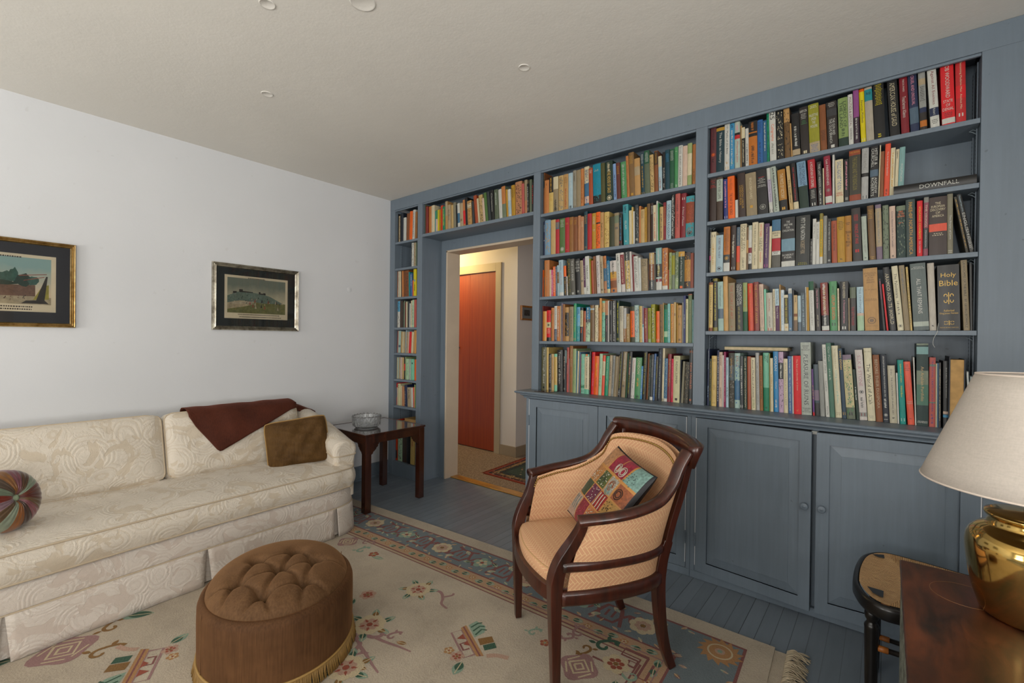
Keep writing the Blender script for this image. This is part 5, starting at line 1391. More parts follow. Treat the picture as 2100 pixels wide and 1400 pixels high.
# ------------------------------------------------------------------ soft shapes
def softbox(w, d, h, puff=.02, corner=.06, edge=.03, nu=28, nv=28, wr=0.0, seed=0, slump=0.0):
    """box cushion, centred, w along x, d along y, h along z; crowned top and bottom"""
    b = MB(); rr = random.Random(seed); ph = [rr.uniform(0, 6) for _ in range(6)]
    def outline(a):     # superellipse
        n = 2 / max(.06, min(1, corner / min(w, d) * 4)); 
        c_, s_ = cos(a), sin(a); r = (abs(c_) ** n + abs(s_) ** n) ** (-1 / n)
        return c_ * r, s_ * r
    return b
def pillow_geo(w, h, t, n=26, pinch=.10, wr=.006, seed=1, rnd_=0.0, pw=.55):
    """knife-edge pillow in the xz plane (x width, z height), thickness along y"""
    rr = random.Random(seed); ph = [rr.uniform(0, 6.28) for _ in range(8)]; b = MB()
    def P(u, v, s):
        a, c = 2 * u - 1, 2 * v - 1
        k = 1 - pinch * (1 - c * c) * abs(a) ** 3 * 1.0; k2 = 1 - pinch * (1 - a * a) * abs(c) ** 3
        x = a * w / 2 * k * (1 - rnd_ * abs(a) ** 3 * abs(c) ** 5); z = c * h / 2 * k2 * (1 - rnd_ * abs(c) ** 3 * abs(a) ** 5)
        q = max(0, (1 - a ** 4)) * max(0, (1 - c ** 4)); th = t / 2 * q ** pw + .001
        th += q ** .5 * wr * (sin(5 * a + 3 * c + ph[0]) * .6 + sin(11 * a - 7 * c + ph[1]) * .3 + sin(17 * c + 6 * a + ph[2]) * .25)
        return (x, s * th, z)
    b.grid(lambda u, v: P(u, v, -1), n, n, 0)
    b.grid(lambda u, v: P(u, v, 1), n, n, 0, flip=True)
    return b
def rot_place(mb, M4):
    mb.v = [tuple(M4 @ Vector(p)) for p in mb.v]; return mb

# ------------------------------------------------------------------ sofa
XF = [(-1.0, -2.60), (0.0, -2.655), (.17, -2.668), (.54, -2.702), (.85, -2.725), (1.2, -2.738), (1.59, -2.745), (1.68, -2.765), (1.75, -2.81), (1.785, -2.87)]
xf = lambda y: lerp_tab(XF, y)
SY0, SY1 = -.80, 1.79
sofa = thing('sofa', 'long cream damask sofa with loose back cushions and pleated skirt along the left wall', 'sofa', (-3.2, .5, 0))
# base rail under the seat cushion
bs = MB()
ys = [SY0 + (1.60 - SY0) * i / 24 for i in range(25)] + [1.66, 1.71, 1.75, 1.775, 1.785, 1.788]
def front_strip(z_prof, y_list, inset=0.0):
    b = MB(); m = len(y_list)
    def fn(u, v):
        y = y_list[min(m - 1, int(round(u * (m - 1))))]
        k = v * (len(z_prof) - 1); i = min(int(k), len(z_prof) - 2); f = k - i
        ox = z_prof[i][0] * (1 - f) + z_prof[i + 1][0] * f; z = z_prof[i][1] * (1 - f) + z_prof[i + 1][1] * f
        return (xf(y) + ox, y, z)
    b.grid(fn, m - 1, (len(z_prof) - 1) * 3); return b
yr = [1.788 + .0 * i for i in range(1)]
fs_ = front_strip([(-.02, .175), (-.004, .185), (.0, .215), (.002, .26), (-.004, .300), (-.05, .308)], ys)
fs_.box(-3.64, -2.90, SY0, 1.785, .05, .300); fs_.v += []; 
fs_.add([(xf(y) - .05, y, .308) for y in ys] + [(-3.0, y, .308) for y in ys], [(i, i + 1, len(ys) + i + 1, len(ys) + i) for i in range(len(ys) - 1)])
fs_.add([(-2.87, 1.788, .175), (-2.87, 1.788, .308), (-3.64, 1.788, .308), (-3.64, 1.788, .175)], [(0, 1, 2, 3)])
fs_.build('seat_base', M['damask_skirt'], sofa)
# skirt panels between kick pleats
cuts = [SY0, -.43, .150, .865, 1.60]
for a, b in zip(cuts, cuts[1:]):
    sk = MB(); a2, b2 = a + .004, b - .004
    def fn(u, v):
        y = a2 + (b2 - a2) * u; tl = (1 - v) * .016; y = a2 + tl + (b2 - a2 - 2 * tl) * u
        return (xf(y) + .004 + .016 * (1 - v) + .003 * sin(14 * u + a * 5) * (1 - v), y, .014 + .178 * v)
    sk.grid(fn, 26, 6); sk.build('skirt_panel', M['damask_skirt'], sofa, solid=.006)
    if b < 1.7:
        MB().grid(lambda u, v: (xf(b) - .012, b - .035 + .07 * u, .018 + .17 * v), 2, 2).build('pleat_inlay', M['damask_skirt'], sofa)
sk = MB()
crn = [(-2.747, 1.606), (-2.757, 1.66), (-2.785, 1.72), (-2.83, 1.765), (-2.89, 1.79), (-3.0, 1.797), (-3.25, 1.797), (-3.6, 1.797)]
cc = catmull([(x, y, 0) for x, y in crn], 5)
def fn(u, v):
    p = cc[min(len(cc) - 1, int(round(u * (len(cc) - 1))))]; k = .018 * (1 - v); n_ = Vector((1, .4, 0)) if p.y < 1.75 else Vector((.3, 1, 0))
    n_.normalize(); return (p.x + n_.x * (.004 + k), p.y + n_.y * (k * .8), .014 + .178 * v)
sk.grid(fn, len(cc) - 1, 6); sk.build('skirt_panel', M['damask_skirt'], sofa, solid=.006)
def piping(pts, name='piping', m='piping', r=.0042, par=None): return MB().tube(pts, r, 6).build(name, M[m], par)
piping([(xf(y) + .004, y, .194) for y in ys] , par=sofa)
# bench seat cushion: crowned, bowed front, rounded right front corner
def seat():
    b = MB()
    yA, yB_ = SY0, 1.768
    def front(y):  # front outline of the cushion, wraps round the corner
        return xf(min(y, 1.70)) + .012
    def outl(u):   # front edge then the right side
        # u 0..1 : along front (0-.82), corner+side (.82-1)
        if u < .82:
            y = yA + (1.66 - yA) * u / .82; return (front(y), y)
        t = (u - .82) / .18; pts = [(front(1.66), 1.66), (-2.755, 1.71), (-2.79, 1.75), (-2.85, 1.768), (-2.95, 1.77)]
        k = t * 4; i = min(3, int(k)); f = k - i
        return (pts[i][0] * (1 - f) + pts[i + 1][0] * f, pts[i][1] * (1 - f) + pts[i + 1][1] * f)
    NU, NV = 96, 16
    def wr(x, y): return .0022 * sin(23 * y + 9 * x) * sin(31 * x) + .0015 * sin(57 * y - 20 * x) + .002 * sin(9 * y)
    def top(u, v):
        px, py = outl(u); x1, y1 = -3.36, min(py, 1.70)
        if u > .82: y1 = 1.66
        x = px + (x1 - px) * v; y = py + (y1 - py) * v
        d = min(1, v * 2.2); z = .432 + .034 * (d ** .55) - .012 * max(0, v - .5)
        if u > .82: z -= 0
        return (x, y, z + wr(x, y) * min(1, v * 6))
    def side(u, v):
        px, py = outl(u); k = sin(v * pi) * .018; n_ = Vector((1, 0, 0)) if u < .82 else Vector((1 - (u - .82) / .18, (u - .82) / .18, 0)).normalized()
        return (px + n_.x * k, py + n_.y * k, .312 + .120 * v)
    b.grid(top, NU, NV, flip=True); b.grid(side, NU, 8)
    o = b.build('seat_cushion', M['damask'], sofa)
    n_ = 60
    for z, kk in ((.432, 0), (.312, 0)):
        MB().tube([(outl(i / n_)[0] + .002, outl(i / n_)[1] + (.002 if i > n_ * .82 else 0), z) for i in range(n_ + 1)], .0045, 6).build('piping', M['piping'], o)
seat()
# back frame
bk = MB()
bk.grid(lambda u, v: (-3.66 + .0 + [0, 0, .03, .09, .15, .17, .17][int(round(v * 6))], SY0 + (1.70 - SY0) * u, [.05, .70, .755, .775, .765, .73, .30][int(round(v * 6))]), 30, 6)
bk.build('back_frame', M['damask'], sofa)
# arm: tub arm sweeping down from the back, rolled top
def arm():
    path = catmull([(-3.60, 1.695, .765), (-3.45, 1.71, .765), (-3.28, 1.715, .735), (-3.12, 1.715, .69), (-2.98, 1.712, .650), (-2.88, 1.708, .622), (-2.835, 1.705, .612)], 5)
    b = MB(); N = len(path); n = 20
    def sec(i, k):
        p = path[i]; a = 2 * pi * k / n; f = i / (N - 1)
        R = .088; 
        # section in the yz plane: rolled top over a straight wall
        if k <= n // 2: yy = cos(a) * R; zz = sin(a) * R * .78
        else:
            t = (k - n // 2) / (n // 2); yy = -R + 2 * R * t if 0 else (-R * .86 if t < .5 else R * .80)
            zz = -(.03 if (t < .1 or t > .9) else 0) - (p.z - .30 - .0) * (min(t, 1 - t) * 2) ** .8
        return (p.x, p.y + yy, p.z - R * .78 + zz)
    V = [sec(i, k) for i in range(N) for k in range(n)]
    F_ = [(i * n + k, i * n + (k + 1) % n, (i + 1) * n + (k + 1) % n, (i + 1) * n + k) for i in range(N - 1) for k in range(n)]
    b.add(V, F_, 0, True)
    # rounded front
    last = V[(N - 1) * n:]; c = Vector((path[-1].x, path[-1].y, 0)); rings = [last]
    for q in range(1, 6):
        a = q / 5 * pi / 2; s_ = cos(a); r_ = []
        for p in last: r_.append((p[0] + .032 * sin(a), c.y + (p[1] - c.y) * (.62 + .38 * s_), p[2] if p[2] < .5 else .5 + (p[2] - .5) * (.80 + .20 * s_)))
        rings.append(r_)
    for r0, r1 in zip(rings, rings[1:]):
        b.add(r0 + r1, [(k, (k + 1) % n, n + (k + 1) % n, n + k) for k in range(n)], 0, True)
    b.add(rings[-1], [tuple(range(n))], 0, True)
    o = b.build('arm', M['damask'], sofa)
    fr = [(p[0] + .0, p[1], p[2]) for p in []]
    pts = []
    for i in range(6, N): pts.append((path[i].x, path[i].y - .085, path[i].z - .105))
    pts += [(path[-1].x + .022, path[-1].y - .075, .507), (path[-1].x + .035, path[-1].y - .04, .507), (path[-1].x + .036, path[-1].y + .03, .507), (path[-1].x + .024, path[-1].y + .074, .507)]
    for i in range(N - 1, 6, -1): pts.append((path[i].x, path[i].y + .086, path[i].z - .105))
    MB().tube(catmull(pts, 3), .004, 6).build('piping', M['piping'], o)
arm()
# loose back cushions
def back_cushion(y0, y1, lean, seed, zt=.80):
    W = y1 - y0; Hh = .385; T = .16; b = MB(); rr = random.Random(seed); ph = [rr.uniform(0, 6) for _ in range(5)]
    def sq(a, e=.16):     # rounded parameter
        return math.copysign(abs(a) ** (1.0), a)
    def P(u, v, s):
        a, c = 2 * u - 1, 2 * v - 1
        r = max(abs(a), abs(c)); ro = .985 if r > .0 else 1
        x = a * W / 2; z = c * Hh / 2
        # corners rounded in the outline
        cx, cz = abs(x) - (W / 2 - .045), abs(z) - (Hh / 2 - .045)
        if cx > 0 and cz > 0:
            d_ = hypot(cx, cz); 
            if d_ > 0: k = min(1, .045 / d_ * max(cx, cz) / .045); x = math.copysign(W / 2 - .045 + cx * k, x); z = math.copysign(Hh / 2 - .045 + cz * k, z)
        q = max(0, 1 - abs(a) ** 8) * max(0, 1 - abs(c) ** 5)
        th = .045 + (T / 2 - .045) * q ** .5 + .014 * (1 - a * a) * (1 - c * c)
        th += .003 * q * (sin(9 * a + 4 * c + ph[0]) + .6 * sin(21 * a - 13 * c + ph[1]) + .5 * sin(26 * c + 7 * a + ph[2]))
        return (s * th, x, z)
    N1, N2 = 44, 26
    b.grid(lambda u, v: P(u, v, 1), N1, N2); b.grid(lambda u, v: P(u, v, -1), N1, N2, flip=True)
    def rim(u, s):   # around
        k = u * 4; i = int(k) % 4; f = k - int(k)
        uv = [(f, 0), (1, f), (1 - f, 1), (0, 1 - f)][i]; return P(uv[0], uv[1], s)
    def rimf(u, v):
        A = Vector(rim(u, 1)); B_ = Vector(rim(u, -1)); p = A.lerp(B_, v); c = Vector((0, 0, 0)); d_ = Vector((0, p.y, p.z)).normalized()
        return tuple(p + d_ * .012 * sin(v * pi))
    b.grid(rimf, 160, 5, cu=True)
    M4 = Matrix.Translation((-3.325, (y0 + y1) / 2, .445 + Hh / 2 - .005)) @ Matrix.Rotation(lean, 4, 'Y')
    rot_place(b, M4)
    o = b.build('back_cushion', M['damask'], sofa)
    pp = [tuple(M4 @ Vector(rim(i / 80 % 1, 1))) for i in range(81)]
    MB().tube(pp, .0042, 6).build('piping', M['piping'], o)
    return o
back_cushion(-.62, .812, -radians(17), 3)
back_cushion(.826, 1.615, -radians(17), 5)

# round pleated cushion
rc = thing('round_cushion', 'round pleated multicoloured silk cushion on the left of the sofa seat', 'cushion', (-2.90, .18, .46))
WC = ['#5c2a1a', '#74806c', '#4e3420', '#70424a', '#7a5028', '#46382c', '#66725e', '#6a2618', '#786068', '#54402a', '#7a8472', '#7e4c22', '#443028', '#7c4a50', '#5e462c', '#522018']
wm = [simple('silk_%d' % i, c, .38, sheen=.3, var=.2, scale=30) for i, c in enumerate(WC)]
def roundc():
    R, T = .132, .070; n = 128; nr = 14; b = MB()
    def P(i, r, s):
        a = 2 * pi * i / n; pl = 1 + .012 * sin(a * 64)
        rr_ = r * R; th = T * (max(0, 1 - r ** 3.2)) ** .5 * (1 - .42 * math.exp(-(r / .16) ** 2)) + .0035 * sin(a * 32) * r * (1 - r) * 3
        return (rr_ * cos(a), s * th, rr_ * sin(a))
    for s in (-1, 1):
        V = [P(i, j / nr, s) for j in range(nr + 1) for i in range(n)]
        F_ = [(j * n + i, j * n + (i + 1) % n, (j + 1) * n + (i + 1) % n, (j + 1) * n + i) for j in range(nr) for i in range(n)]
        F_m = [(i * 16 // n + (3 if s > 0 else 0)) % 16 for j in range(nr) for i in range(n)]
        b.add(V, F_, F_m, True)
    M4 = Matrix.Translation((-2.90, .165, .588)) @ Matrix.Rotation(radians(131), 4, 'Z') @ Matrix.Rotation(radians(-16), 4, 'X')
    rot_place(b, M4); b.build('cover', wm, rc)
    bt = MB(); bt.lathe([(0, .010), (.008, .009), (.0145, .004), (.016, 0), (.013, -.003), (0, -.003)], (0, 0, 0), 20)
    bt.v = [(p[0], -p[2] - .046, p[1]) for p in bt.v]; rot_place(bt, M4); bt.build('button', simple('sage_silk', '#8c9c80', .35), rc)
roundc()

# bronze velvet pillow in the corner, brown throw over the back
pl_ = pillow_geo(.385, .315, .17, 34, pinch=.03, wr=.016, seed=4, rnd_=.07, pw=.40)
M4 = Matrix.Translation((-3.055, 1.500, .592)) @ Matrix.Rotation(radians(64), 4, 'Z') @ Matrix.Rotation(radians(-14), 4, 'X') @ Matrix.Rotation(radians(-7), 4, 'Y')
rot_place(pl_, M4); vp = pl_.build('pillow', M['olivevelvet']); tag(vp, 'bronze-brown velvet pillow propped in the right corner of the sofa', 'pillow')
pp = []
for k in range(81):
    q = k / 80 * 4; i = int(q) % 4; f = q - int(q); a, c = [(2 * f - 1, -1), (1, 2 * f - 1), (1 - 2 * f, 1), (-1, 1 - 2 * f)][i]
    kx = (1 - .03 * (1 - c * c) * abs(a) ** 3) * (1 - .07 * abs(a) ** 3 * abs(c) ** 5); kz = (1 - .03 * (1 - a * a) * abs(c) ** 3) * (1 - .07 * abs(c) ** 3 * abs(a) ** 5)
    pp.append(tuple(M4 @ Vector((a * .1925 * kx * 1.01, 0, c * .1575 * kz * 1.01))))
MB().tube(pp, .0035, 6).build('piping', M['goldpipe'], vp)
pl2 = pillow_geo(.24, .20, .08, 20, pinch=.03, wr=.004, seed=9, rnd_=.16)
rot_place(pl2, Matrix.Translation((-3.045, 1.612, .556)) @ Matrix.Rotation(radians(50), 4, 'Z') @ Matrix.Rotation(radians(-16), 4, 'X'))
tag(pl2.build('pillow', simple('rust_brown_velvet', '#4a2c12', .8, sheen=.3)), 'darker brown pillow mostly hidden behind the bronze velvet one', 'pillow')
def throw():
    b = MB(); NU, NV = 60, 34
    y0, y1 = .94, 1.80
    hang = [(.94, .03), (.97, .10), (1.075, .265), (1.09, .27), (1.3, .175), (1.56, .055), (1.60, .045), (1.68, .045), (1.80, .03)]
    CA, SA = cos(radians(17)), sin(radians(17))
    def P(u, v):
        y = y0 + (y1 - y0) * u; Lf = lerp_tab(hang, y); Lb = .10; s = -Lb + (Lb + Lf + .10) * v
        wob = .003 * sin(22 * u + 3 * v) + .002 * sin(41 * u - 5 * v)
        k = max(0, min(1, (y - 1.585) / .07)); k = k * k * (3 - 2 * k)      # leaves the cushion, lies on the frame and arm
        zt = .840 - .050 * k - max(0, y - 1.66) * .42; xt = -3.385 - .075 * k; w_ = .095
        if s < 0: return (xt - w_ / 2 - .012 - .010 * sin(-s * 30), y, zt - .006 + s * .8 + wob)
        if s < w_:
            t = s / w_; return (xt - w_ / 2 + (w_ + .010 * (1 - k)) * t, y, zt + .008 * sin(pi * t) + wob * .5)
        d_ = s - w_; c = max(-1, 1 - 2 * d_ / .385); a = max(-1, min(1, (y - 1.22) / .395))
        q = max(0, 1 - abs(a) ** 8) * max(0, 1 - abs(c) ** 5); th = .045 + .035 * q ** .5 + .014 * (1 - a * a) * (1 - c * c)
        xf_ = -3.381 + SA * d_ + CA * (th + .014 + .008 * math.exp(-d_ / .04)); zf = .832 - CA * d_ + SA * (th - .045)
        xk = xt + w_ / 2 + .012 + .5 * d_
        return (xf_ * (1 - k) + xk * k + wob * .6, y, (zf - .0) * (1 - k) + (zt - d_ * .8) * k)
    b.grid(P, NU, NV); o = b.build('throw_blanket', M['brownthrow'], solid=.005)
    tag(o, 'chocolate brown throw draped over the sofa back above the velvet pillow', 'throw')
throw()

# ------------------------------------------------------------------ side table and crystal bowl
st = thing('side_table', 'dark wooden side table with bracketed square legs beside the sofa arm', 'table', (-3.19, 2.205, 0))
TX0, TX1, TY0, TY1, TZ = -3.47, -2.915, 1.925, 2.485, .592
fr = MB(); q = .022
fr.box(TX0, TX1, TY0, TY0 + q, .577, TZ); fr.box(TX0, TX1, TY1 - q, TY1, .577, TZ); fr.box(TX0, TX0 + q, TY0 + q, TY1 - q, .577, TZ); fr.box(TX1 - q, TX1, TY0 + q, TY1 - q, .577, TZ)
fr.build('top_frame', M['tablewood'], st, bevel=.003)
def tiletop():
    t = NT('glossy_dark_squares'); o = t.coord(); x, y, z = t.sep(o)
    fx = t.math('FRACT', t.math('DIVIDE', t.math('ADD', x, 5.0), .17)); fy = t.math('FRACT', t.math('DIVIDE', t.math('ADD', y, 5.0), .17))
    ln = t.math('MAXIMUM', t.math('LESS_THAN', fx, .02), t.math('LESS_THAN', fy, .02))
    n = t.noise(o, 10, 4, .6); t.color(t.mix(ln, t.ramp(n, [(.3, lin('#2c2320')), (.7, lin('#453a36'))]), (.005, .004, .004)))
    t.set(rough=.07, spec=.7, coat=.6); return t.m
MB().box(TX0 + q, TX1 - q, TY0 + q, TY1 - q, .574, .590).build('top_panel', tiletop(), st)
ap = MB(); i_ = .008
for (a, b, c, d_) in ((TX0 + i_, TX1 - i_, TY0 + i_, TY0 + i_ + .018), (TX0 + i_, TX1 - i_, TY1 - i_ - .018, TY1 - i_), (TX0 + i_, TX0 + i_ + .018, TY0 + i_ + .018, TY1 - i_ - .018), (TX1 - i_ - .018, TX1 - i_, TY0 + i_ + .018, TY1 - i_ - .018)):
    ap.box(a, b, c, d_, .518, .5765)
ap.build('apron', M['tablewood'], st, bevel=.002)
lg = .050
for cx, sx in ((TX0 + .006, 1), (TX1 - .006, -1)):
    for cy, sy in ((TY0 + .006, 1), (TY1 - .006, -1)):
        x0, x1 = sorted((cx, cx + sx * lg)); y0, y1 = sorted((cy, cy + sy * lg)); b = MB(); b.box(x0, x1, y0, y1, .0135 if (x0 > -3 and y0 < 2.03) else .001, .5764)
        b.build('leg', M['tablewood'], st, bevel=.003)
        # fretted corner brackets on both sides of the leg
        prof = [(0, 0), (.072, 0), (.070, -.010), (.062, -.014), (.064, -.024), (.055, -.032), (.048, -.036), (.046, -.046), (.036, -.052), (.032, -.058), (.022, -.062), (.018, -.074), (.008, -.080), (0, -.085)]
        for ax in (0, 1):
            pts = []
            for a, z in prof:
                if ax == 0: pts.append((cx + sx * (lg + a), cy + sy * .010, .5185 + z))
                else: pts.append((cx + sx * .010, cy + sy * (lg + a), .5185 + z))
            MB().poly(pts, 0, .014, (0, sy, 0) if ax == 0 else (sx, 0, 0)).build('bracket', M['tablewood'], st)
def bowl():
    c = (-3.19, 2.115, .5925); b = MB(); n = 72; R = .106
    prof = [(.0, .0), (.05, .0), (.086, .002), (.096, .012), (.102, .030), (.105, .053), (.110, .078), (.1105, .084), (.1075, .088), (.103, .083), (.098, .053), (.094, .030), (.087, .017), (.05, .010), (0, .009)]
    def fn(u, v):
        k = int(round(v * (len(prof) - 1))); r, z = prof[k]; a = u * 2 * pi
        if 3 <= k <= 8:
            r += .0030 * abs(sin(a * 12)) * (1 if k < 7 else .5) + .0012 * sin(a * 24 + z * 160); 
            if k in (7, 8, 6, 9): z += .0075 * abs(sin(a * 12)) + .0012 * sin(a * 36)
        return (c[0] + r * cos(a), c[1] + r * sin(a), c[2] + z)
    b.grid(fn, n, len(prof) - 1, 0, False, cu=True)
    # diamond cuts
    o = b.build('bowl', M['crystal']); tag(o, 'cut crystal bowl with scalloped rim on the dark side table', 'bowl')
    f = MB()
    for k in range(12):
        a0 = (k + .5) / 12 * 2 * pi
        for rr_ in (.016, .010):
            P_ = []
            for q_ in range(13):
                a = q_ / 12 * 2 * pi; rad = .1055 + .003; P_.append((c[0] + rad * cos(a0 + rr_ * cos(a) / rad), c[1] + rad * sin(a0 + rr_ * cos(a) / rad), c[2] + .043 + rr_ * sin(a)))
            f.tube(P_, .0014, 4, caps=False)
        for s_ in (-1, 1):
            f.tube([(c[0] + .108 * cos(a0 + s_ * q_ / 6 * .26), c[1] + .108 * sin(a0 + s_ * q_ / 6 * .26), c[2] + .012 + .064 * q_ / 6) for q_ in range(7)], .0013, 4, caps=False)
    f.build('cut_pattern', M['crystal'], o)
bowl()

# ------------------------------------------------------------------ tufted ottoman
OC = Vector((-1.948, .887, 0)); OA, OB, OT = .329, .286, radians(150.0)
def el(a, ka=1.0, kb=None, add=0.0):
    kb = ka if kb is None else kb
    x, y = (OA * ka + add) * cos(a), (OB * kb + add) * sin(a)
    return (OC.x + x * cos(OT) - y * sin(OT), OC.y + x * sin(OT) + y * cos(OT))
ot = thing('ottoman', 'oval brown velvet ottoman with buttoned top and gold fringe in front of the sofa', 'ottoman', (OC.x, OC.y, .012))
b = MB(); pf = [(-.004, .03), (0, .08), (.001, .2), (0, .255), (-.006, .273), (-.016, .283), (-.028, .283), (-.034, .272)]
b.grid(lambda u, v: (*el(u * 2 * pi, add=pf[int(round(v * 7))][0]), pf[int(round(v * 7))][1] + .012), 120, 7, cu=True)
b.add([(*el(k / 60 * 2 * pi, add=-.034), .284) for k in range(60)], [tuple(range(60))])
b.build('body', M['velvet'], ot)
a_s = radians(123)
for a in (a_s, a_s + pi):
    MB().tube([(*el(a, add=.0008), .04 + .25 * k / 8) for k in range(9)], .0016, 5).build('seam', M['velvet2'], ot)
tf = [(-1.997, 0.815), (-1.864, 0.847), (-1.83, 0.974), (-1.961, 0.957), (-1.722, 0.872), (-1.753, 0.736), (-1.888, 0.698)]
tf = [(-2.035, 0.830), (-1.898, 0.863), (-1.864, 0.992), (-1.997, 0.975), (-1.754, 0.888), (-1.785, 0.749), (-1.923, 0.711)]
def cushion_top():
    b = MB(); NR, NA = 64, 200; K = .925
    tl = []
    for (x, y) in tf:
        dx, dy = x - OC.x, y - OC.y; tl.append((dx * cos(OT) + dy * sin(OT), -dx * sin(OT) + dy * cos(OT)))
    ed = []
    for i in range(len(tl)):
        for j in range(i + 1, len(tl)):
            if hypot(tl[i][0] - tl[j][0], tl[i][1] - tl[j][1]) < .185: ed.append((tl[i], tl[j]))
    for p in tl:      # creases out to the rim
        r = hypot(p[0] / OA, p[1] / OB)
        if r > .38:
            a = atan2(p[1] / OB, p[0] / OA)
            for da in (-.22, .22) if r > .5 else (0,): ed.append((p, (cos(a + da) * OA * .93, sin(a + da) * OB * .93)))
    def dseg(p, s):
        (ax, ay), (bx_, by) = s; dx, dy = bx_ - ax, by - ay; t = max(0, min(1, ((p[0] - ax) * dx + (p[1] - ay) * dy) / (dx * dx + dy * dy)))
        return hypot(p[0] - ax - t * dx, p[1] - ay - t * dy)
    def P(u, v):
        a = u * 2 * pi; r = v
        x, y = OA * K * r * cos(a), OB * K * r * sin(a)
        z = .262 + .096 * max(0, 1 - r ** 4.5) ** .5
        dm = 0
        for t in tl: dm += .042 * math.exp(-(hypot(x - t[0], y - t[1]) / .030) ** 2) + .010 * math.exp(-(hypot(x - t[0], y - t[1]) / .011) ** 2)
        cr = max([.016 * math.exp(-(dseg((x, y), s) / .009) ** 2) for s in ed] + [0])
        z -= min(.056, dm + cr) * min(1, (1 - r) * 9)
        k = K
        bul = 1 + .0 * r
        return (OC.x + x * bul * cos(OT) - y * bul * sin(OT), OC.y + x * bul * sin(OT) + y * bul * cos(OT), z + .012)
    b.grid(P, NA, NR, cu=True)
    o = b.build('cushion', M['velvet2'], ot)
    for (x, y) in tf:
        MB().sphere((x, y, .3135), .0085, 12, 0, .6).build('button', M['velvet2'], o)
cushion_top()
MB().tube([(*el(k / 90 * 2 * pi, add=.001), .068) for k in range(91)], .0048, 6).build('gimp_braid', M['goldpipe'], ot)
fb = MB(); NF = 420
for k in range(NF):
    a = k / NF * 2 * pi; rr = rnd.uniform(-.003, .003)
    p0 = el(a, add=.002); p1 = el(a + rr * 2, add=.006 + rr); p2 = el(a + rr * 3, add=.012 + rr)
    fb.tube([(*p0, .066), (*p1, .040), (*p2, .016)], .0024, 4, smooth=True)
fb.build('fringe', M['goldfringe'], ot)['kind'] = 'stuff'
# ------------------------------------------------------------------ armchair
AW = atan2(-.593, .806)
ac = thing('armchair', 'mahogany tub armchair upholstered in peach basket-weave fabric on the rug', 'armchair', (-.965, 1.727, .0140), AW)
# local: x to the near side (w), -y?  facing direction is local -y
def A(wv, v, z): return (wv, -v, z - .0125 + .0005)
def mir(pts): return [(-a, b, c) for a, b, c in reversed(pts)]
def sm(pts, n=6): return catmull([A(*p) for p in pts], n)
WD = M['mahog']
for s in (1, -1):
    pts = [(s * .296, .158, .664), (s * .290, .166, .63), (s * .272, .188, .575), (s * .258, .224, .51), (s * .251, .243, .45), (s * .249, .247, .38), (s * .250, .244, .20), (s * .252, .240, .013)]
    P_ = sm(pts, 6); n = len(P_)
    R_ = [lerp_tab([(0, .018), (.2, .021), (.45, .027), (.62, .030), (.8, .024), (1, .017)], i / (n - 1)) for i in range(n)]
    MB().tube(P_, [(r * 1.25, r * 1.15) for r in R_], 4, smooth=False).build('front_leg', WD, ac, world=False, bevel=.004)
    pts = [(s * .205, -.235, .52), (s * .200, -.212, .44), (s * .196, -.205, .36), (s * .198, -.212, .22), (s * .201, -.232, .10), (s * .204, -.262, .013)]
    P_ = sm(pts, 6); n = len(P_)
    MB().tube(P_, [(lerp_tab([(0, .022), (.3, .027), (1, .019)], i / (n - 1)) * 1.2,) * 2 for i in range(n)], 4, smooth=False).build('rear_leg', WD, ac, world=False, bevel=.004)
    # raked back post between seat and crest
    P_ = sm([(s * .202, -.222, .45), (s * .214, -.245, .58), (s * .238, -.275, .73), (s * .262, -.292, .865)], 6)
    MB().tube(P_, [(.024, .020)] * len(P_), 4, smooth=False).build('back_post', WD, ac, world=False, bevel=.004)
    # swept arm rail
    P_ = sm([(s * .292, -.262, .882), (s * .296, -.225, .83), (s * .304, -.188, .765), (s * .315, -.130, .714), (s * .324, -.04, .688), (s * .322, .06, .674), (s * .304, .150, .664), (s * .298, .178, .660)], 6)
    n = len(P_)
    MB().tube(P_, [(lerp_tab([(0, .018), (.3, .017), (.8, .019), (1, .022)], i / (n - 1)) * (1.0), lerp_tab([(0, .026), (.3, .024), (1, .026)], i / (n - 1)) * 1.15) for i in range(n)], 10).build('arm', WD, ac, world=False)
# crest rail, rolled outwards
cp = sm([(-.318, -.268, .898), (-.285, -.295, .902), (-.16, -.335, .906), (0, -.350, .908), (.16, -.335, .906), (.285, -.295, .902), (.318, -.268, .898)], 8)
crest = [(-.014, -.074), (.004, -.074), (.020, -.030), (.030, -.006), (.032, .006), (.022, .012), (.004, .008), (-.014, .006), (-.020, -.004)]
crest = [(-a, b) for a, b in crest]
MB().sweep(crest, cp).build('crest_rail', WD, ac, world=False)
U = [(.262, .225), (.272, .10), (.262, -.05), (.228, -.165), (.15, -.232), (0, -.258)]
def uplan(off=0.0, z=.4, zf=None):
    pts = [(a, b, z) for a, b in U]; pts += mir(pts)[1:]
    P_ = sm(pts, 6); out = []
    for i, p in enumerate(P_):
        t = (P_[min(i + 1, len(P_) - 1)] - P_[max(i - 1, 0)]).normalized(); nrm = Vector((t.y, -t.x, 0)); out.append(p + nrm * off)
    return out
Z0 = -.012
rail = [(-.018, -.026), (.012, -.026), (.018, -.018), (.018, .012), (.010, .024), (-.006, .026), (-.018, .020)]
MB().sweep(rail, uplan(0, .378)).build('seat_rail', WD, ac, world=False)
mid = [(.019 * cos(a), .022 * sin(a)) for a in [k / 10 * 2 * pi for k in range(10)]]
MB().sweep(mid, uplan(.006, .492)).build('mid_rail', WD, ac, world=False)
ffr = sm([(.232, .240, .378), (.15, .272, .378), (0, .288, .378), (-.15, .272, .378), (-.232, .240, .378)], 6)
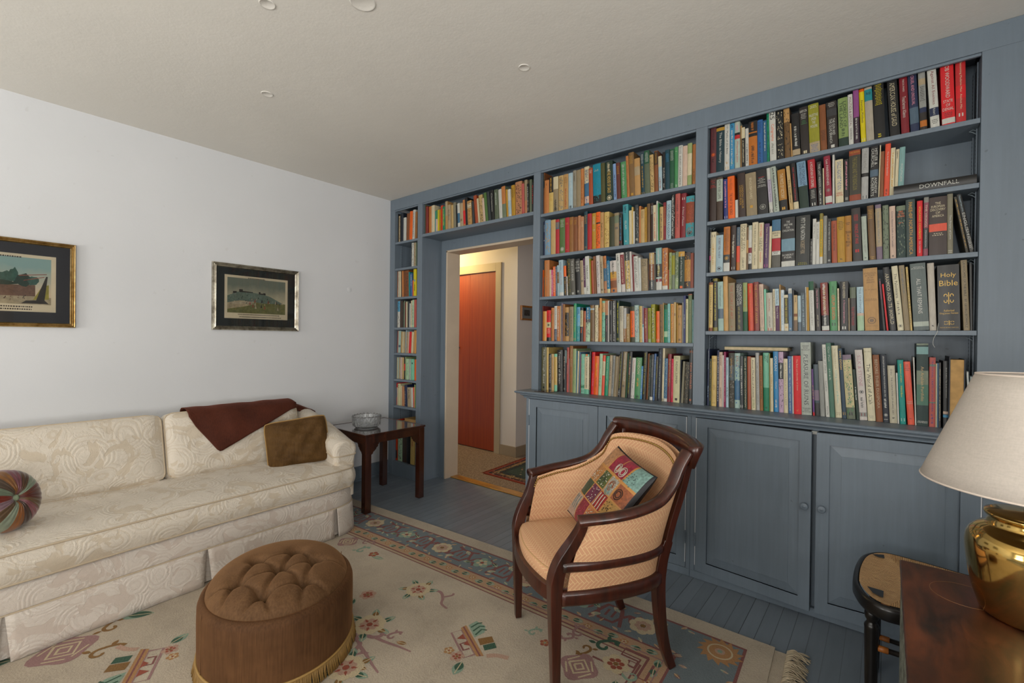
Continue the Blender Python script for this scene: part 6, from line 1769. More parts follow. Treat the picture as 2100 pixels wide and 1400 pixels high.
MB().sweep([(-.016, -.027), (.016, -.027), (.016, .02), (.008, .028), (-.016, .028)], ffr).build('front_rail', WD, ac, world=False, bevel=.003)
# upholstered shell
lower = [(.262, .205, .40), (.268, .10, .40), (.256, -.05, .40), (.222, -.16, .40), (.145, -.222, .40), (0, -.246, .40)]
upper = [(.294, .148, .652), (.318, .045, .668), (.316, -.07, .690), (.294, -.195, .755), (.262, -.262, .842), (0, -.326, .866)]
lo = sm(lower + mir(lower)[1:], 8); up = sm(upper + mir(upper)[1:], 8)
NL = len(lo); zlen = [0]
for i in range(1, NL): zlen.append(zlen[-1] + (lo[i] - lo[i - 1]).length * .5 + (up[i] - up[i - 1]).length * .5)
def shell(off, zmin, flip=False):
    b = MB(); nv = 14
    def fn(u, v):
        i = int(round(u * (NL - 1))); t = (lo[min(i + 1, NL - 1)] - lo[max(i - 1, 0)]).normalized(); nrm = Vector((t.y, -t.x, 0))
        p = lo[i].lerp(up[i], v)
        # vertical profile: stays upright low down, flares near the top
        flare = lo[i].lerp(up[i], v ** 1.5); p = Vector((flare.x, flare.y, p.z))
        return tuple(p + nrm * (off + (.008 * sin(v * pi) if off < 0 else .004 * sin(v * pi)) * (-1 if off < 0 else 1)))
    def uvf(u, v):
        i = int(round(u * (NL - 1))); return (zlen[i], (up[i].z - lo[i].z) * v)
    b.grid(fn, NL - 1, nv, 0, uvf=uvf); return b
shell(.006, .4).build('outer_upholstery', M['peach'], ac, world=False)
shell(-.020, .4).build('inner_upholstery', M['peach'], ac, world=False)
# brass nail heads along the inner top edge
nb = MB(); inn = []
for i in range(NL):
    t = (lo[min(i + 1, NL - 1)] - lo[max(i - 1, 0)]).normalized(); nrm = Vector((t.y, -t.x, 0)); p = lo[i].lerp(up[i], .955); inn.append(p + nrm * -.0262)
for s in (0, 1):
    end = inn[0] if s == 0 else inn[-1]; lowp = lo[0 if s == 0 else -1]; tgt = Vector((lowp.x, lowp.y, .49))
    ext = [tgt.lerp(end, k / 8) for k in range(8)]
    if s == 0: pre = ext
    else: post = list(reversed(ext))
path = pre + inn + post; acc = 0; last = path[0]
for p, q in zip(path, path[1:]):
    L = (q - p).length; d_ = 0
    while acc + (L - d_) >= .0105:
        stp = .0105 - acc; d_ += stp; acc = 0; c = p.lerp(q, d_ / L); nb.sphere(tuple(c), .0052, 8, 0, 1)
    acc += L - d_
no = nb.build('nail_trim', M['nail'], ac, world=False); no['kind'] = 'stuff'; no['label'] = 'row of small brass nail heads'
# seat cushion
def seatc():
    b = MB()
    inner = [p + Vector(((lo[min(i + 1, NL - 1)] - lo[max(i - 1, 0)]).normalized().y, -(lo[min(i + 1, NL - 1)] - lo[max(i - 1, 0)]).normalized().x, 0)) * -.026 for i, p in enumerate(lo)]
    back = [(p.x, p.y) for p in inner]
    front = [(q.x, q.y) for q in sm([(-.236, .225, 0), (-.16, .262, 0), (0, .284, 0), (.16, .262, 0), (.236, .225, 0)], 6)]
    ring = back + front; n = len(ring); cx = 0; cy = 0.0
    prof = [(1, .398), (1.012, .412), (1.015, .43), (1.008, .446), (.985, .455), (.93, .463), (.8, .471), (.55, .478), (.25, .482), (.02, .483)]
    pts = []
    V = [(cx + (x - cx) * k, cy + (y - cy) * k, z - .0125) for k, z in prof for x, y in ring]
    F_ = [(j * n + i, j * n + (i + 1) % n, (j + 1) * n + (i + 1) % n, (j + 1) * n + i) for j in range(len(prof) - 1) for i in range(n)]
    uv = [(p[0] * 1.0, p[1] + p[2] * 1.0) for p in V]
    b.add(V, F_, 0, True, uv); o = b.build('seat_cushion', M['peach'], ac, world=False)
    for kz, kk in ((.452, .992), (.402, 1.008)):
        MB().tube([((x) * kk, (y) * kk, kz - .0125) for x, y in ring] + [(ring[0][0] * kk, ring[0][1] * kk, kz - .0125)], .003, 6).build('piping', M['peachpipe'], o, world=False)
seatc()

# patchwork cushion leaning in the armchair
def patchwork():
    W_ = Vector((.806, -.593, 0)).normalized(); Fv = Vector((-.593, -.806, 0)).normalized(); O_ = Vector((-.965, 1.727, 0))
    G = lambda a, b, z: O_ + W_ * a + Fv * b + Vector((0, 0, z))
    top, right, bl = G(-.130, -.200, .812), G(.235, -.175, .775), G(-.185, .030, .515)
    ex = (right - top); ez = (top - bl); Wd, Hd = ex.length, ez.length; ctr = (right + bl) / 2
    X = ex.normalized(); Zv = (ez - X * ez.dot(X)).normalized(); Y = Zv.cross(X)
    M4 = Matrix(((X.x, Y.x, Zv.x, ctr.x), (X.y, Y.y, Zv.y, ctr.y), (X.z, Y.z, Zv.z, ctr.z), (0, 0, 0, 1)))
    cols = ['#b5793f', '#9c1c38', '#7fa39a', '#c08a5c', '#55602a', '#a8a294', '#a05a34', '#5c7a74', '#6a2440', '#9a1a18', '#b48a48', '#3e4a2a', '#b89a86', '#8c2430', '#b06a3c', '#7a4a2a']
    mats = [simple('patch_%d' % i, tuple(x * .72 for x in lin(c)), .6, var=.35, scale=90, bump=.3, bscale=300, sheen=.1) for i, c in enumerate(cols)]
    mats += [simple('black_border', '#16171c', .6), simple('gold_stitch', '#b07c40', .5), simple('white_beads', '#b9b4a4', .3), simple('dark_beads', '#241d1a', .3), simple('rust_applique', '#8c4a28', .6), simple('rose_applique', '#a04a50', .6)]
    b = MB(); n = 32; t_ = .085
    lines = [-.82, -.40, .02, .44, .86]
    def cell(a, c):
        if a > .95 or c > .96 or a < -.96 or c < -.96: return 16
        k = lambda q: 0 if q < -.40 else (1 if q < .02 else (2 if q < .44 else 3))
        i, j = k(a), 3 - k(c); idx = [[3, 1, 1, 2], [0, 4, 5, 6], [11, 8, 9, 10], [12, 13, 14, 15]][j][i]
        for L in (-.40, .02, .44):
            if abs(a - L) < .02 or abs(c - L) < .02: return 17
        return idx
    n = 64; fm = [cell(2 * (i + .5) / n - 1, 2 * (j + .5) / n - 1) for j in range(n) for i in range(n)]
    pg = pillow_geo(Wd, Hd, t_, n, pinch=.05, wr=.003, seed=6)
    for k in range(n * n): pg.m[k] = fm[k]
    for k in range(n * n, 2 * n * n): pg.m[k] = 16
    # beads and applique on the front
    rr = random.Random(3)
    base = pg.v[:(n + 1) * (n + 1)]
    def at(a, c):
        i = min(n - 1, max(0, int((a + 1) / 2 * n))); j = min(n - 1, max(0, int((c + 1) / 2 * n))); p = base[j * (n + 1) + i]; return (a * Wd / 2 * .985, p[1] - .0012, c * Hd / 2 * .985)
    for (ca, cc, mi, kind) in [(-.2, .23, 18, 'dots'), (.23, .23, 20, 'ring'), (.23, .12, 2, 'ring'), (.62, .2, 19, 'ring'), (.0, .62, 18, 'ring'), (.25, .62, 18, 'ring'), (-.2, -.2, 18, 'dots'), (.2, -.2, 18, 'line'), (.62, -.2, 19, 'dots'), (-.62, .2, 18, 'dots'), (-.62, -.62, 7, 'line'), (-.2, -.62, 21, 'dots'), (.2, -.6, 18, 'dots'), (.62, .62, 7, 'dots'), (-.25, .2, 11, 'ring'), (.25, .3, 18, 'dots')]:
        if kind == 'dots':
            for k in range(22):
                p = at(ca + rr.uniform(-.17, .17), cc + rr.uniform(-.17, .17)); pg.sphere(p, .0022, 5, mi, 1)
        elif kind == 'ring':
            for R_ in (.11, .07):
                pts = [at(ca + R_ * cos(q / 14 * 2 * pi), cc + R_ * 1.1 * sin(q / 14 * 2 * pi)) for q in range(15)]; pg.tube(pts, .0018, 4, mi, caps=False)
        else:
            for k in (-.12, 0, .12):
                pg.tube([at(ca + k, cc - .17 + q * .085) for q in range(5)], .002, 4, mi, caps=False)
    rot_place(pg, M4)
    o = pg.build('cushion', mats); tag(o, 'embroidered patchwork cushion with black border leaning in the peach armchair', 'cushion')
patchwork()

# ------------------------------------------------------------------ lamp table, brass lamp, rush-seated chair
lt = thing('lamp_table', 'old dark wooden table with worn painted side in the right foreground', 'table', (.4, 1.1, 0))
LX0, LX1, LY0, LY1 = .036, .80, .45, 1.625
box('top', LX0, LX1, LY0, LY1, .698, .72, M['lampwood'], lt, .003)
rg = MB(); rc_ = (.148, 1.490); P_ = []
for q in range(41):
    a = q / 40 * 2 * pi + 1.2; 
    if q > 33: break
    P_.append((rc_[0] + .060 * cos(a), rc_[1] + .062 * sin(a), .7198))
rg.tube(P_, .0008, 4); rg.build('water_ring', simple('pale_ring_stain', '#7c5634', .4), lt)
for x in (.0375, .760): box('side_panel', x, x + .02, LY0 + .03, LY1 - .03, .05, .698, M['worn'], lt, .002)
box('back_panel', .058, .760, LY1 - .05, LY1 - .032, .05, .698, M['worn'], lt)
for x, y in ((.0605, LY1 - .1), (.715, LY1 - .1), (.0605, LY0 + .05), (.715, LY0 + .05)): box('leg', x - .002, x + .045, y, y + .047, 0.0005, .6978, M['worn'], lt, .002)
lp = thing('table_lamp', 'brass vase table lamp with cream linen shade in the right foreground', 'lamp', (.25, 1.45, .7205))
LC = (.25, 1.45, .7205)
pf = [(0, 0), (.074, 0), (.082, .003), (.085, .008), (.096, .045), (.1015, .075), (.106, .108), (.108, .128), (.1085, .145), (.106, .162), (.100, .174), (.088, .185), (.078, .190), (.0745, .194), (.0735, .198), (.071, .204), (.071, .207), (.077, .211), (.079, .215), (.077, .219), (.066, .222), (.030, .225), (0, .226)]
MB().lathe(pf, LC, 96).build('base', M['brass'], lp)
MB().lathe([(0, .226), (.018, .226), (.018, .232), (.012, .238), (.012, .262), (.016, .266), (.016, .30), (.010, .304), (0, .304)], LC, 24).build('socket', M['brass'], lp)
hp = MB()
for s in (-1, 1): hp.tube(catmull([(LC[0] + s * .012, LC[1], .985), (LC[0] + s * .048, LC[1], 1.03), (LC[0] + s * .052, LC[1], 1.12), (LC[0] + s * .02, LC[1], 1.215), (LC[0], LC[1], 1.222)], 5), .0022, 6)
hp.build('harp', M['nail'], lp)
sh = MB(); zs0, zs1, r0, r1 = 1.000, 1.236, .184, .094
sh.grid(lambda u, v: (LC[0] + (r0 + (r1 - r0) * v) * cos(u * 2 * pi), LC[1] + (r0 + (r1 - r0) * v) * sin(u * 2 * pi), zs0 + (zs1 - zs0) * v), 96, 6, cu=True)
so = sh.build('lamp_shade', M['linen'], lp, solid=.002)
for r_, z in ((r0, zs0), (r1, zs1)): MB().tube([(LC[0] + r_ * cos(k / 72 * 2 * pi), LC[1] + r_ * sin(k / 72 * 2 * pi), z) for k in range(73)], .0022, 6).build('rim', M['linen_edge'], so)
sp = MB()
for k in range(3): a = k * 2.094 + 2.6; sp.tube([(LC[0], LC[1], 1.222), (LC[0] + .05 * cos(a), LC[1] + .05 * sin(a), 1.222), (LC[0] + .092 * cos(a), LC[1] + .092 * sin(a), 1.230)], .0016, 5)
sp.build('spider', M['nail'], so)
sp = MB(); sp.lathe([(0, 1.224), (.006, 1.225), (.008, 1.232), (.005, 1.24), (0, 1.246)], (LC[0], LC[1], 0), 12); sp.build('finial', M['nail'], lp)

rch = thing('rush_chair', 'black painted chair with woven rush seat tucked behind the lamp table', 'chair', (.15, 2.15, 0))
def seat_out(k=1.0, off=0):
    # rounded front (left), widening then straight to the back
    pts = [(-.074, 2.10), (-.068, 2.03), (-.040, 1.955), (.005, 1.918), (.08, 1.925), (.22, 1.945), (.37, 1.965), (.385, 2.10), (.37, 2.335), (.22, 2.375), (.08, 2.402), (.0, 2.400), (-.050, 2.335), (-.070, 2.22)]
    P_ = catmull([(x, y, 0) for x, y in pts], 5, closed=True)
    if off:
        out = []
        for i, p in enumerate(P_):
            t = (P_[(i + 1) % len(P_)] - P_[i - 1]).normalized(); out.append(p + Vector((t.y, -t.x, 0)) * off)
        return out
    return P_
SP = seat_out()
MB().sweep([(.006, -.045), (-.004, -.048), (-.010, -.04), (-.010, -.004), (-.002, .003), (.008, -.002), (.010, -.012), (.010, -.036)], [(p.x, p.y, .452) for p in SP], closed=True).build('seat_frame', M['black'], rch)
for P4 in [[(-0.032, 2.346), (0.004, 2.366), (0.006, 2.329), (-0.015, 2.328)], [(-0.041, 2.023), (0.004, 2.02), (0.003, 1.965), (-0.024, 1.981)]]: MB().add([(x, y, .4575) for x, y in P4], [(0, 1, 2, 3)]).build('corner_block', M['black'], rch)
# rush weave: four triangular fields meeting on a centre line
rb_ = MB(); OUT = [Vector((p.x, p.y, 0)) for p in seat_out(off=-.009)]
ctrA, ctrB = Vector((.10, 2.16, 0)), Vector((.22, 2.16, 0))
def fieldpoint(p, k):
    c = ctrA if p.x < .16 else ctrB
    c = Vector((max(.10, min(.22, p.x)), 2.16, 0)); return p.lerp(c, k)
n_ = len(OUT)
V = []; UVs = []; NK = 10
for k in range(NK + 1):
    for p in OUT:
        q_ = fieldpoint(p, k / NK); z = .455 - .010 * sin(min(1, k / NK * 1.4) * pi / 2) + .008 * (k == 0) * 0
        V.append((q_.x, q_.y, z)); UVs.append((0, 0))
for k in range(NK):
    for i in range(n_):
        j = (i + 1) % n_; a, b_, c_, d_ = k * n_ + i, k * n_ + j, (k + 1) * n_ + j, (k + 1) * n_ + i
        m = (Vector(V[a]) + Vector(V[b_])) / 2; p = (OUT[i] + OUT[j]) / 2
        side = p.x < .02 or p.x > .35
        uv = {}
        q4 = [V[t] for t in (a, b_, c_, d_)]
        uvq = [((t[0], t[1]) if not side else (t[1], t[0])) for t in q4]
        # strands of the left and right fields run across (x), those of front and back run (y)
        uvq = [((t[1], t[0] * 1.0) if not side else (t[0], t[1])) for t in q4]
        rb_.add(q4, [(0, 1, 2, 3)], 0, True, uvq)
rb_.build('rush_seat', M['rush'], rch)
tl_ = [(.0, 0), (.013, 0), (.015, .02), (.016, .10), (.018, .17), (.020, .30), (.0205, .335), (.0215, .343), (.019, .350), (.0145, .356), (.0145, .362), (.019, .370), (.021, .380), (.020, .392), (.016, .398), (.018, .406), (0, .406)]
legs = [(-.026, 1.985), (-.020, 2.335)]
for x, y in legs: MB().lathe(tl_, (x, y, .0005), 24).build('leg', M['black'], rch)
for y in (2.0, 2.32):
    MB().tube(catmull([(.352, y, 0.0005), (.352, y, .42), (.360, y, .60), (.395, y, .86)], 5), [.017] * 16, 12).build('back_post', M['black'], rch)
for z, w_ in ((.84, .05), (.62, .035)):
    MB().box(.368, .384, 2.018, 2.302, z - w_ / 2 - .01, z + w_ / 2 - .01).build('back_slat', M['black'], rch)
for (x0, y0, x1, y1, z) in [(-.026, 1.985, .352, 2.0, .275), (-.026, 1.985, .352, 2.0, .14), (-.020, 2.335, .352, 2.32, .275), (-.020, 2.335, .352, 2.32, .14), (-.026, 1.985, -.020, 2.335, .30), (-.026, 1.985, -.020, 2.335, .17)]:
    a, b_ = Vector((x0, y0, z)), Vector((x1, y1, z)); d_ = (b_ - a).normalized(); t0 = MB()
    t0.tube([a + d_ * .045, a + (b_ - a) * .5, b_ - d_ * .03], [.0085, .011, .0085], 10, 0); t0.tube([a + d_ * .014, a + d_ * .045], .0105, 10, 1)
    t0.build('rung', [M['black'], simple('bare_amber_wood', '#9a5a22', .4) if 'amb' not in M else M['amb']], rch); M['amb'] = bpy.data.materials['bare_amber_wood']

# ------------------------------------------------------------------ framed prints
def frame(name, label, y0, y1, z0, z1, fw, fmat, art, mat_c, inner, par_x=XL, depth=.022, sgn=1, step=True):
    """hangs on a wall x = par_x facing +x;  inner = print rect (y0,y1,z0,z1)"""
    t = thing(name, label, 'picture', (par_x, (y0 + y1) / 2, (z0 + z1) / 2)); X = par_x + .001
    f = MB()
    prof = [(0, 0), (0, depth * .7), (.15, depth), (.3, depth * .85), (.45, depth * .95), (.62, depth * .7), (.8, depth * .78), (1, depth * .45), (1, 0)]
    corners = [(y0, z0, 1, 1), (y1, z0, -1, 1), (y1, z1, -1, -1), (y0, z1, 1, -1)]
    V = []; n = len(prof)
    for (y, z, sy, sz) in corners:
        for a, h in prof: V.append((X + h, y + sy * a * fw, z + sz * a * fw))
    f.add(V, [(k * n + j, k * n + j + 1, ((k + 1) % 4) * n + j + 1, ((k + 1) % 4) * n + j) for k in range(4) for j in range(n - 1)])
    f.build('frame', fmat, t)
    MB().box(X, X + .005, y0 + fw * .8, y1 - fw * .8, z0 + fw * .8, z1 - fw * .8).build('mat_board', mat_c, t)
    art(inner, X + .0052, t)
    MB().add([(X + .0095, y0 + fw * .9, z0 + fw * .9), (X + .0095, y1 - fw * .9, z0 + fw * .9), (X + .0095, y1 - fw * .9, z1 - fw * .9), (X + .0095, y0 + fw * .9, z1 - fw * .9)], [(0, 1, 2, 3)]).build('glass', M['pane'], t)
    return t
paper = simple('aged_print_paper', '#cdc1a6', .8, var=.08, scale=8)
def skymat(name, c0, c1):
    t = NT(name); o = t.coord('Generated'); _, _, z = t.sep(o); n = t.noise(t.coord(), 14, 4, .6)
    t.color(t.ramp(t.math('ADD', z, t.math('MULTIPLY', t.math('SUBTRACT', n, .5), .3)), [(.25, lin(c0)), (.8, lin(c1))])); t.set(rough=.8); return t.m
PM = {k: simple('ink_' + k, c, .8, var=.25, scale=60) for k, c in dict(green='#34564c', dkgreen='#22382e', brown='#6b5040', stone='#a39880', dark='#2c2620', gold='#8f8636', ground='#9c8f74', sea='#6a6a3e', cliff='#5f6e62', red='#8a4a3a', grey='#7c8078').items()}
MORE = list(PM); PML = [PM[k] for k in MORE]
def artset(rect, X, t, items, sky, cap):
    y0, y1, z0, z1 = rect; W_, H_ = y1 - y0, z1 - z0
    MB().box(X, X + .0004, y0, y1, z0, z1).build('print', paper, t)
    a0, a1, c0, c1 = y0 + .04 * W_, y1 - .04 * W_, z0 + .13 * H_, z1 - .055 * H_
    MB().add([(X + .0006, a0, c0), (X + .0006, a1, c0), (X + .0006, a1, c1), (X + .0006, a0, c1)], [(0, 1, 2, 3)]).build('sky_field', sky, t)
    b = MB(); lay_ = 0
    for (mk, pts) in items:
        lay_ += 1; b.add([(X + .0007 + lay_ * .00002, a0 + (a1 - a0) * p[0], c0 + (c1 - c0) * p[1]) for p in pts], [tuple(range(len(pts)))], MORE.index(mk))
    rr = random.Random(len(items))
    for (u0, u1, zc) in cap:
        u = u0
        while u < u1:
            d_ = rr.uniform(.006, .016); b.add([(X + .0007, y0 + W_ * u, z0 + H_ * zc), (X + .0007, y0 + W_ * (u + d_), z0 + H_ * zc), (X + .0007, y0 + W_ * (u + d_), z0 + H_ * (zc + .022)), (X + .0007, y0 + W_ * u, z0 + H_ * (zc + .022))], [(0, 1, 2, 3)], MORE.index('dark')); u += d_ + .006
    b.build('engraving', PML, t)
def blob(cx, cy, rx, ry, seed, n=14, j=.25):
    r = random.Random(seed); return [(cx + rx * (1 + r.uniform(-j, j)) * cos(k / n * 2 * pi), cy + ry * (1 + r.uniform(-j, j)) * sin(k / n * 2 * pi)) for k in range(n)]
def art_street(rect, X, t):
    it = [('ground', [(0, 0), (1, 0), (1, .16), (.62, .22), (.3, .2), (0, .26)]),
          ('stone', [(0, .22), (.12, .22), (.12, .52), (.10, .55), (0, .60)]), ('dark', [(.02, .30), (.04, .30), (.04, .42), (.02, .42)]), ('dark', [(.07, .30), (.09, .30), (.09, .40), (.07, .40)]),
          ('grey', [(.20, .22), (.31, .22), (.31, .40), (.20, .40)]), ('dark', [(.215, .40), (.295, .40), (.285, .47), (.255, .52), (.225, .47)]), ('dark', [(.252, .5), (.258, .5), (.258, .57), (.252, .57)]),
          ('stone', [(.33, .2), (.42, .2), (.42, .36), (.375, .41), (.33, .36)]), ('brown', [(.38, .16), (.86, .18), (.86, .42), (.62, .40), (.40, .40)])]
    for k, (x, y, rx, ry) in enumerate([(.52, .50, .09, .10), (.60, .56, .09, .12), (.44, .46, .05, .08), (.68, .60, .04, .16), (.76, .52, .08, .13), (.84, .50, .05, .10), (.56, .44, .14, .05)]): it.append(('green' if k % 2 else 'dkgreen', blob(x, y, rx, ry, k)))
    it += [('gold', [(.84, .10), (.98, .12), (.98, .44), (.92, .40)]), ('dark', [(.86, .04), (.94, .06), (.97, .62), (.955, .62), (.90, .30)]), ('dark', [(.74, .02), (.98, .02), (.94, .10), (.78, .08)]), ('red', [(.72, .60), (.96, .66), (.96, .675), (.72, .615)]), ('red', [(.76, .50), (.94, .60), (.94, .615), (.76, .515)])]
    r = random.Random(2)
    for k in range(30): x = r.uniform(.05, .8); y = r.uniform(.03, .18); it.append((r.choice(['dark', 'brown', 'stone']), [(x, y), (x + .012, y), (x + .008, y + .035)]))
    artset(rect, X, t, it, skymat('street_sky', '#cbb99c', '#84a09c'), [(.1, .72, .935), (.12, .80, .075), (.2, .8, .03)])
def art_castle(rect, X, t):
    it = [('sea', [(0, 0), (1, 0), (1, .32), (0, .34)]), ('ground', [(0, .10), (.30, .20), (.45, .28), (.2, .36), (0, .30)]), ('stone', [(.02, .30), (.24, .33), (.42, .36), (.5, .34), (.3, .27), (.1, .24)]),
          ('cliff', [(0, .28), (0, .48), (.06, .52), (.14, .60), (.26, .62), (.46, .60), (.60, .57), (.72, .52), (.84, .42), (.97, .32), (.6, .31), (.4, .34), (.2, .36)]),
          ('dark', [(.19, .60), (.19, .68), (.25, .68), (.25, .60)]), ('dark', [(.09, .56), (.09, .61), (.15, .62), (.15, .57)]), ('dark', [(.25, .60), (.25, .635), (.42, .62), (.42, .60)]), ('dark', [(.52, .57), (.52, .64), (.55, .64), (.55, .60), (.60, .60), (.60, .62), (.64, .61), (.64, .56)])]
    r = random.Random(4)
    for k in range(14): x = r.uniform(.3, .95); y = r.uniform(.12, .34); it.append((r.choice(['dark', 'stone', 'red']), [(x, y), (x + .03, y), (x + .015, y + .11)]))
    for k in range(26): x = r.uniform(.0, .9); y = r.uniform(.30, .55) * (1 - x * .35); it.append((r.choice(['dkgreen', 'grey', 'stone']), [(x, y), (x + .02, y + .01), (x + .012, y + .05)]))
    artset(rect, X, t, it, skymat('castle_sky', '#c4b99c', '#70776a'), [(.35, .62, .945), (.2, .85, .085), (.22, .88, .03)])
navy = simple('black_navy_mat', '#15171f', .7); grn = simple('black_green_mat', '#181d1a', .7)
goldf = NT('antique_gold_leaf'); goldf.color(goldf.ramp(goldf.noise(goldf.coord(), 14, 5, .7), [(.35, lin('#7a5c28')), (.6, lin('#b59a68'))])); goldf.set(rough=.3, metal=.9)
silvf = NT('antique_silver_leaf'); silvf.color(silvf.ramp(silvf.noise(silvf.coord(), 14, 5, .7), [(.35, lin('#6e675a')), (.6, lin('#b5b0a0'))])); silvf.set(rough=.3, metal=.9)
frame('framed_print', 'gold-framed street engraving with black mat, nearer the left edge of the left wall', -.16, .487, 1.336, 1.820, .024, goldf.m, art_street, navy, (-.085, .405, 1.421, 1.737))
frame('framed_print', 'silver-framed castle engraving with black mat above the sofa back', 1.191, 1.808, 1.342, 1.825, .030, silvf.m, art_castle, grn, (1.272, 1.722, 1.429, 1.744))
def art_small(rect, X, t):
    y0, y1, z0, z1 = rect; MB().box(X, X + .0004, y0, y1, z0, z1).build('print', simple('sepia_print', '#4a4038', .8, var=.6, scale=40), t)
frame('framed_print', 'small oak-framed picture hanging on the hall wall beyond the doorway', 4.022, 4.252, 1.513, 1.676, .020, wood('oak_frame', '#8a5218', '#b5762c', .4), art_small, simple('cream_mat', '#8f8c84', .8), (4.085, 4.19, 1.565, 1.630), par_x=HC)

# ------------------------------------------------------------------ rugs
RA = radians(3.0); RO = Vector((-.348, 2.218, 0)); ea = Vector((-cos(RA), -sin(RA), 0)); eb = Vector((sin(RA), -cos(RA), 0))
RL, RW = 3.16, 3.7
def rl(x, y): d_ = Vector((x, y, 0)) - RO; return d_.dot(ea), d_.dot(eb)
def warp(a, b, z=0):
    k = .028 * sin(pi * min(1, max(0, a / 2.9))) * max(0, 1 - b / 1.6)
    p = RO + ea * a + eb * b; return (p.x, p.y + k, z)
RZ = .0115
rug = MB(); RM = []
def rmat(name, c, v=.08):
    for i, m_ in enumerate(RM):
        if m_.name.startswith('rug_' + name): return i
    RM.append(pile('rug_' + name, c, v)); return len(RM) - 1
cream = rmat('cream', '#aea290', .12)
def r_rect(a0, a1, b0, b1, z, mi, nu=40, nv=30):
    rug.grid(lambda u, v: warp(a0 + (a1 - a0) * u, b0 + (b1 - b0) * v, z), nu, nv, mi, False)
r_rect(0, RL, 0, RW, RZ, cream, 60, 60)
edge = [(a, 0) for a in [RL * k / 60 for k in range(61)]] + [(RL, RW * k / 60) for k in range(1, 61)] + [(RL * (1 - k / 60), RW) for k in range(1, 61)] + [(0, RW * (1 - k / 60)) for k in range(1, 60)]
n_ = len(edge); V = [warp(a, b, RZ) for a, b in edge] + [warp(a, b, .0005) for a, b in edge]
rug.add(V, [(i, (i + 1) % n_, n_ + (i + 1) % n_, n_ + i) for i in range(n_)], cream)
LV = [0]; CTN = [0]
def zz():
    CTN[0] = (CTN[0] + 1) % 58; return RZ + .0003 + .00012 * LV[0] + 2e-6 * CTN[0]
def band(d0, d1, mi, L=None):
    LV[0] = L if L is not None else LV[0] + 1
    # ring between inset d0 and d1
    for (a0, a1, b0, b1) in ((d0, RL - d0, d0, d1), (d0, RL - d0, RW - d1, RW - d0), (d0, d1, d1, RW - d1), (RL - d1, RL - d0, d1, RW - d1)):
        r_rect(a0, a1, b0, b1, zz(), mi, 60 if a1 - a0 > 1 else 2, 2 if a1 - a0 > 1 else 60)
maroon, blue_, peachr, tan_ = rmat('dusty_maroon', '#7a4e4a'), rmat('slate_blue', '#6a7478', .10), rmat('peach', '#a8896c'), rmat('light_tan', '#a8977c')
band(.092, .104, maroon, 1); band(.104, .318, blue_, 1); band(.318, .328, maroon, 1); band(.328, .400, peachr, 1); band(.400, .410, maroon, 1); band(.410, .425, tan_, 1); band(.425, .432, maroon, 1)
gcol = dict(G=rmat('deep_green', '#3a5544'), g=rmat('pale_green', '#7f9482'), r=rmat('rust_red', '#8c4a3a'), o=rmat('soft_orange', '#a07850'), c=rmat('ivory', '#b8a98a'), p=rmat('mauve', '#8f6f6c'), k=rmat('pale_pink', '#a88a78'), n=rmat('ochre', '#7c5c34'), m=maroon, b=blue_)
def shape(pts, col, L):
    LV[0] = L; rug.add([warp(a, b, zz()) for a, b in pts], [tuple(range(len(pts)))], gcol[col])
def strip(pts, w_, col, L, taper=0.0):
    LV[0] = L; n = len(pts); Lf = []; Rt = []
    for i, (a, b) in enumerate(pts):
        t = (Vector(pts[min(i + 1, n - 1)]) - Vector(pts[max(i - 1, 0)])).normalized(); k = w_ / 2 * (1 - taper * i / (n - 1)); Lf.append((a - t.y * k, b + t.x * k)); Rt.append((a + t.y * k, b - t.x * k))
    V = [warp(a, b, zz()) for a, b in Lf + Rt]; rug.add(V, [(i, i + 1, n + i + 1, n + i) for i in range(n - 1)], gcol[col])
def curve(pts, n=6): return [(p.x, p.y) for p in catmull([(a, b, 0) for a, b in pts], n)]
def leaf(a, b, ang, L, W_, c1='G', c2='g', lv=4):
    pts = []
    for k in range(9): t = k / 8; pts.append((t * L, sin(t * pi) ** .8 * W_ / 2))
    pts += [(x, -y) for x, y in reversed(pts[1:-1])]
    R_ = lambda P: [(a + x * cos(ang) - y * sin(ang), b + x * sin(ang) + y * cos(ang)) for x, y in P]
    shape(R_(pts), c2, lv); shape(R_([(x * .66 + .04 * L, y * .8) for x, y in pts]), c1, lv + 1); strip(R_([(.05 * L, 0), (.9 * L, 0)]), .004, 'c', lv + 2)
def flower(a, b, R_, n, c1, c2, c3, lv=5, rot=0):
    for k in range(n):
        t = rot + k / n * 2 * pi; shape([(a + R_ * .62 * cos(t) + R_ * .42 * cos(q / 10 * 2 * pi), b + R_ * .62 * sin(t) + R_ * .42 * sin(q / 10 * 2 * pi)) for q in range(10)], c1, lv)
    for k in range(n):
        t = rot + (k + .5) / n * 2 * pi; shape([(a + R_ * .42 * cos(t) + R_ * .22 * cos(q / 8 * 2 * pi), b + R_ * .42 * sin(t) + R_ * .2 * sin(q / 8 * 2 * pi)) for q in range(8)], c2, lv + 1)
    shape([(a + R_ * .2 * cos(q / 10 * 2 * pi), b + R_ * .2 * sin(q / 10 * 2 * pi)) for q in range(10)], c3, lv + 2)
